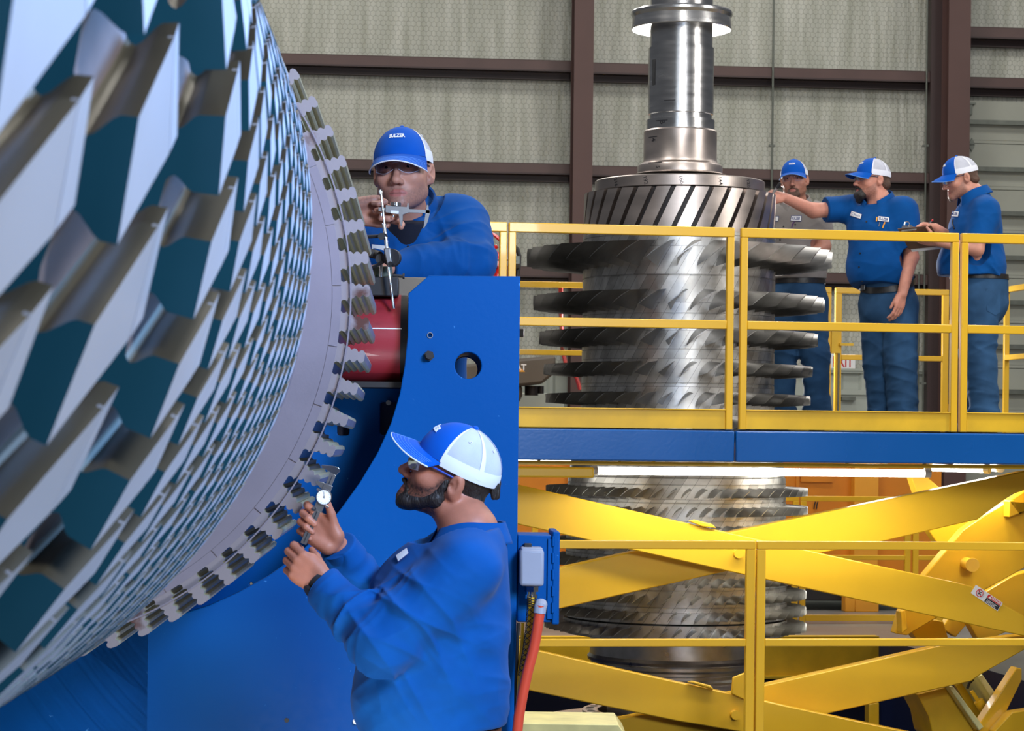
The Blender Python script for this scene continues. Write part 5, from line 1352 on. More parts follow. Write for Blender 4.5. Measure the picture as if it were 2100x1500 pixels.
def make_cap(H, person, text_w=0.066, detail=True, logo='SULZER', droop=0.020):
    FR = rad(63)
    M = H.M()
    m = MB(M); m.grid(lambda a, b: cap_pt(-FR + 2 * FR * a, b * math.pi / 2 * 0.998), 28, 16)
    cap_o = m.build('cap', M_['cap_blue'], person, recalc=False)
    # rear netting, white band and seams
    m = MB(M); m.grid(lambda a, b: cap_pt(FR + (2 * math.pi - 2 * FR) * a, 0.22 + (math.pi / 2 * 0.998 - 0.22) * b, -0.0005), 36, 14); m.build('cap_netting', M_['cap_mesh'], cap_o, recalc=False)
    m = MB(M); m.grid(lambda a, b: cap_pt(FR - 0.01 + (2 * math.pi - 2 * FR + 0.02) * a, -0.10 + 0.36 * b, 0.0008), 36, 4)
    for az in (FR, -FR, rad(118), rad(-118), math.pi):
        m.grid(lambda a, b: cap_pt(az + (a - 0.5) * (0.13 if abs(az) > 1.2 else 0.07) , b * 1.5, 0.0012), 3, 14)
    m.build('cap_band', M_['cap_white'], cap_o, recalc=False)
    if detail:
        m = MB(M)
        for az in (rad(88), rad(-88), rad(148), rad(-148)):
            c = Vector(cap_pt(az, 0.85, 0.001)); nrm = (c - Vector(CAPC)).normalized(); q = nrm.to_track_quat('Z', 'Y').to_matrix().to_4x4()
            m.lathe([(0.0022, 0), (0.0042, 0), (0.0042, 0.0012), (0.0022, 0.0012)], 14, Matrix.Translation(c) @ q, closed=True)
        m.build('cap_eyelets', M_['cap_white'], cap_o)
    c = cap_pt(0, math.pi / 2); m = MB(M); m.lathe([(0.0085, -0.002), (0.008, 0.003), (0.004, 0.006), (0, 0.0065)], 16, Matrix.Translation(c)); m.build('cap_button', M_['cap_blue'], cap_o)
    # bill
    def bill(a, b, lift=0.0):
        az = (a * 2 - 1); an = az * rad(64)
        i = Vector(cap_pt(an, 0.03, 0.0)); ox = 0.087 * math.sin(az * rad(84)); oy = CAPC[1] + 0.052 + 0.136 * math.cos(az * rad(84)) ** 0.75 * 1.0
        o = Vector((ox, oy, i.z))
        q = i.lerp(o, b); crv = 2.6 * q.x * q.x * (0.25 + 0.75 * b); return (q.x, q.y, q.z - 0.002 - droop * b - crv + lift)
    m = MB(M); m.grid(lambda a, b: bill(a, b, 0.0016), 28, 8); m.grid(lambda a, b: bill(a, b, -0.0016), 28, 8)
    m.grid(lambda a, b: bill(a, 1.0, -0.0016 + 0.0032 * b), 28, 1); m.build('cap_bill', M_['cap_blue'], cap_o)
    if detail:
        m = MB(M)
        for b in (0.42, 0.55, 0.68, 0.80, 0.91): m.tube([bill(0.04 + 0.92 * i / 30, b, 0.0020) for i in range(31)], 0.0006, 5)
        m.build('bill_stitching', M_['stitch'], cap_o)
    m = MB(M); m.tube([bill(i / 30, 1.0, 0.0) for i in range(31)], 0.0019, 6); m.build('bill_piping', M_['stitch'] if not detail else M_['cap_white'], cap_o)
    vs, fs = text_mesh(logo, 0.0195, 0.0006, 0.03, shear=0.0)
    xs = [v[0] for v in vs]; k = text_w / (max(xs) - min(xs)); m = MB(M)
    m.add([cap_pt(-x * k / CAPR[0], 0.62 + y * k / 0.09, 0.0014 + q) for x, y, q in vs], fs); m.build('cap_lettering', M_['white'], cap_o, smooth=False)
    return cap_o
def make_glasses(H, person, temple='temple_dark'):
    M = H.M(); m = MB(M)
    def lens(sx):
        def fn(a, b):
            x = sx * (0.008 + 0.056 * a); zz = 0.016 - 0.038 * b * (0.75 + 0.5 * math.sin(math.pi * min(1, a * 1.05)) * 0.5) - 0.004 * a
            y = 0.1165 - 7.0 * x * x - 0.10 * max(0, b - 0.5) * 0.04
            return (x, y, zz + 0.002)
        return fn
    for sx in (-1, 1): m.grid(lens(sx), 10, 6)
    g = m.build('safety_glasses', M_['lens'], person, recalc=False)
    m = MB(M)
    for sx in (-1, 1): m.tube([(sx * 0.064, 0.089, 0.012), (sx * 0.073, 0.06, 0.011), (sx * 0.080, 0.02, 0.010), (sx * 0.083, -0.015, 0.008)], 0.0026, 8)
    m.build('temple_arm', M_[temple], g)
    m = MB(M); m.tube([(-0.010, 0.117, 0.008), (0, 0.119, 0.010), (0.010, 0.117, 0.008)], 0.0018, 6)
    for sx in (-1, 1): m.tube([lens(sx)(i / 10, 0.0) for i in range(11)] + [lens(sx)(1.0, i / 6) for i in range(1, 7)] + [lens(sx)(1 - i / 10, 1.0) for i in range(1, 11)], 0.0010, 6)
    m.build('lens_rim', M_['lens_edge'], g)
def hair_back(H, person, m_, low=-0.06, front=0.0, thick=0.007, h=0.005):
    f = Field(); f.ell(H.p(0, -0.014, 0.028), [x * H.s for x in (0.077 + min(thick, 0.004), 0.098 + min(thick, 0.004), 0.086)], H.R, 0.01)
    f.cap(H.p(-0.04, -0.074, low + 0.025), H.p(0.04, -0.074, low + 0.025), (0.026 + thick * 0.8) * H.s, k=0.03)
    f.cut(H.p(0, front, 0), H.R @ Vector((0, 1, 0.25)))
    f.cut(H.p(0, -0.06, low), H.R @ Vector((0, 0.5, -1)))
    f.cut(H.p(0, 0, 0.075), H.R @ Vector((0, 0, 1)))
    for sx in (-1, 1): f.ell(H.p(sx * 0.085, -0.008, -0.012), [x * H.s for x in (0.02, 0.022, 0.034)], H.R, 0.004, 's')
    f.fold(0.004, [(190, 30, 20), (40, 170, 30), (120, -120, 10)], seed=3)
    soft('hair', f, h, m_, person)
def beard(H, person, m_, size=1.0, h=0.004, full=True, seed=1, off=0.0):
    f = Field(); s = H.s; t = 0.006 * size + off
    C = lambda a, b, ra, rb, k=0.016: f.cap(H.p(*a), H.p(*b), ra * s, rb * s, k * s)
    C((-0.020, 0.078, -0.108), (0.020, 0.078, -0.108), 0.021 + t, 0.021 + t)
    f.ell(H.p(0, 0.082, -0.112 - 0.012 * (size - 1)), [x * s for x in (0.026, 0.020 + t * 0.6, 0.022 + 0.014 * size)], H.R, 0.015)
    for sx in (-1, 1):
        if full:
            C((sx * 0.058, 0.010, -0.064), (sx * 0.028, 0.064, -0.100), 0.021 + t * 0.5, 0.024 + t)
            C((sx * 0.0665, 0.006, -0.010), (sx * 0.059, 0.010, -0.064), 0.0115, 0.019 + t * 0.4)
        C((sx * 0.003, 0.1005, -0.064), (sx * 0.027, 0.0865, -0.078), 0.0050 + t * 0.25, 0.0042 + t * 0.3, 0.008)
        C((sx * 0.027, 0.0865, -0.078), (sx * 0.024, 0.083, -0.100), 0.005 + t * 0.3, 0.009 + t * 0.3, 0.01)
    f.ell(H.p(0, 0.104, -0.079), [x * s for x in (0.021, 0.030, 0.0085)], H.R, 0.004, 's')
    f.fold(0.003, [(260, 60, 160), (-120, 280, 90), (90, 150, -320)], seed=seed)
    soft('beard', f, h, m_, person)
def hand(F_, wrist, f, n, left=False, s=1.0, curl=(40, 55, 35), spread=0.05, thumb=(0.9, 0.35, 35), curls=None, thumb_n=0.35):
    """palm and five fingers; f finger direction, n palm normal; returns joints"""
    f = Vector(f).normalized(); n = Vector(n); n = (n - f * n.dot(f)).normalized()
    t = n.cross(f) if left else f.cross(n)         # thumb side
    w = Vector(wrist)
    def P(a, b, c): return w + (f * a + t * b + n * c) * s
    kn = [(0.092, 0.030), (0.095, 0.009), (0.090, -0.012), (0.082, -0.031)]
    for (a, b), r in zip(kn, (0.0128, 0.0130, 0.0125, 0.0115)):
        F_.cap(P(0.012, b * 0.62, 0), P(a - 0.006, b, 0), 0.0150 * s, r * s, 0.012)
    F_.cap(P(0.02, 0.026, 0.006), P(0.066, 0.038, 0.006), 0.017 * s, 0.012 * s, 0.015)       # thumb mound
    F_.cap(P(0.02, -0.020, 0.006), P(0.06, -0.028, 0.004), 0.014 * s, 0.011 * s, 0.015)
    L = [(0.044, 0.026, 0.021), (0.048, 0.030, 0.022), (0.044, 0.028, 0.021), (0.034, 0.021, 0.019)]
    R = [0.0108, 0.0110, 0.0105, 0.0094]
    tips = []
    for i, ((a, b), ls, r) in enumerate(zip(kn, L, R)):
        cu = curls[i] if curls else curl
        p = P(a, b, 0); d = (f + t * spread * (1.2 - i * 0.8)).normalized(); ang = 0
        for j, (l, c) in enumerate(zip(ls, cu)):
            ang += c; dd = d * math.cos(rad(ang)) + n * math.sin(rad(ang)); q = p + dd * l * s
            F_.cap(p, q, (r - 0.0007 * j) * s, (r - 0.0007 * (j + 1)) * s, 0.0035)
            p = q
        tips.append((p, dd))
    a, b, bend = thumb
    p = P(0.035, 0.034, 0.008); d = (f * a + t * b * 1.6 + n * thumb_n).normalized()
    q = p + d * 0.040 * s; F_.cap(p, q, 0.0135 * s, 0.0115 * s, 0.008)
    d2 = (d + (n * 0.3 - t * 0.8) * math.sin(rad(bend)) * 0.7).normalized(); q2 = q + d2 * 0.032 * s; F_.cap(q, q2, 0.0112 * s, 0.0088 * s, 0.004)
    tips.append((q2, d2))
    return tips
def nails(tips_n, person, m_): pass
def collar(person, N, up, fwd, r=0.070, hgt=0.042, m_=None, ry=1.05, spread=0.55, drop=0.045):
    """folded shirt collar round the neck base N"""
    u = Vector(up).normalized(); f = Vector(fwd); f = (f - u * f.dot(u)).normalized(); x = f.cross(u)
    m = MB()
    prof = [(0.000, -0.012), (0.002, hgt * 0.5), (0.003, hgt), (0.008, hgt + 0.003), (0.014, hgt * 0.75), (0.024, hgt * 0.25), (0.030, -0.004)]
    def fn(a, b):
        ph = spread * 0.5 + (2 * math.pi - spread) * a      # from the front opening round the back
        i = b * (len(prof) - 1); k = min(int(i), len(prof) - 2); w_ = i - k
        dr = prof[k][0] * (1 - w_) + prof[k + 1][0] * w_; z = prof[k][1] * (1 - w_) + prof[k + 1][1] * w_
        front = max(0.0, math.cos(ph)) ** 2
        if b > 0.6: z -= drop * front * (b - 0.6) / 0.4; dr += 0.018 * front * (b - 0.6) / 0.4
        z -= 0.030 * front
        z += 0.008 * (1 - math.cos(ph)) * 0.5
        return N + (f * math.cos(ph) * ry + x * math.sin(ph)) * (r + dr) + u * z
    m.grid(fn, 48, 12); o = m.build('collar', m_, person, recalc=True)
    s = o.modifiers.new('thick', 'SOLIDIFY'); s.thickness = 0.0025; return o
def ring_on(field, c, up, X, z0, z1, lift, n=72, rmax=0.6):
    """band that hugs a soft surface round axis c/up between heights z0 and z1"""
    u = Vector(up).normalized(); x = Vector(X); x = (x - u * x.dot(u)).normalized(); y = u.cross(x)
    rings = []
    for z in (z0, (z0 + z1) / 2, z1):
        o = []; d = []
        for i in range(n):
            a = 2 * math.pi * i / n; q = x * math.cos(a) + y * math.sin(a)
            o.append(Vector(c) + u * z + q * rmax); d.append(-q)
        p, _ = field.trace(np.array(o), np.array(d), tmax=rmax * 1.2)
        rings.append(p - np.array(d, np.float32) * lift)
    vs = [tuple(v) for r in rings for v in r]
    fs = [(j*n + i, j*n + (i+1) % n, (j+1)*n + (i+1) % n, (j+1)*n + i) for j in range(2) for i in range(n)]
    m = MB(); m.add(vs, fs); return m
def patch(field, quad, text, person, mats, size=0.5, lift=0.004, border=True, weight=0.03):
    """sewn patch seen between four pixels (tl, tr, br, bl)"""
    tl, tr, br, bl = [np.array(q, float) for q in quad]
    def uv(a, b): return tl * (1 - a) * (1 - b) + tr * a * (1 - b) + br * a * b + bl * (1 - a) * b
    m = MB(); nx, ny = 10, 4
    pc, _ = surf(field, [uv(0.5, 0.5), uv(0.2, 0.5), uv(0.8, 0.5)])
    if (np.abs(field.ev(pc)) > 0.02).sum() > 1: return None
    def sheet(a0, a1, b0, b1, lf):
        pts = [uv(a0 + (a1 - a0) * i / nx, b0 + (b1 - b0) * j / ny) for j in range(ny + 1) for i in range(nx + 1)]
        p, _ = surf(field, pts, lf)
        m.add([tuple(v) for v in p], [(j*(nx+1) + i, j*(nx+1) + i + 1, (j+1)*(nx+1) + i + 1, (j+1)*(nx+1) + i) for j in range(ny) for i in range(nx)])
    if border: m.cur = 1; sheet(0, 1, 0, 1, lift)
    m.cur = 0; sheet(0.04, 0.96, 0.09, 0.91, lift + 0.0012)
    if text:
        vs, fs = text_mesh(text, 1.0, 0.0, weight)
        xs = [v[0] for v in vs]; ys = [v[1] for v in vs]; wd = max(xs) - min(xs); hg = max(ys) - min(ys); cx = (max(xs) + min(xs)) / 2; cy = (max(ys) + min(ys)) / 2
        a = [0.5 + (v[0] - cx) / wd * 0.78 for v in vs]; b = [0.5 - (v[1] - cy) / hg * size for v in vs]
        p, _ = surf(field, [uv(i, j) for i, j in zip(a, b)], lift + 0.0024)
        m.cur = 1; m.add([tuple(v) for v in p], fs)
    return m.build('sewn_patch', mats, person, smooth=False, recalc=False)
def dots(field, uvs, r, person, m_, name='buttons', lift=0.002):
    p, n = surf(field, uvs, lift); m = MB()
    for a, b in zip(p, n):
        a = Vector(a); b = Vector(b); m.cyl(a - b * 0.002, a + b * 0.0015, r, n=10)
    return m.build(name, m_, person)
def lap(p, n): return Vector(p) + Vector(n)
# ------------------------------------------------------------------ the workers
def skin_set(tag_, base, lip, brow_lip_shade, stub):
    return [skin(tag_ + '_skin', srgb(*base), srgb(*lip), srgb(*brow_lip_shade), srgb(*stub))]
def leg_prims(F_, hip, knee, ankle, rh, rk, ra, k=0.03):
    F_.cap(hip, knee, rh, rk, k); F_.cap(knee, ankle, rk, ra, k)
def jeans(person, pel, X, hips, knees, ankles, waist_z, rw, rd, loose=0.012, seed=0, h=0.006, rh=0.095, rk=0.078, ra=0.072, mat_='denim', ux=(0, 0, 1)):
    f = Field(); pel = Vector(pel)
    f.econe(pel + Vector((0, 0, -0.06)), Vector((pel.x, pel.y, waist_z + 0.01)), X, rw * 1.04, rd * 1.04, rw, rd, 0.05)
    for hp, kn, an in zip(hips, knees, ankles):
        f.cap(hp, kn, rh, rk, 0.03); f.cap(kn, an, rk, ra, 0.03)
        f.cap(Vector(an) + Vector((0, 0, 0.02)), Vector(an) - Vector((0, 0, 0.03)), ra * 1.05, ra * 1.08, 0.02)
    f.cut((pel.x, pel.y, waist_z), (0, 0, 1))
    for an in ankles: f.cut(Vector(an) - Vector((0, 0, 0.055)), (0, 0, -1), an, 0.25)
    for kn in knees: f.fold(0.016, [(20, 10, 70), (-25, 20, 55)], kn, 0.2, seed)
    for an in ankles: f.fold(0.020, [(12, 18, 85), (-18, 8, 65)], an, 0.2, seed + 2)
    f.fold(0.010, [(35, 20, 40), (-40, 15, 38), (10, 35, -45)], pel, 0.28, seed + 4)
    soft('jeans', f, h, M_[mat_], person); return f
def boots(person, ankles, fwd, floor, h=0.007):
    fw = Vector(fwd).normalized(); sd = Vector((-fw.y, fw.x, 0))
    for an in ankles:
        f = Field(); b = Vector((an[0], an[1], floor))
        f.cap(b + Vector((0, 0, 0.055)) - fw * 0.03, b + Vector((0, 0, 0.14)), 0.050, 0.050, 0.03)
        f.econe(b - fw * 0.045 + Vector((0, 0, 0.045)), b + fw * 0.17 + Vector((0, 0, 0.035)), sd, 0.043, 0.045, 0.046, 0.033, 0.03)
        f.cut(b + Vector((0, 0, 0.003)), (0, 0, -1))
        soft('boot', f, h, M_['boot'], person)
def torso_body(F_, pel, waist, chest, neck, X, sc=1.0):
    F_.econe(pel, waist, X, 0.155 * sc, 0.11 * sc, 0.14 * sc, 0.105 * sc, 0.04); F_.econe(waist, chest, X, 0.14 * sc, 0.105 * sc, 0.155 * sc, 0.115 * sc, 0.05)
    F_.econe(chest, neck, X, 0.150 * sc, 0.11 * sc, 0.07, 0.07, 0.05)
def bodypart(F_, sh, el, wr, r=(0.050, 0.040, 0.027)):
    F_.cap(sh, el, r[0], r[1], 0.03); F_.cap(el, wr, r[1], r[2], 0.02)
def P_(u, v, d): return W(u, v, d)
def below(p, z): return Vector((p[0], p[1], z))

# ---- the bearded worker in front of the stand
d = 6.22
S1 = skin_set('bearded', (176, 112, 88), (150, 86, 76), (38, 30, 28), (60, 46, 42))
A = thing('person', 'bearded worker in blue shirt and cap measuring the rotor rim with a dial caliper', 'person', below(P_(893, 1500, d), 0.0))
pel, waist, chest, neck = P_(893, 1530, d), P_(893, 1440, d), P_(935, 1225, d), P_(962, 1092, d)
X1 = Vector((0.12, 1, 0))
shN, shF = P_(958, 1168, d - 0.185), P_(925, 1150, d + 0.185)
elN, wrN = P_(783, 1322, d - 0.22), P_(664, 1206, d - 0.11)
elF, wrF = P_(785, 1268, d + 0.17), P_(694, 1122, d + 0.02)
H1 = Head(P_(926, 971, d + 0.05), (-1, -0.12, 0), 23, -13, 1.04)
B = Field()
torso_body(B, pel, waist, chest, neck, X1)
for sh, el, wr in ((shN, elN, wrN), (shF, elF, wrF)): bodypart(B, sh, el, wr, (0.052, 0.042, 0.028))
fN = Vector((-0.80, 0.10, 0.60)); tN = hand(B, P_(662, 1200, d - 0.11), fN, (0.1, 1, -0.05), left=True, s=0.98, curls=[(35, 60, 40), (42, 62, 40), (48, 62, 40), (52, 62, 40)], thumb=(0.9, 0.2, 15), thumb_n=0.8)
fF = Vector((-0.72, 0.05, 0.62)); tF = hand(B, P_(690, 1122, d - 0.01), fF, (0.05, -1, 0.02), left=False, s=0.98, curls=[(30, 75, 55), (55, 80, 50), (60, 80, 50), (62, 80, 50)], thumb=(0.82, 0.36, 6), thumb_n=0.28)
hipsA = [P_(880, 1570, d - 0.09), P_(895, 1570, d + 0.09)]
kneeA = [below(P_(870, 1700, d - 0.10), 0.52), below(P_(890, 1700, d + 0.12), 0.52)]; ankA = [below(P_(900, 1700, d - 0.11), 0.10), below(P_(880, 1700, d + 0.13), 0.10)]
for a, b, c in zip(hipsA, kneeA, ankA): leg_prims(B, a, b, c, 0.085, 0.058, 0.042)
for c in ankA: B.cap(c, Vector(c) + Vector((-0.14, -0.02, -0.06)), 0.038, 0.028, 0.02)
head_prims(B, H1, neck)
soft('body', B, 0.0034, S1, A, face_class(H1, 1.0, 1.0))
eyes(H1, A, (0.0, 1, 0.05))
# shirt
s = Field()
s.econe(P_(884, 1545, d), P_(887, 1420, d), X1, 0.172, 0.168, 0.180, 0.182, 0.05)
s.econe(P_(884, 1420, d), P_(908, 1235, d), X1, 0.180, 0.184, 0.195, 0.165, 0.08)
s.econe(P_(908, 1235, d), P_(957, 1110, d), X1, 0.190, 0.158, 0.09, 0.082, 0.08)
TA = Field(); TA.pr = list(s.pr)
s.cap(P_(965, 1130, d - 0.10), P_(950, 1130, d + 0.10), 0.078, k=0.08)
def sleeve(F_, sh, el, wr, r, cut=0.0, seed=0, amp=0.010):
    sh, el, wr = Vector(sh), Vector(el), Vector(wr)
    F_.cap(sh, el, r[0], r[1], 0.05); F_.cap(el, wr, r[1], r[2], 0.03)
    if cut is not None:
        q = (wr - el).normalized(); c = wr - q * cut; F_.cut(c, q, c, 0.13)
    ax1 = (el - sh).normalized() * 78; ax2 = (wr - el).normalized() * 95
    F_.fold(amp * 1.3, [ax1 + Vector((20, 10, -15)), ax1 * 0.8 - Vector((25, 5, 10))], sh.lerp(el, 0.75), 0.15, seed)
    F_.fold(amp * 1.5, [ax2 + Vector((15, -10, 20)), ax2 * 0.75 + Vector((-25, 15, 0))], el.lerp(wr, 0.42), 0.15, seed + 1)
sleeve(s, shF, elF, wrF, (0.082, 0.064, 0.047), 0.0, 3)
sleeve(s, shN, elN, wrN, (0.086, 0.068, 0.047), 0.0, 7, 0.016)
s.cut(P_(961, 1098, d), Vector((-0.30, 0, 1)), P_(960, 1080, d), 0.16)
s.cut(P_(890, 1487, d), Vector((0.03, 0, -1)))
s.fold(0.018, [(28, 12, 42), (-22, 18, 60), (50, -10, 26)], P_(900, 1360, d - 0.1), 0.24, 11)
s.fold(0.014, [(60, 10, 40), (-30, 10, 70)], P_(850, 1420, d - 0.1), 0.2, 12)
s.fold(0.011, [(40, 12, 66), (-15, 18, 80)], P_(985, 1400, d - 0.1), 0.16, 14)
so = soft('shirt', s, 0.0042, M_['shirt_blue'], A)
SHIRT_A = s
collar(so, P_(962, 1098, d) + Vector((0.0, 0, -0.012)), (0.10, -0.04, 1), (-1, -0.1, -0.25), r=0.072, hgt=0.046, m_=M_['shirt_blue'], ry=1.12, spread=0.75)
for (a, b, r) in ((elN, wrN, 0.047), (elF, wrF, 0.046)):
    q = (Vector(b) - Vector(a)).normalized(); m = MB(); mm = q.to_track_quat('Z', 'Y').to_matrix().to_4x4()
    m.lathe([(r - 0.008, 0.004), (r + 0.003, 0.002), (r + 0.004, -0.02), (r + 0.004, -0.058), (r - 0.002, -0.062)], 40, Matrix.Translation(Vector(b)) @ mm); m.f = [f for f in m.f if len(f) == 4]; m.mi = m.mi[:len(m.f)]
    m.build('cuff', M_['shirt_blue'], so, recalc=False)
jA = jeans(A, P_(887, 1560, d), X1, hipsA, kneeA, ankA, P_(890, 1484, d).z, 0.158, 0.168, seed=5, h=0.008, rh=0.118, rk=0.088, ra=0.078)
ring_on(jA, P_(888, 1490, d), (0.03, 0, 1), (1, 0, 0), -0.012, 0.022, 0.006).build('belt', M_['belt_brown'], A, recalc=False)
m = MB()
for u in (858, 968, 990):
    p, n = surf(jA, [(u, 1480), (u + 1, 1499), (u + 9, 1499), (u + 8, 1480)], 0.011); m.add([tuple(x) for x in p], [(0, 1, 2, 3)])
m.build('belt_loops', M_['denim'], A, recalc=False)
boots(A, ankA, (-1, -0.1, 0), 0.0)
make_cap(H1, A, droop=0.004)
make_glasses(H1, A, 'temple_blue')
hair_back(H1, A, M_['hair'], low=-0.078, front=-0.012, thick=0.008, h=0.0036)
beard(H1, A, M_['hair'], 0.5, 0.0032, True, off=-0.0048)
# forelock out of the cap opening at the back
f = Field(); f.cap(H1.p(0.01, -0.112, 0.022), H1.p(0.0, -0.128, -0.008), 0.013, 0.008, 0.008); f.cap(H1.p(-0.02, -0.108, 0.02), H1.p(-0.028, -0.121, -0.006), 0.012, 0.007, 0.008); f.cap(H1.p(0.025, -0.106, 0.02), H1.p(0.03, -0.119, -0.012), 0.012, 0.007, 0.008)
f.fold(0.004, [(190, 30, 20), (40, 170, 30)], seed=9); soft('hair_tuft', f, 0.004, M_['hair'], A)
# brows and sideburn come with the hair; wrist watch
q = (Vector(wrN) - Vector(elN)).normalized(); mm = q.to_track_quat('Z', 'Y').to_matrix().to_4x4()
m = MB(); m.lathe([(0.030, -0.010), (0.034, -0.010), (0.034, 0.010), (0.030, 0.010)], 36, Matrix.Translation(Vector(wrN) + q * 0.014) @ mm, closed=True); wt = m.build('wrist_watch', M_['rubber'], A)
c = Vector(wrN) + q * 0.014; nn = (Vector((-0.55, -0.55, -0.65)) - q * Vector((-0.55, -0.55, -0.65)).dot(q)).normalized(); m = MB(); m.cyl(c + nn * 0.031, c + nn * 0.041, 0.019, n=24); m.build('watch_case', M_['dark'], wt, bevel=0.002)
# chest patches and pocket on the far breast
mats_patch = [M_['white'], mat('navy_patch_thread', srgb(30, 60, 130), 0.8)]
patch(TA, ((815, 1143), (838, 1127), (842, 1140), (820, 1158)), '', so, mats_patch, border=True, lift=0.007)

# ---- dial caliper in his hands
DC = thing('dial_caliper', 'steel dial caliper with round white dial held against the rim by the bearded worker', 'caliper', P_(655, 1050, d - 0.045))
cd = d - 0.062
c0_, c1_ = P_(622, 1116, cd), P_(688, 962, cd)
ex_ = (c1_ - c0_).normalized(); ey_ = Vector((0, -1, 0)); ez_ = ex_.cross(ey_)           # along the beam, towards camera, across
CM = Matrix(((ex_.x, ez_.x, ey_.x, c0_.x), (ex_.y, ez_.y, ey_.y, c0_.y), (ex_.z, ez_.z, ey_.z, c0_.z), (0, 0, 0, 1)))
Lc = (c1_ - c0_).length
sg = 1 if ez_.x < 0 else -1           # which side faces the rotor
m = MB(CM); m.box((0, -0.008, -0.0018), (Lc, 0.008, 0.0018)); m.build('beam', M_['satin'], DC, bevel=0.0006)
m = MB(CM); m.box((0.004, sg * 0.0005 - 0.0012, 0.0018), (Lc - 0.02, sg * 0.0005 + 0.0016, 0.0024)); m.build('rack', M_['chrome'], DC)
def jaw(x, dirn, base): return [(x, 0.006 * sg, -0.002), (x + base, 0.006 * sg, -0.002), (x + base * 0.55, 0.040 * sg, -0.002), (x + base * 0.2, 0.042 * sg, -0.002), (x, 0.038 * sg, -0.002)]
m = MB(CM); m.prism([(x, y, -0.002) for x, y in ((Lc - 0.016, -0.008 * sg), (Lc, -0.014 * sg), (Lc + 0.006, -0.006 * sg), (Lc + 0.004, 0.010 * sg), (Lc - 0.004, 0.036 * sg), (Lc - 0.010, 0.036 * sg), (Lc - 0.013, 0.010 * sg))], (0, 0, 0.004)); m.build('fixed_jaw', M_['chrome'], DC, bevel=0.0005)
xs_ = Lc * 0.60
m = MB(CM); m.box((xs_ - 0.035, -0.0115, -0.004), (xs_ + 0.040, 0.0115, 0.004)); m.prism([(x, y, -0.002) for x, y in ((xs_ + 0.022, 0.0115 * sg), (xs_ + 0.040, 0.0115 * sg), (xs_ + 0.037, 0.034 * sg), (xs_ + 0.031, 0.034 * sg))], (0, 0, 0.004)); m.build('slider', M_['satin'], DC, bevel=0.0006)
dcn = (xs_ + 0.006, -0.002 * sg)
m = MB(CM @ Matrix.Translation((dcn[0], dcn[1], 0.004))); m.lathe([(0.0, 0), (0.0205, 0), (0.0208, 0.005), (0.0195, 0.0072), (0.0185, 0.0072), (0.0185, 0.006)], 40); m.f = m.f[:-1]; m.mi = m.mi[:-1]; dl = m.build('dial_bezel', M_['satin'], DC)
m = MB(CM @ Matrix.Translation((dcn[0], dcn[1], 0.0098))); m.add([(0.0186 * math.cos(2*math.pi*i/40), 0.0186 * math.sin(2*math.pi*i/40), 0) for i in range(40)], [tuple(range(40))]); m.cur = 1
for i in range(20):
    a = 2 * math.pi * i / 20; r0 = 0.0135 if i % 2 == 0 else 0.0155; m.tube([(r0 * math.cos(a), r0 * math.sin(a), 0.0003), (0.0168 * math.cos(a), 0.0168 * math.sin(a), 0.0003)], 0.0004, 4)
m.tube([(-0.003, 0.002, 0.0008), (0.0135, -0.006, 0.0008)], 0.0006, 4); m.cyl((0, 0, 0.0003), (0, 0, 0.0014), 0.0016, n=10)
m.build('dial_face', [M_['white'], M_['ink']], dl)
m = MB(CM)
for x, y in ((xs_ + 0.018, 0.022 * sg), (xs_ - 0.014, -0.022 * sg), (xs_ - 0.03, 0.014 * sg)): m.cyl((x, y * 0.6, 0.004), (x, y * 1.05, 0.004), 0.003, n=12)
m.cyl((xs_ - 0.032, 0.010 * sg, -0.003), (xs_ - 0.032, 0.010 * sg, 0.006), 0.006, n=16); m.build('thumb_screws', M_['chrome'], DC)

# ---- the worker leaning on the stand
d = 7.95
S2 = skin_set('leaning', (186, 132, 112), (168, 96, 92), (46, 36, 34), (120, 90, 84))
A = thing('person', 'worker in blue shirt leaning on the tall stand, holding up a flat vernier caliper', 'person', below(P_(850, 800, d + 0.25), 0.862))
pel, waist, chest, neck = P_(850, 850, d + 0.22), P_(850, 700, d + 0.16), P_(842, 545, d + 0.06), P_(832, 448, d + 0.03)
X2 = Vector((1, 0.08, 0))
shR, shL = P_(728, 470, d + 0.10), P_(945, 462, d + 0.04)           # viewer left, viewer right
elR, wrR = P_(640, 505, d - 0.10), P_(720, 432, d - 0.33)
elL, wrL = P_(964, 540, d - 0.10), P_(806, 551, d - 0.24)
H2 = Head(P_(826, 350, d - 0.085), (-0.14, -1, 0), 1, 2.5, 1.10)
B = Field(); torso_body(B, pel, waist, chest, neck, X2)
bodypart(B, shR, elR, wrR); bodypart(B, shL, elL, wrL)
tR = hand(B, P_(722, 430, d - 0.34), (0.95, -0.05, 0.02), (0.05, -0.88, -0.42), left=False, s=1.10, curls=[(22, 38, 30), (44, 88, 60), (52, 92, 60), (58, 92, 60)], thumb=(1.15, 0.06, 3), thumb_n=0.35)
hand(B, P_(808, 550, d - 0.25), (-0.94, -0.1, -0.08), (0, 0, -1), left=True, s=1.0, curl=(15, 20, 15))
hips2 = [P_(800, 900, d + 0.25), P_(900, 900, d + 0.25)]; knee2 = [below(P_(800, 900, d + 0.30), 1.36), below(P_(900, 900, d + 0.30), 1.36)]; ank2 = [below(P_(795, 900, d + 0.34), 0.96), below(P_(905, 900, d + 0.34), 0.96)]
for a, b, c in zip(hips2, knee2, ank2): leg_prims(B, a, b, c, 0.085, 0.06, 0.042)
head_prims(B, H2, neck, 1.06)
soft('body', B, 0.0031, S2, A, face_class(H2, 0.7))
eyes(H2, A, (0.12, 1, -0.10))
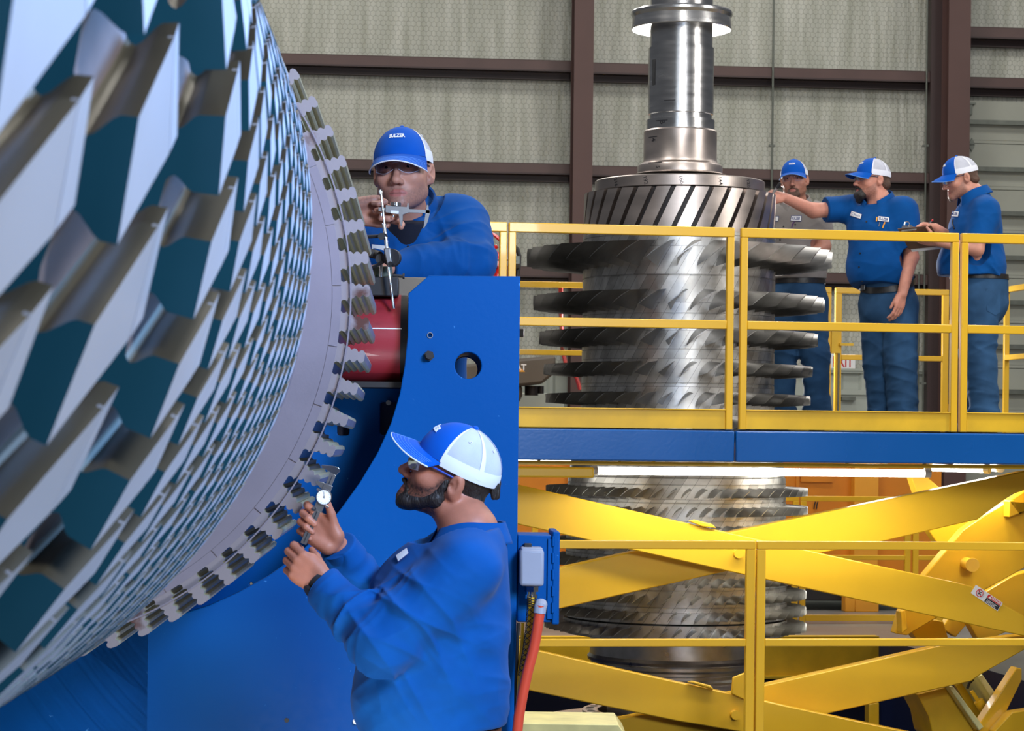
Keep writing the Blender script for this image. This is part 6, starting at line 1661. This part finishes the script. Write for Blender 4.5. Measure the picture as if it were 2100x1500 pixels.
t_ = Field(); t_.econe(P_(842, 560, d + 0.03), P_(834, 452, d + 0.0), X2, 0.14, 0.135, 0.082, 0.100, 0.05); t_.cut(P_(833, 456, d - 0.08), (0, -0.35, 1), P_(833, 440, d), 0.3); soft('tee_shirt', t_, 0.006, M_['tee'], A)
s = Field()
s.econe(P_(850, 800, d + 0.20), P_(848, 660, d + 0.14), X2, 0.18, 0.14, 0.175, 0.14, 0.05)
s.econe(P_(848, 660, d + 0.14), P_(842, 530, d + 0.06), X2, 0.175, 0.14, 0.190, 0.145, 0.08)
s.econe(P_(842, 530, d + 0.06), P_(833, 440, d + 0.05), X2, 0.185, 0.135, 0.092, 0.085, 0.08)
s.cap(P_(752, 458, d + 0.10), P_(922, 452, d + 0.06), 0.074, k=0.07)
TB_ = Field(); TB_.pr = list(s.pr)
sleeve(s, shR, elR, wrR, (0.088, 0.066, 0.046), 0.02, 23)
sleeve(s, shL, elL, wrL, (0.096, 0.074, 0.052), -0.01, 27, 0.015)
s.cut(P_(832, 416, d + 0.04), (0, -0.75, 1), P_(832, 416, d + 0.03), 0.135)
# open V at the throat
vv = Field(); s.cap(P_(837, 432, d - 0.12), P_(840, 504, d - 0.13), 0.088, 0.036, 0.01, 's')
s.fold(0.012, [(45, 10, 30), (-38, 10, 42), (15, 20, 65)], P_(850, 520, d - 0.1), 0.25, 31)
so = soft('shirt', s, 0.0048, M_['shirt_blue'], A)
collar(so, P_(834, 424, d + 0.045) + Vector((0, 0, -0.012)), (0, -0.60, 1), (0.06, -1, -0.3), r=0.088, hgt=0.05, m_=M_['shirt_blue'], ry=1.05, spread=1.15, drop=0.075)
patch(TB_, ((848, 511), (902, 511), (904, 523), (849, 523)), '', so, mats_patch, lift=0.008)
patch(TB_, ((764, 502), (793, 505), (792, 516), (764, 515)), '', so, mats_patch, lift=0.008)
# zip placket
m = MB(); pts, _ = surf(TB_, [(838 - 0.10 * (v - 490) * (1 if v > 520 else 0.6), v) for v in range(506, 560, 6)], 0.008); m.tube([Vector(p) for p in pts], 0.004, 6); m.build('zip', M_['ink'], so)
jeans(A, P_(850, 880, d + 0.22), X2, hips2, knee2, ank2, P_(850, 780, d + 0.2).z, 0.17, 0.14, seed=8, h=0.009, rh=0.11, rk=0.085, ra=0.078)
boots(A, ank2, (0, -1, 0), 0.862, 0.009)
make_cap(H2, A, 0.058, droop=0.028)
make_glasses(H2, A)
hair_back(H2, A, M_['hair'], low=-0.055, front=0.006, thick=0.003)

# ---- vernier caliper in his hand
VC = thing('vernier_caliper', 'flat grey vernier caliper held level by the leaning worker below his chin', 'caliper', P_(820, 432, d - 0.42))
vd = d - 0.42
def vp(u, v): p = P_(u, v, vd); return (p.x, p.y, p.z)
def flat(m, pts, th=0.0035, dy=0.0): m.prism([(p[0], p[1] + dy, p[2]) for p in (vp(u, v) for u, v in pts)], (0, th, 0))
m = MB(); flat(m, ((776, 425), (882, 431), (882, 438), (776, 433))); m.build('beam', M_['satin'], VC, bevel=0.0005)
m = MB(); flat(m, ((872, 441), (873, 433), (875.5, 420), (878.5, 421), (879, 430), (882, 430), (881, 440), (877, 456), (869.5, 469), (868, 468), (871, 448))); m.build('fixed_jaw', M_['satin'], VC, bevel=0.0005)
m = MB(); flat(m, ((791, 421), (834, 425), (836, 416), (838, 417), (839.5, 436), (826.5, 440.5), (826, 454), (824.5, 464.5), (822, 464), (819, 452), (818, 440), (791, 436)), 0.006, -0.004); m.build('slider', M_['satin'], VC, bevel=0.0005)
m = MB(); flat(m, ((802, 432), (818, 433), (817.5, 439), (802, 438)), 0.001, -0.0052); m.build('size_label', M_['white'], VC)
a = Vector(vp(811, 421)); m = MB(); m.cyl(a + Vector((0, 0.004, -0.002)), a + Vector((0, 0.004, 0.008)), 0.0175, n=28); m.build('dial', M_['chrome'], VC)
m = MB(); a = Vector(vp(807, 441)); m.cyl(a, a - Vector((0, 0, 0.007)), 0.003, n=12); a = Vector(vp(782, 438)); m.cyl(a, a - Vector((0, 0, 0.008)), 0.005, n=14); m.build('thumb_screws', M_['chrome'], VC)

# ---- dial indicator on its magnetic stand
gd = 7.28
DI = thing('dial_indicator', 'dial indicator with a long steel rod clamped to a magnetic stand on the blue stand', 'indicator', P_(782, 570, gd))
def g(u, v, dd=0.0): return P_(u, v, gd + dd)
m = MB(); m.tube([g(781, 395, -0.06), g(788.5, 462, -0.06)], 0.0036, 12); m.cyl(g(779.5, 391, -0.06), g(781.3, 398, -0.06), 0.0062, n=14); m.tube([g(777, 391, -0.06), g(783, 391, -0.06)], 0.004, 8); m.build('plunger_tip', M_['chrome'], DI)
m = MB(); m.tube([g(787, 459, -0.06), g(793.5, 509, -0.06)], 0.0058, 14); m.tube([g(784, 458, -0.058), g(786.5, 475, -0.058)], 0.002, 8); m.build('stem_sleeve', M_['chrome'], DI)
m = MB(); m.tube([g(796, 546, -0.06), g(807.5, 633, -0.06)], 0.0049, 14); m.build('rod', M_['chrome'], DI)
m = MB(); a, b = g(794, 510, -0.06), g(799, 548, -0.06); m.prism([a + Vector((-0.011, -0.012, 0.0)), a + Vector((0.0095, -0.012, 0.002)), b + Vector((0.0095, -0.012, 0.002)), b + Vector((-0.006, -0.012, 0))], (0, 0.02, 0)); m.build('indicator_body', M_['satin'], DI, bevel=0.003)
c = g(803, 529, -0.048); m = MB(); m.cyl(c + Vector((0.0, -0.010, 0)), c + Vector((0.004, 0.012, 0)), 0.027, n=32); m.build('dial_case', M_['dark'], DI, bevel=0.002)
m = MB(); m.cyl(g(800, 541, -0.075), g(805, 543, -0.05), 0.007, n=12); m.build('clamp_screw', M_['dark'], DI)
m = MB(); a, b = g(752, 486, -0.05), g(784, 484.5, -0.055); m.tube([a, b], 0.0055, 8); m.cyl(g(782, 485, -0.075), g(782, 485, -0.045), 0.0105, n=20); m.cyl(g(793, 482, -0.06), g(790, 484, -0.06), 0.008, n=8); m.build('clamp_arm', M_['dark'], DI)
m = MB(); m.tube([g(752, 518, 0.0), g(770, 522, 0.0), g(779, 525, -0.02)], 0.014, 10); m.cyl(g(780, 531, -0.04), g(780, 531, 0.01), 0.015, n=20); m.tube([g(780, 531, -0.02), g(796, 526, -0.04)], 0.007, 8); m.build('swivel', M_['dark'], DI)
m = MB(); m.tube([g(758, 552, -0.03), g(786, 537, -0.045)], 0.0052, 10); m.build('fine_arm', M_['dark'], DI)
m = MB(); m.tube([g(781, 540, 0.0), g(781, 568, 0.0)], 0.006, 12); m.build('post', M_['chrome'], DI)
stt = sp(800, 571, 0.2)[1]
m = MB(ST.M()); a = sp(757, 545, 0.2); b = sp(805, 545, 0.2); m.box((a[0], 0.15, stt + 0.001), (b[0], 0.24, a[1] - 0.004)); m.build('magnetic_base', mat('olive_cast_base', srgb(86, 92, 78), 0.6, var=0.2, vscale=60), DI, bevel=0.004)
m = MB(ST.M()); a = sp(805, 571, 0.1); m.cyl((a[0], 0.16, a[1] + 0.012), (a[0] + 0.035, 0.16, a[1] + 0.010), 0.005, n=10); m.cyl((a[0] + 0.03, 0.16, a[1] + 0.010), (a[0] + 0.036, 0.16, a[1] + 0.010), 0.009, n=10); m.build('base_switch', M_['dark'], DI)

# ---- three workers on the platform
DZ = DECK - 0.0085
def far_person(label): pass
# worker with the clipboard (right)
d = 15.28
S3 = skin_set('clipboard', (196, 138, 118), (170, 100, 96), (92, 66, 54), (140, 104, 92))
A = thing('person', 'worker at right in blue shirt and cap looking down at the clipboard he holds', 'person', below(P_(2015, 880, d), DZ))
pel, waist, chest, neck = P_(2006, 590, d), P_(1998, 550, d), P_(2000, 470, d), P_(1997, 402, d)
X3 = Vector((-0.10, 1, 0))
shN, shF = P_(2022, 432, d - 0.185), P_(1992, 432, d + 0.185)
elN, wrN = P_(2003, 512, d - 0.23), P_(1925, 496, d - 0.22)
elF, wrF = P_(1975, 505, d + 0.20), P_(1918, 468, d - 0.08)
H3 = Head(P_(1969, 363, d), (-1, -0.10, 0), -16, -4, 1.03)
B = Field(); torso_body(B, pel, waist, chest, neck, X3)
bodypart(B, shN, elN, wrN, (0.055, 0.044, 0.031)); bodypart(B, shF, elF, wrF, (0.055, 0.044, 0.031))
hand(B, wrN, (-0.93, 0.15, 0.10), (0.0, 0.6, 0.8), left=True, curl=(12, 20, 15), thumb=(0.8, 0.5, 15), thumb_n=0.5)
hand(B, wrF, (-0.88, -0.1, 0.12), (0.0, -0.35, -0.93), left=False, curls=[(40, 45, 30), (50, 60, 40), (60, 70, 40), (62, 72, 40)], thumb=(0.8, 0.4, 20), thumb_n=0.6)
hips = [P_(2010, 615, d - 0.085), P_(2012, 615, d + 0.085)]; knee = [P_(2012, 735, d - 0.09), P_(1998, 735, d + 0.10)]; ank = [below(P_(2020, 860, d - 0.10), DZ + 0.10), below(P_(2000, 860, d + 0.12), DZ + 0.10)]
for a, b, c in zip(hips, knee, ank): leg_prims(B, a, b, c, 0.09, 0.06, 0.043)
head_prims(B, H3, neck)
soft('body', B, 0.0046, S3, A, face_class(H3, 0.8)); eyes(H3, A, (0, 1, -0.3))
s = Field()
s.econe(P_(1994, 590, d), P_(1992, 545, d), X3, 0.185, 0.185, 0.190, 0.200, 0.05); s.econe(P_(1992, 545, d), P_(2000, 465, d), X3, 0.190, 0.200, 0.195, 0.150, 0.08)
s.econe(P_(2000, 465, d), P_(2003, 410, d), X3, 0.19, 0.145, 0.086, 0.078, 0.07); s.cap(P_(2022, 430, d - 0.11), P_(2000, 425, d + 0.11), 0.076, k=0.08)
def short(F_, sh, el, f, r0, r1, seed=0, c=True):
    sh, el = Vector(sh), Vector(el); e = sh.lerp(el, f); q = (el - sh).normalized()
    F_.cap(sh, e + q * 0.05, r0, r1, 0.05); F_.cut(e, q, e + q * 0.07, 0.105, 0.003)
    F_.fold(0.008, [q * 75 + Vector((25, 10, 0)), q * 50 + Vector((-30, 20, 25))], sh.lerp(e, 0.6), 0.14, seed)
short(s, shN, elN, 0.72, 0.088, 0.078, 41); short(s, shF, elF, 0.72, 0.085, 0.075, 42)
s.cut(P_(1998, 405, d), (-0.35, 0, 1), P_(1995, 392, d), 0.16); s.cut(P_(1998, 566, d), (0.0, 0, -1))
s.fold(0.013, [(30, 12, 34), (-28, 15, 50), (48, -10, 20)], P_(2000, 490, d - 0.15), 0.25, 43)
s.fold(0.010, [(40, 12, 60)], P_(2030, 550, d - 0.15), 0.16, 44)
so = soft('shirt', s, 0.0055, M_['shirt_blue'], A)
collar(so, P_(1998, 405, d) + Vector((0, 0, -0.004)), (-0.30, 0, 1), (-1, -0.1, -0.3), r=0.084, hgt=0.05, m_=M_['shirt_blue'], ry=1.1, spread=0.8)
patch(s, ((1954, 433), (1968, 434), (1966, 446), (1951, 445)), 'SULZER', so, mats_patch)
m = MB(); p, n = surf(s, [(1955, 450), (1954, 457), (1958, 470)], 0.004); m.tube([Vector(x) for x in p], 0.004, 6); m.build('pocket_pen', M_['ink'], so)
jf = jeans(A, P_(2008, 600, d), X3, hips, knee, ank, P_(2000, 564, d).z, 0.165, 0.178, seed=45, h=0.0065, rh=0.115, rk=0.092, ra=0.088)
ring_on(jf, P_(2002, 570, d), (0, 0, 1), (1, 0, 0), -0.012, 0.020, 0.006).build('belt', M_['belt_black'], A, recalc=False)
pu = [(2021, 593), (2052, 590), (2050, 640), (2040, 647), (2024, 638)]
p, n = surf(jf, pu, 0.005); m = MB(); m.add([tuple(x) for x in p], [(0, 1, 2, 3, 4)]); m.build('back_pocket', M_['denim'], A, recalc=False)
boots(A, ank, (-1, -0.1, 0), DZ + 0.0)
make_cap(H3, A, 0.05, False); make_glasses(H3, A, 'temple_dark'); hair_back(H3, A, M_['hair_brown'], low=-0.06, front=-0.012, thick=0.004); 
f = Field(); f.ell(H3.p(0, 0.088, -0.118), [0.020, 0.016, 0.020], H3.R, 0.01); f.fold(0.003, [(260, 60, 160)], seed=2); soft('goatee', f, 0.004, M_['hair_grey'], A)
# clipboard and pen
CB_ = thing('clipboard', 'brown clipboard held by the worker at the right', 'clipboard', P_(1880, 480, d - 0.05))
cA, cB, cC, cD = P_(1838, 472, d + 0.12), P_(1916, 462, d + 0.12), P_(1935, 511, d - 0.16), P_(1862, 514, d - 0.16)
cA, cB, cC, cD = P_(1841, 470, d - 0.27), P_(1910, 463, d - 0.23), P_(1925, 489, d - 0.06), P_(1864, 512, d - 0.09)
nrm = (cB - cA).cross(cD - cA).normalized(); nrm = nrm if nrm.z > 0 else -nrm
cC = cB + (cD - cA)
m = MB(); m.prism([cA, cB, cC, cD], nrm * 0.004); m.build('board', mat('brown_hardboard', srgb(104, 76, 58), 0.6, var=0.1), CB_, bevel=0.001)
m = MB(); a = cA.lerp(cD, 0.1).lerp(cB, 0.04); b = cB.lerp(cC, 0.08).lerp(cA, 0.02); i2 = (cD - cA).normalized(); i1 = (cB - cA).normalized()
q0 = cA + i1 * 0.012 + i2 * 0.016 + nrm * 0.0045; m.prism([q0, q0 + i1 * 0.2, q0 + i1 * 0.2 + i2 * 0.255, q0 + i2 * 0.255], nrm * 0.002); m.build('paper', M_['white'], CB_)
m = MB(); c = cA.lerp(cD, 0.10) + i1 * 0.045 + nrm * 0.006; m.cyl(c - i2 * 0.0 - i1 * 0.03, c + i1 * 0.07, 0.011, n=14); m.prism([c - i1 * 0.03, c + i1 * 0.07, c + i1 * 0.05 + nrm * 0.035, c - i1 * 0.01 + nrm * 0.035], i2 * 0.006); m.tube([c + i1 * 0.02 + nrm * 0.03 + Vector((0.016 * math.cos(a), 0, 0.012 + 0.016 * math.sin(a))) for a in [2*math.pi*i/12 for i in range(13)]], 0.003, 6); m.build('clip', M_['chrome'], CB_)
PN = thing('pen', 'pen with a red end in the writing hand of the clipboard worker', 'pen', P_(1905, 460, d - 0.02))
a, b = P_(1899, 466, d - 0.12), P_(1910.5, 453.5, d - 0.14); m = MB(); m.cyl(a, b, 0.0045, n=10); m.build('barrel', M_['chrome'], PN); m = MB(); m.cyl(b, b + (b - a).normalized() * 0.012, 0.005, n=10); m.build('pen_cap', M_['red'], PN)

# worker pointing at the rotor (middle)
d = 15.6
S4 = skin_set('pointing', (204, 140, 120), (182, 104, 100), (70, 48, 40), (120, 82, 70))
A = thing('person', 'goateed worker in blue short-sleeved shirt reaching out to mark the upright rotor', 'person', below(P_(1832, 880, d), DZ))
pel, waist, chest, neck = P_(1822, 605, d), P_(1806, 560, d), P_(1805, 470, d), P_(1803, 412, d)
X4 = Vector((0.80, -0.60, 0)); F4 = Vector((-0.60, -0.80, 0))
shR, shL = P_(1748, 428, d + 0.13), P_(1855, 432, d - 0.13)
elR, wrR = P_(1668, 432, d + 0.08), P_(1607, 405, d - 0.12)
elL, wrL = P_(1869, 528, d - 0.16), P_(1850, 604, d - 0.24)
H4 = Head(P_(1789, 367, d), (-1, -0.32, 0), 2, -3, 1.04)
B = Field(); torso_body(B, pel, waist, chest, neck, X4)
bodypart(B, shR, elR, wrR, (0.056, 0.048, 0.032)); bodypart(B, shL, elL, wrL, (0.056, 0.047, 0.032))
hand(B, wrR, (-0.92, -0.05, 0.16), (0.0, 0.75, -0.6), left=False, curls=[(35, 50, 35), (55, 65, 40), (62, 70, 40), (64, 70, 40)], thumb=(0.9, 0.35, 25), thumb_n=0.5, s=1.05)
hand(B, wrL, (-0.22, -0.12, -0.97), (-0.55, 0.75, 0.1), left=True, curl=(16, 24, 18), thumb=(1.0, 0.12, 8), thumb_n=0.3, s=1.0, spread=0.02)
hips = [P_(1797, 625, d + 0.075), P_(1846, 625, d - 0.075)]; knee = [P_(1803, 740, d + 0.06), P_(1848, 738, d - 0.10)]; ank = [below(P_(1812, 860, d + 0.10), DZ + 0.10), below(P_(1852, 862, d - 0.08), DZ + 0.10)]
for a, b, c in zip(hips, knee, ank): leg_prims(B, a, b, c, 0.09, 0.06, 0.043)
head_prims(B, H4, neck, 1.04)
soft('body', B, 0.0046, S4, A, face_class(H4, 0.8)); eyes(H4, A, (0, 1, 0))
s = Field()
s.econe(P_(1814, 598, d) + F4 * 0.005, P_(1806, 550, d) + F4 * 0.03, X4, 0.178, 0.155, 0.195, 0.165, 0.05); s.econe(P_(1806, 550, d) + F4 * 0.035, P_(1803, 465, d), X4, 0.195, 0.165, 0.205, 0.140, 0.08)
s.econe(P_(1803, 465, d), P_(1803, 418, d), X4, 0.195, 0.135, 0.088, 0.080, 0.07); s.cap(P_(1765, 432, d + 0.09), P_(1842, 432, d - 0.09), 0.076, k=0.08)
short(s, shR, elR, 0.68, 0.092, 0.080, 51); short(s, shL, elL, 0.80, 0.090, 0.078, 52)
s.cut(P_(1803, 414, d), (-0.2, -0.2, 1), P_(1800, 398, d), 0.15); s.cut(P_(1806, 585, d) + F4 * 0.1, F4 * 0.22 + Vector((0, 0, -1)))
s.fold(0.014, [(30, 12, 30), (-28, 15, 44), (42, -10, 16)], P_(1800, 480, d - 0.15), 0.25, 53)
s.fold(0.010, [(30, 12, 60), (-20, 10, 50)], P_(1790, 560, d - 0.15), 0.18, 54)
so = soft('shirt', s, 0.0055, M_['shirt_blue'], A)
collar(so, P_(1803, 416, d) + F4 * 0.012, F4 * 0.30 + Vector((0, 0, 1)), F4 - Vector((0, 0, 0.2)), r=0.088, hgt=0.05, m_=M_['shirt_blue'], ry=1.08, spread=0.85, drop=0.06)
patch(s, ((1747, 432), (1769, 440), (1766, 451), (1743, 443)), 'Chris', so, mats_patch, size=0.45, weight=0.0)
patch(s, ((1801, 443), (1825, 446), (1824, 457), (1800, 454)), 'SULZER', so, mats_patch)
m = MB()
for k, (ua, va, ub, vb) in enumerate(((1799, 446, 1798, 455), (1805, 456, 1803, 465), (1815, 457, 1810, 468))):
    p, n = surf(s, [(ua, va), ((ua + ub) / 2, (va + vb) / 2), (ub, vb)], 0.006); m.cur = 0 if k != 1 else 1; m.tube([Vector(x) for x in p], 0.0045, 6)
m.build('pocket_pens', [M_['orange_light'], M_['chrome']], so)
dots(s, ((1777, 455), (1773, 480), (1764, 520), (1762, 548), (1768, 577)), 0.006, so, M_['ink'])
jf = jeans(A, P_(1820, 612, d), X4, hips, knee, ank, P_(1812, 580, d).z + 0.05, 0.172, 0.155, seed=55, h=0.0065, rh=0.118, rk=0.098, ra=0.094)
bm_ = ring_on(jf, P_(1812, 583, d), F4 * 0.32 + Vector((0, 0, 1)), (1, 0, 0), -0.02, 0.018, 0.008); bm_.build('belt', M_['belt_black'], A, recalc=False)
p, n = surf(jf, [(1774, 590)], 0.016, 10); m = MB(Matrix.Translation(Vector(p[0])) @ Vector(n[0]).to_track_quat('Z', 'Y').to_matrix().to_4x4()); m.box((-0.022, -0.018, -0.004), (0.022, 0.018, 0.003)); m.build('belt_buckle', M_['satin'], A, bevel=0.002)
boots(A, ank, F4, DZ)
make_cap(H4, A, 0.05, False); make_glasses(H4, A, 'temple_dark'); hair_back(H4, A, M_['hair_brown'], low=-0.06, front=-0.008, thick=0.006); beard(H4, A, M_['hair'], 1.5, 0.0042, False, 4)
# marker pen
MP = thing('marker_pen', 'black and silver marker pen in the hand touching the upright rotor', 'pen', P_(1588, 392, d - 0.2))
a, b = P_(1580.5, 404, d - 0.205), P_(1600, 375.5, d - 0.235); m = MB(); m.cyl(a.lerp(b, 0.12), a.lerp(b, 0.62), 0.0085, n=14); m.build('barrel', M_['chrome'], MP); m = MB(); m.cyl(a.lerp(b, 0.62), b, 0.0095, n=14); m.cyl(a, a.lerp(b, 0.12), 0.004, 0.008, n=10); m.build('pen_cap', M_['ink'], MP)

# worker in grey behind the rotor
d = 16.35
S5 = skin_set('grey_shirt', (190, 132, 112), (168, 98, 92), (84, 56, 44), (128, 88, 70))
A = thing('person', 'worker in grey shirt and blue cap standing behind the upright rotor', 'person', below(P_(1640, 880, d), DZ))
pel, waist, chest, neck = P_(1640, 600, d), P_(1638, 560, d), P_(1634, 480, d), P_(1633, 420, d)
X5 = Vector((0.97, -0.24, 0)); F5 = Vector((-0.24, -0.97, 0))
shR, shL = P_(1585, 440, d + 0.03), P_(1676, 440, d - 0.05)
elR, wrR = P_(1572, 525, d + 0.08), P_(1575, 590, d + 0.05)
elL, wrL = P_(1690, 506, d - 0.10), P_(1640, 540, d - 0.28)
H5 = Head(P_(1629, 368, d - 0.03), (-0.26, -1, 0), 0, 3, 1.05)
B = Field(); torso_body(B, pel, waist, chest, neck, X5)
bodypart(B, shR, elR, wrR, (0.054, 0.044, 0.031)); bodypart(B, shL, elL, wrL, (0.054, 0.046, 0.032))
hand(B, wrR, (0.1, -0.1, -0.98), (0.9, 0.3, 0.2), left=False); hand(B, wrL, (-0.8, -0.3, -0.4), (-0.3, 0.9, 0.1), left=True)
hips = [P_(1612, 620, d), P_(1666, 620, d - 0.02)]; knee = [P_(1606, 730, d), P_(1672, 730, d - 0.05)]; ank = [below(P_(1603, 860, d + 0.02), DZ + 0.10), below(P_(1677, 860, d - 0.02), DZ + 0.10)]
for a, b, c in zip(hips, knee, ank): leg_prims(B, a, b, c, 0.088, 0.06, 0.043)
head_prims(B, H5, neck)
soft('body', B, 0.0048, S5, A, face_class(H5, 0.8)); eyes(H5, A, (0, 1, -0.1))
s = Field()
s.econe(P_(1640, 600, d), P_(1638, 550, d), X5, 0.17, 0.13, 0.172, 0.138, 0.05); s.econe(P_(1638, 550, d), P_(1634, 475, d), X5, 0.172, 0.138, 0.19, 0.13, 0.08)
s.econe(P_(1634, 475, d), P_(1633, 424, d), X5, 0.18, 0.125, 0.085, 0.076, 0.07); s.cap(P_(1597, 440, d + 0.02), P_(1668, 440, d - 0.03), 0.07, k=0.08)
short(s, shR, elR, 0.75, 0.08, 0.074, 61); short(s, shL, elL, 0.62, 0.084, 0.078, 62)
s.cut(P_(1633, 421, d), (0, -0.2, 1), P_(1632, 405, d), 0.14); s.cut(P_(1640, 572, d), (0, 0, -1))
s.fold(0.012, [(30, 12, 30), (-28, 15, 44)], P_(1635, 490, d - 0.12), 0.25, 63)
so = soft('shirt', s, 0.0055, M_['shirt_grey'], A)
collar(so, P_(1633, 420, d) + F5 * 0.012, F5 * 0.30 + Vector((0, 0, 1)), F5 - Vector((0, 0, 0.2)), r=0.085, hgt=0.048, m_=M_['shirt_grey'], ry=1.05, spread=0.9, drop=0.06)
patch(s, ((1623, 443), (1644, 443), (1643, 455), (1621, 454)), 'SULZER', so, mats_patch)
patch(s, ((1580, 443), (1598, 444), (1596, 455), (1579, 454)), '', so, mats_patch)
m = MB(); p, n = surf(s, [(1629, 456), (1625, 461), (1624, 467)], 0.006); m.tube([Vector(x) for x in p], 0.004, 6); m.build('pocket_pen', mat('purple_pen', srgb(92, 50, 110), 0.4), so)
dots(s, ((1607, 465), (1600, 492), (1631, 461)), 0.006, so, M_['ink'])
jf = jeans(A, P_(1640, 608, d), X5, hips, knee, ank, P_(1640, 570, d).z, 0.165, 0.135, seed=65, h=0.007, rh=0.108, rk=0.088, ra=0.084)
ring_on(jf, P_(1640, 577, d), (0, 0, 1), (1, 0, 0), -0.018, 0.018, 0.006).build('belt', M_['belt_black'], A, recalc=False)
boots(A, ank, F5, DZ)
make_cap(H5, A, 0.05, False); make_glasses(H5, A, 'temple_dark'); hair_back(H5, A, M_['hair_brown'], low=-0.055, front=0.0, thick=0.003); beard(H5, A, M_['hair_brown'], 0.55, 0.0046, False, 6)
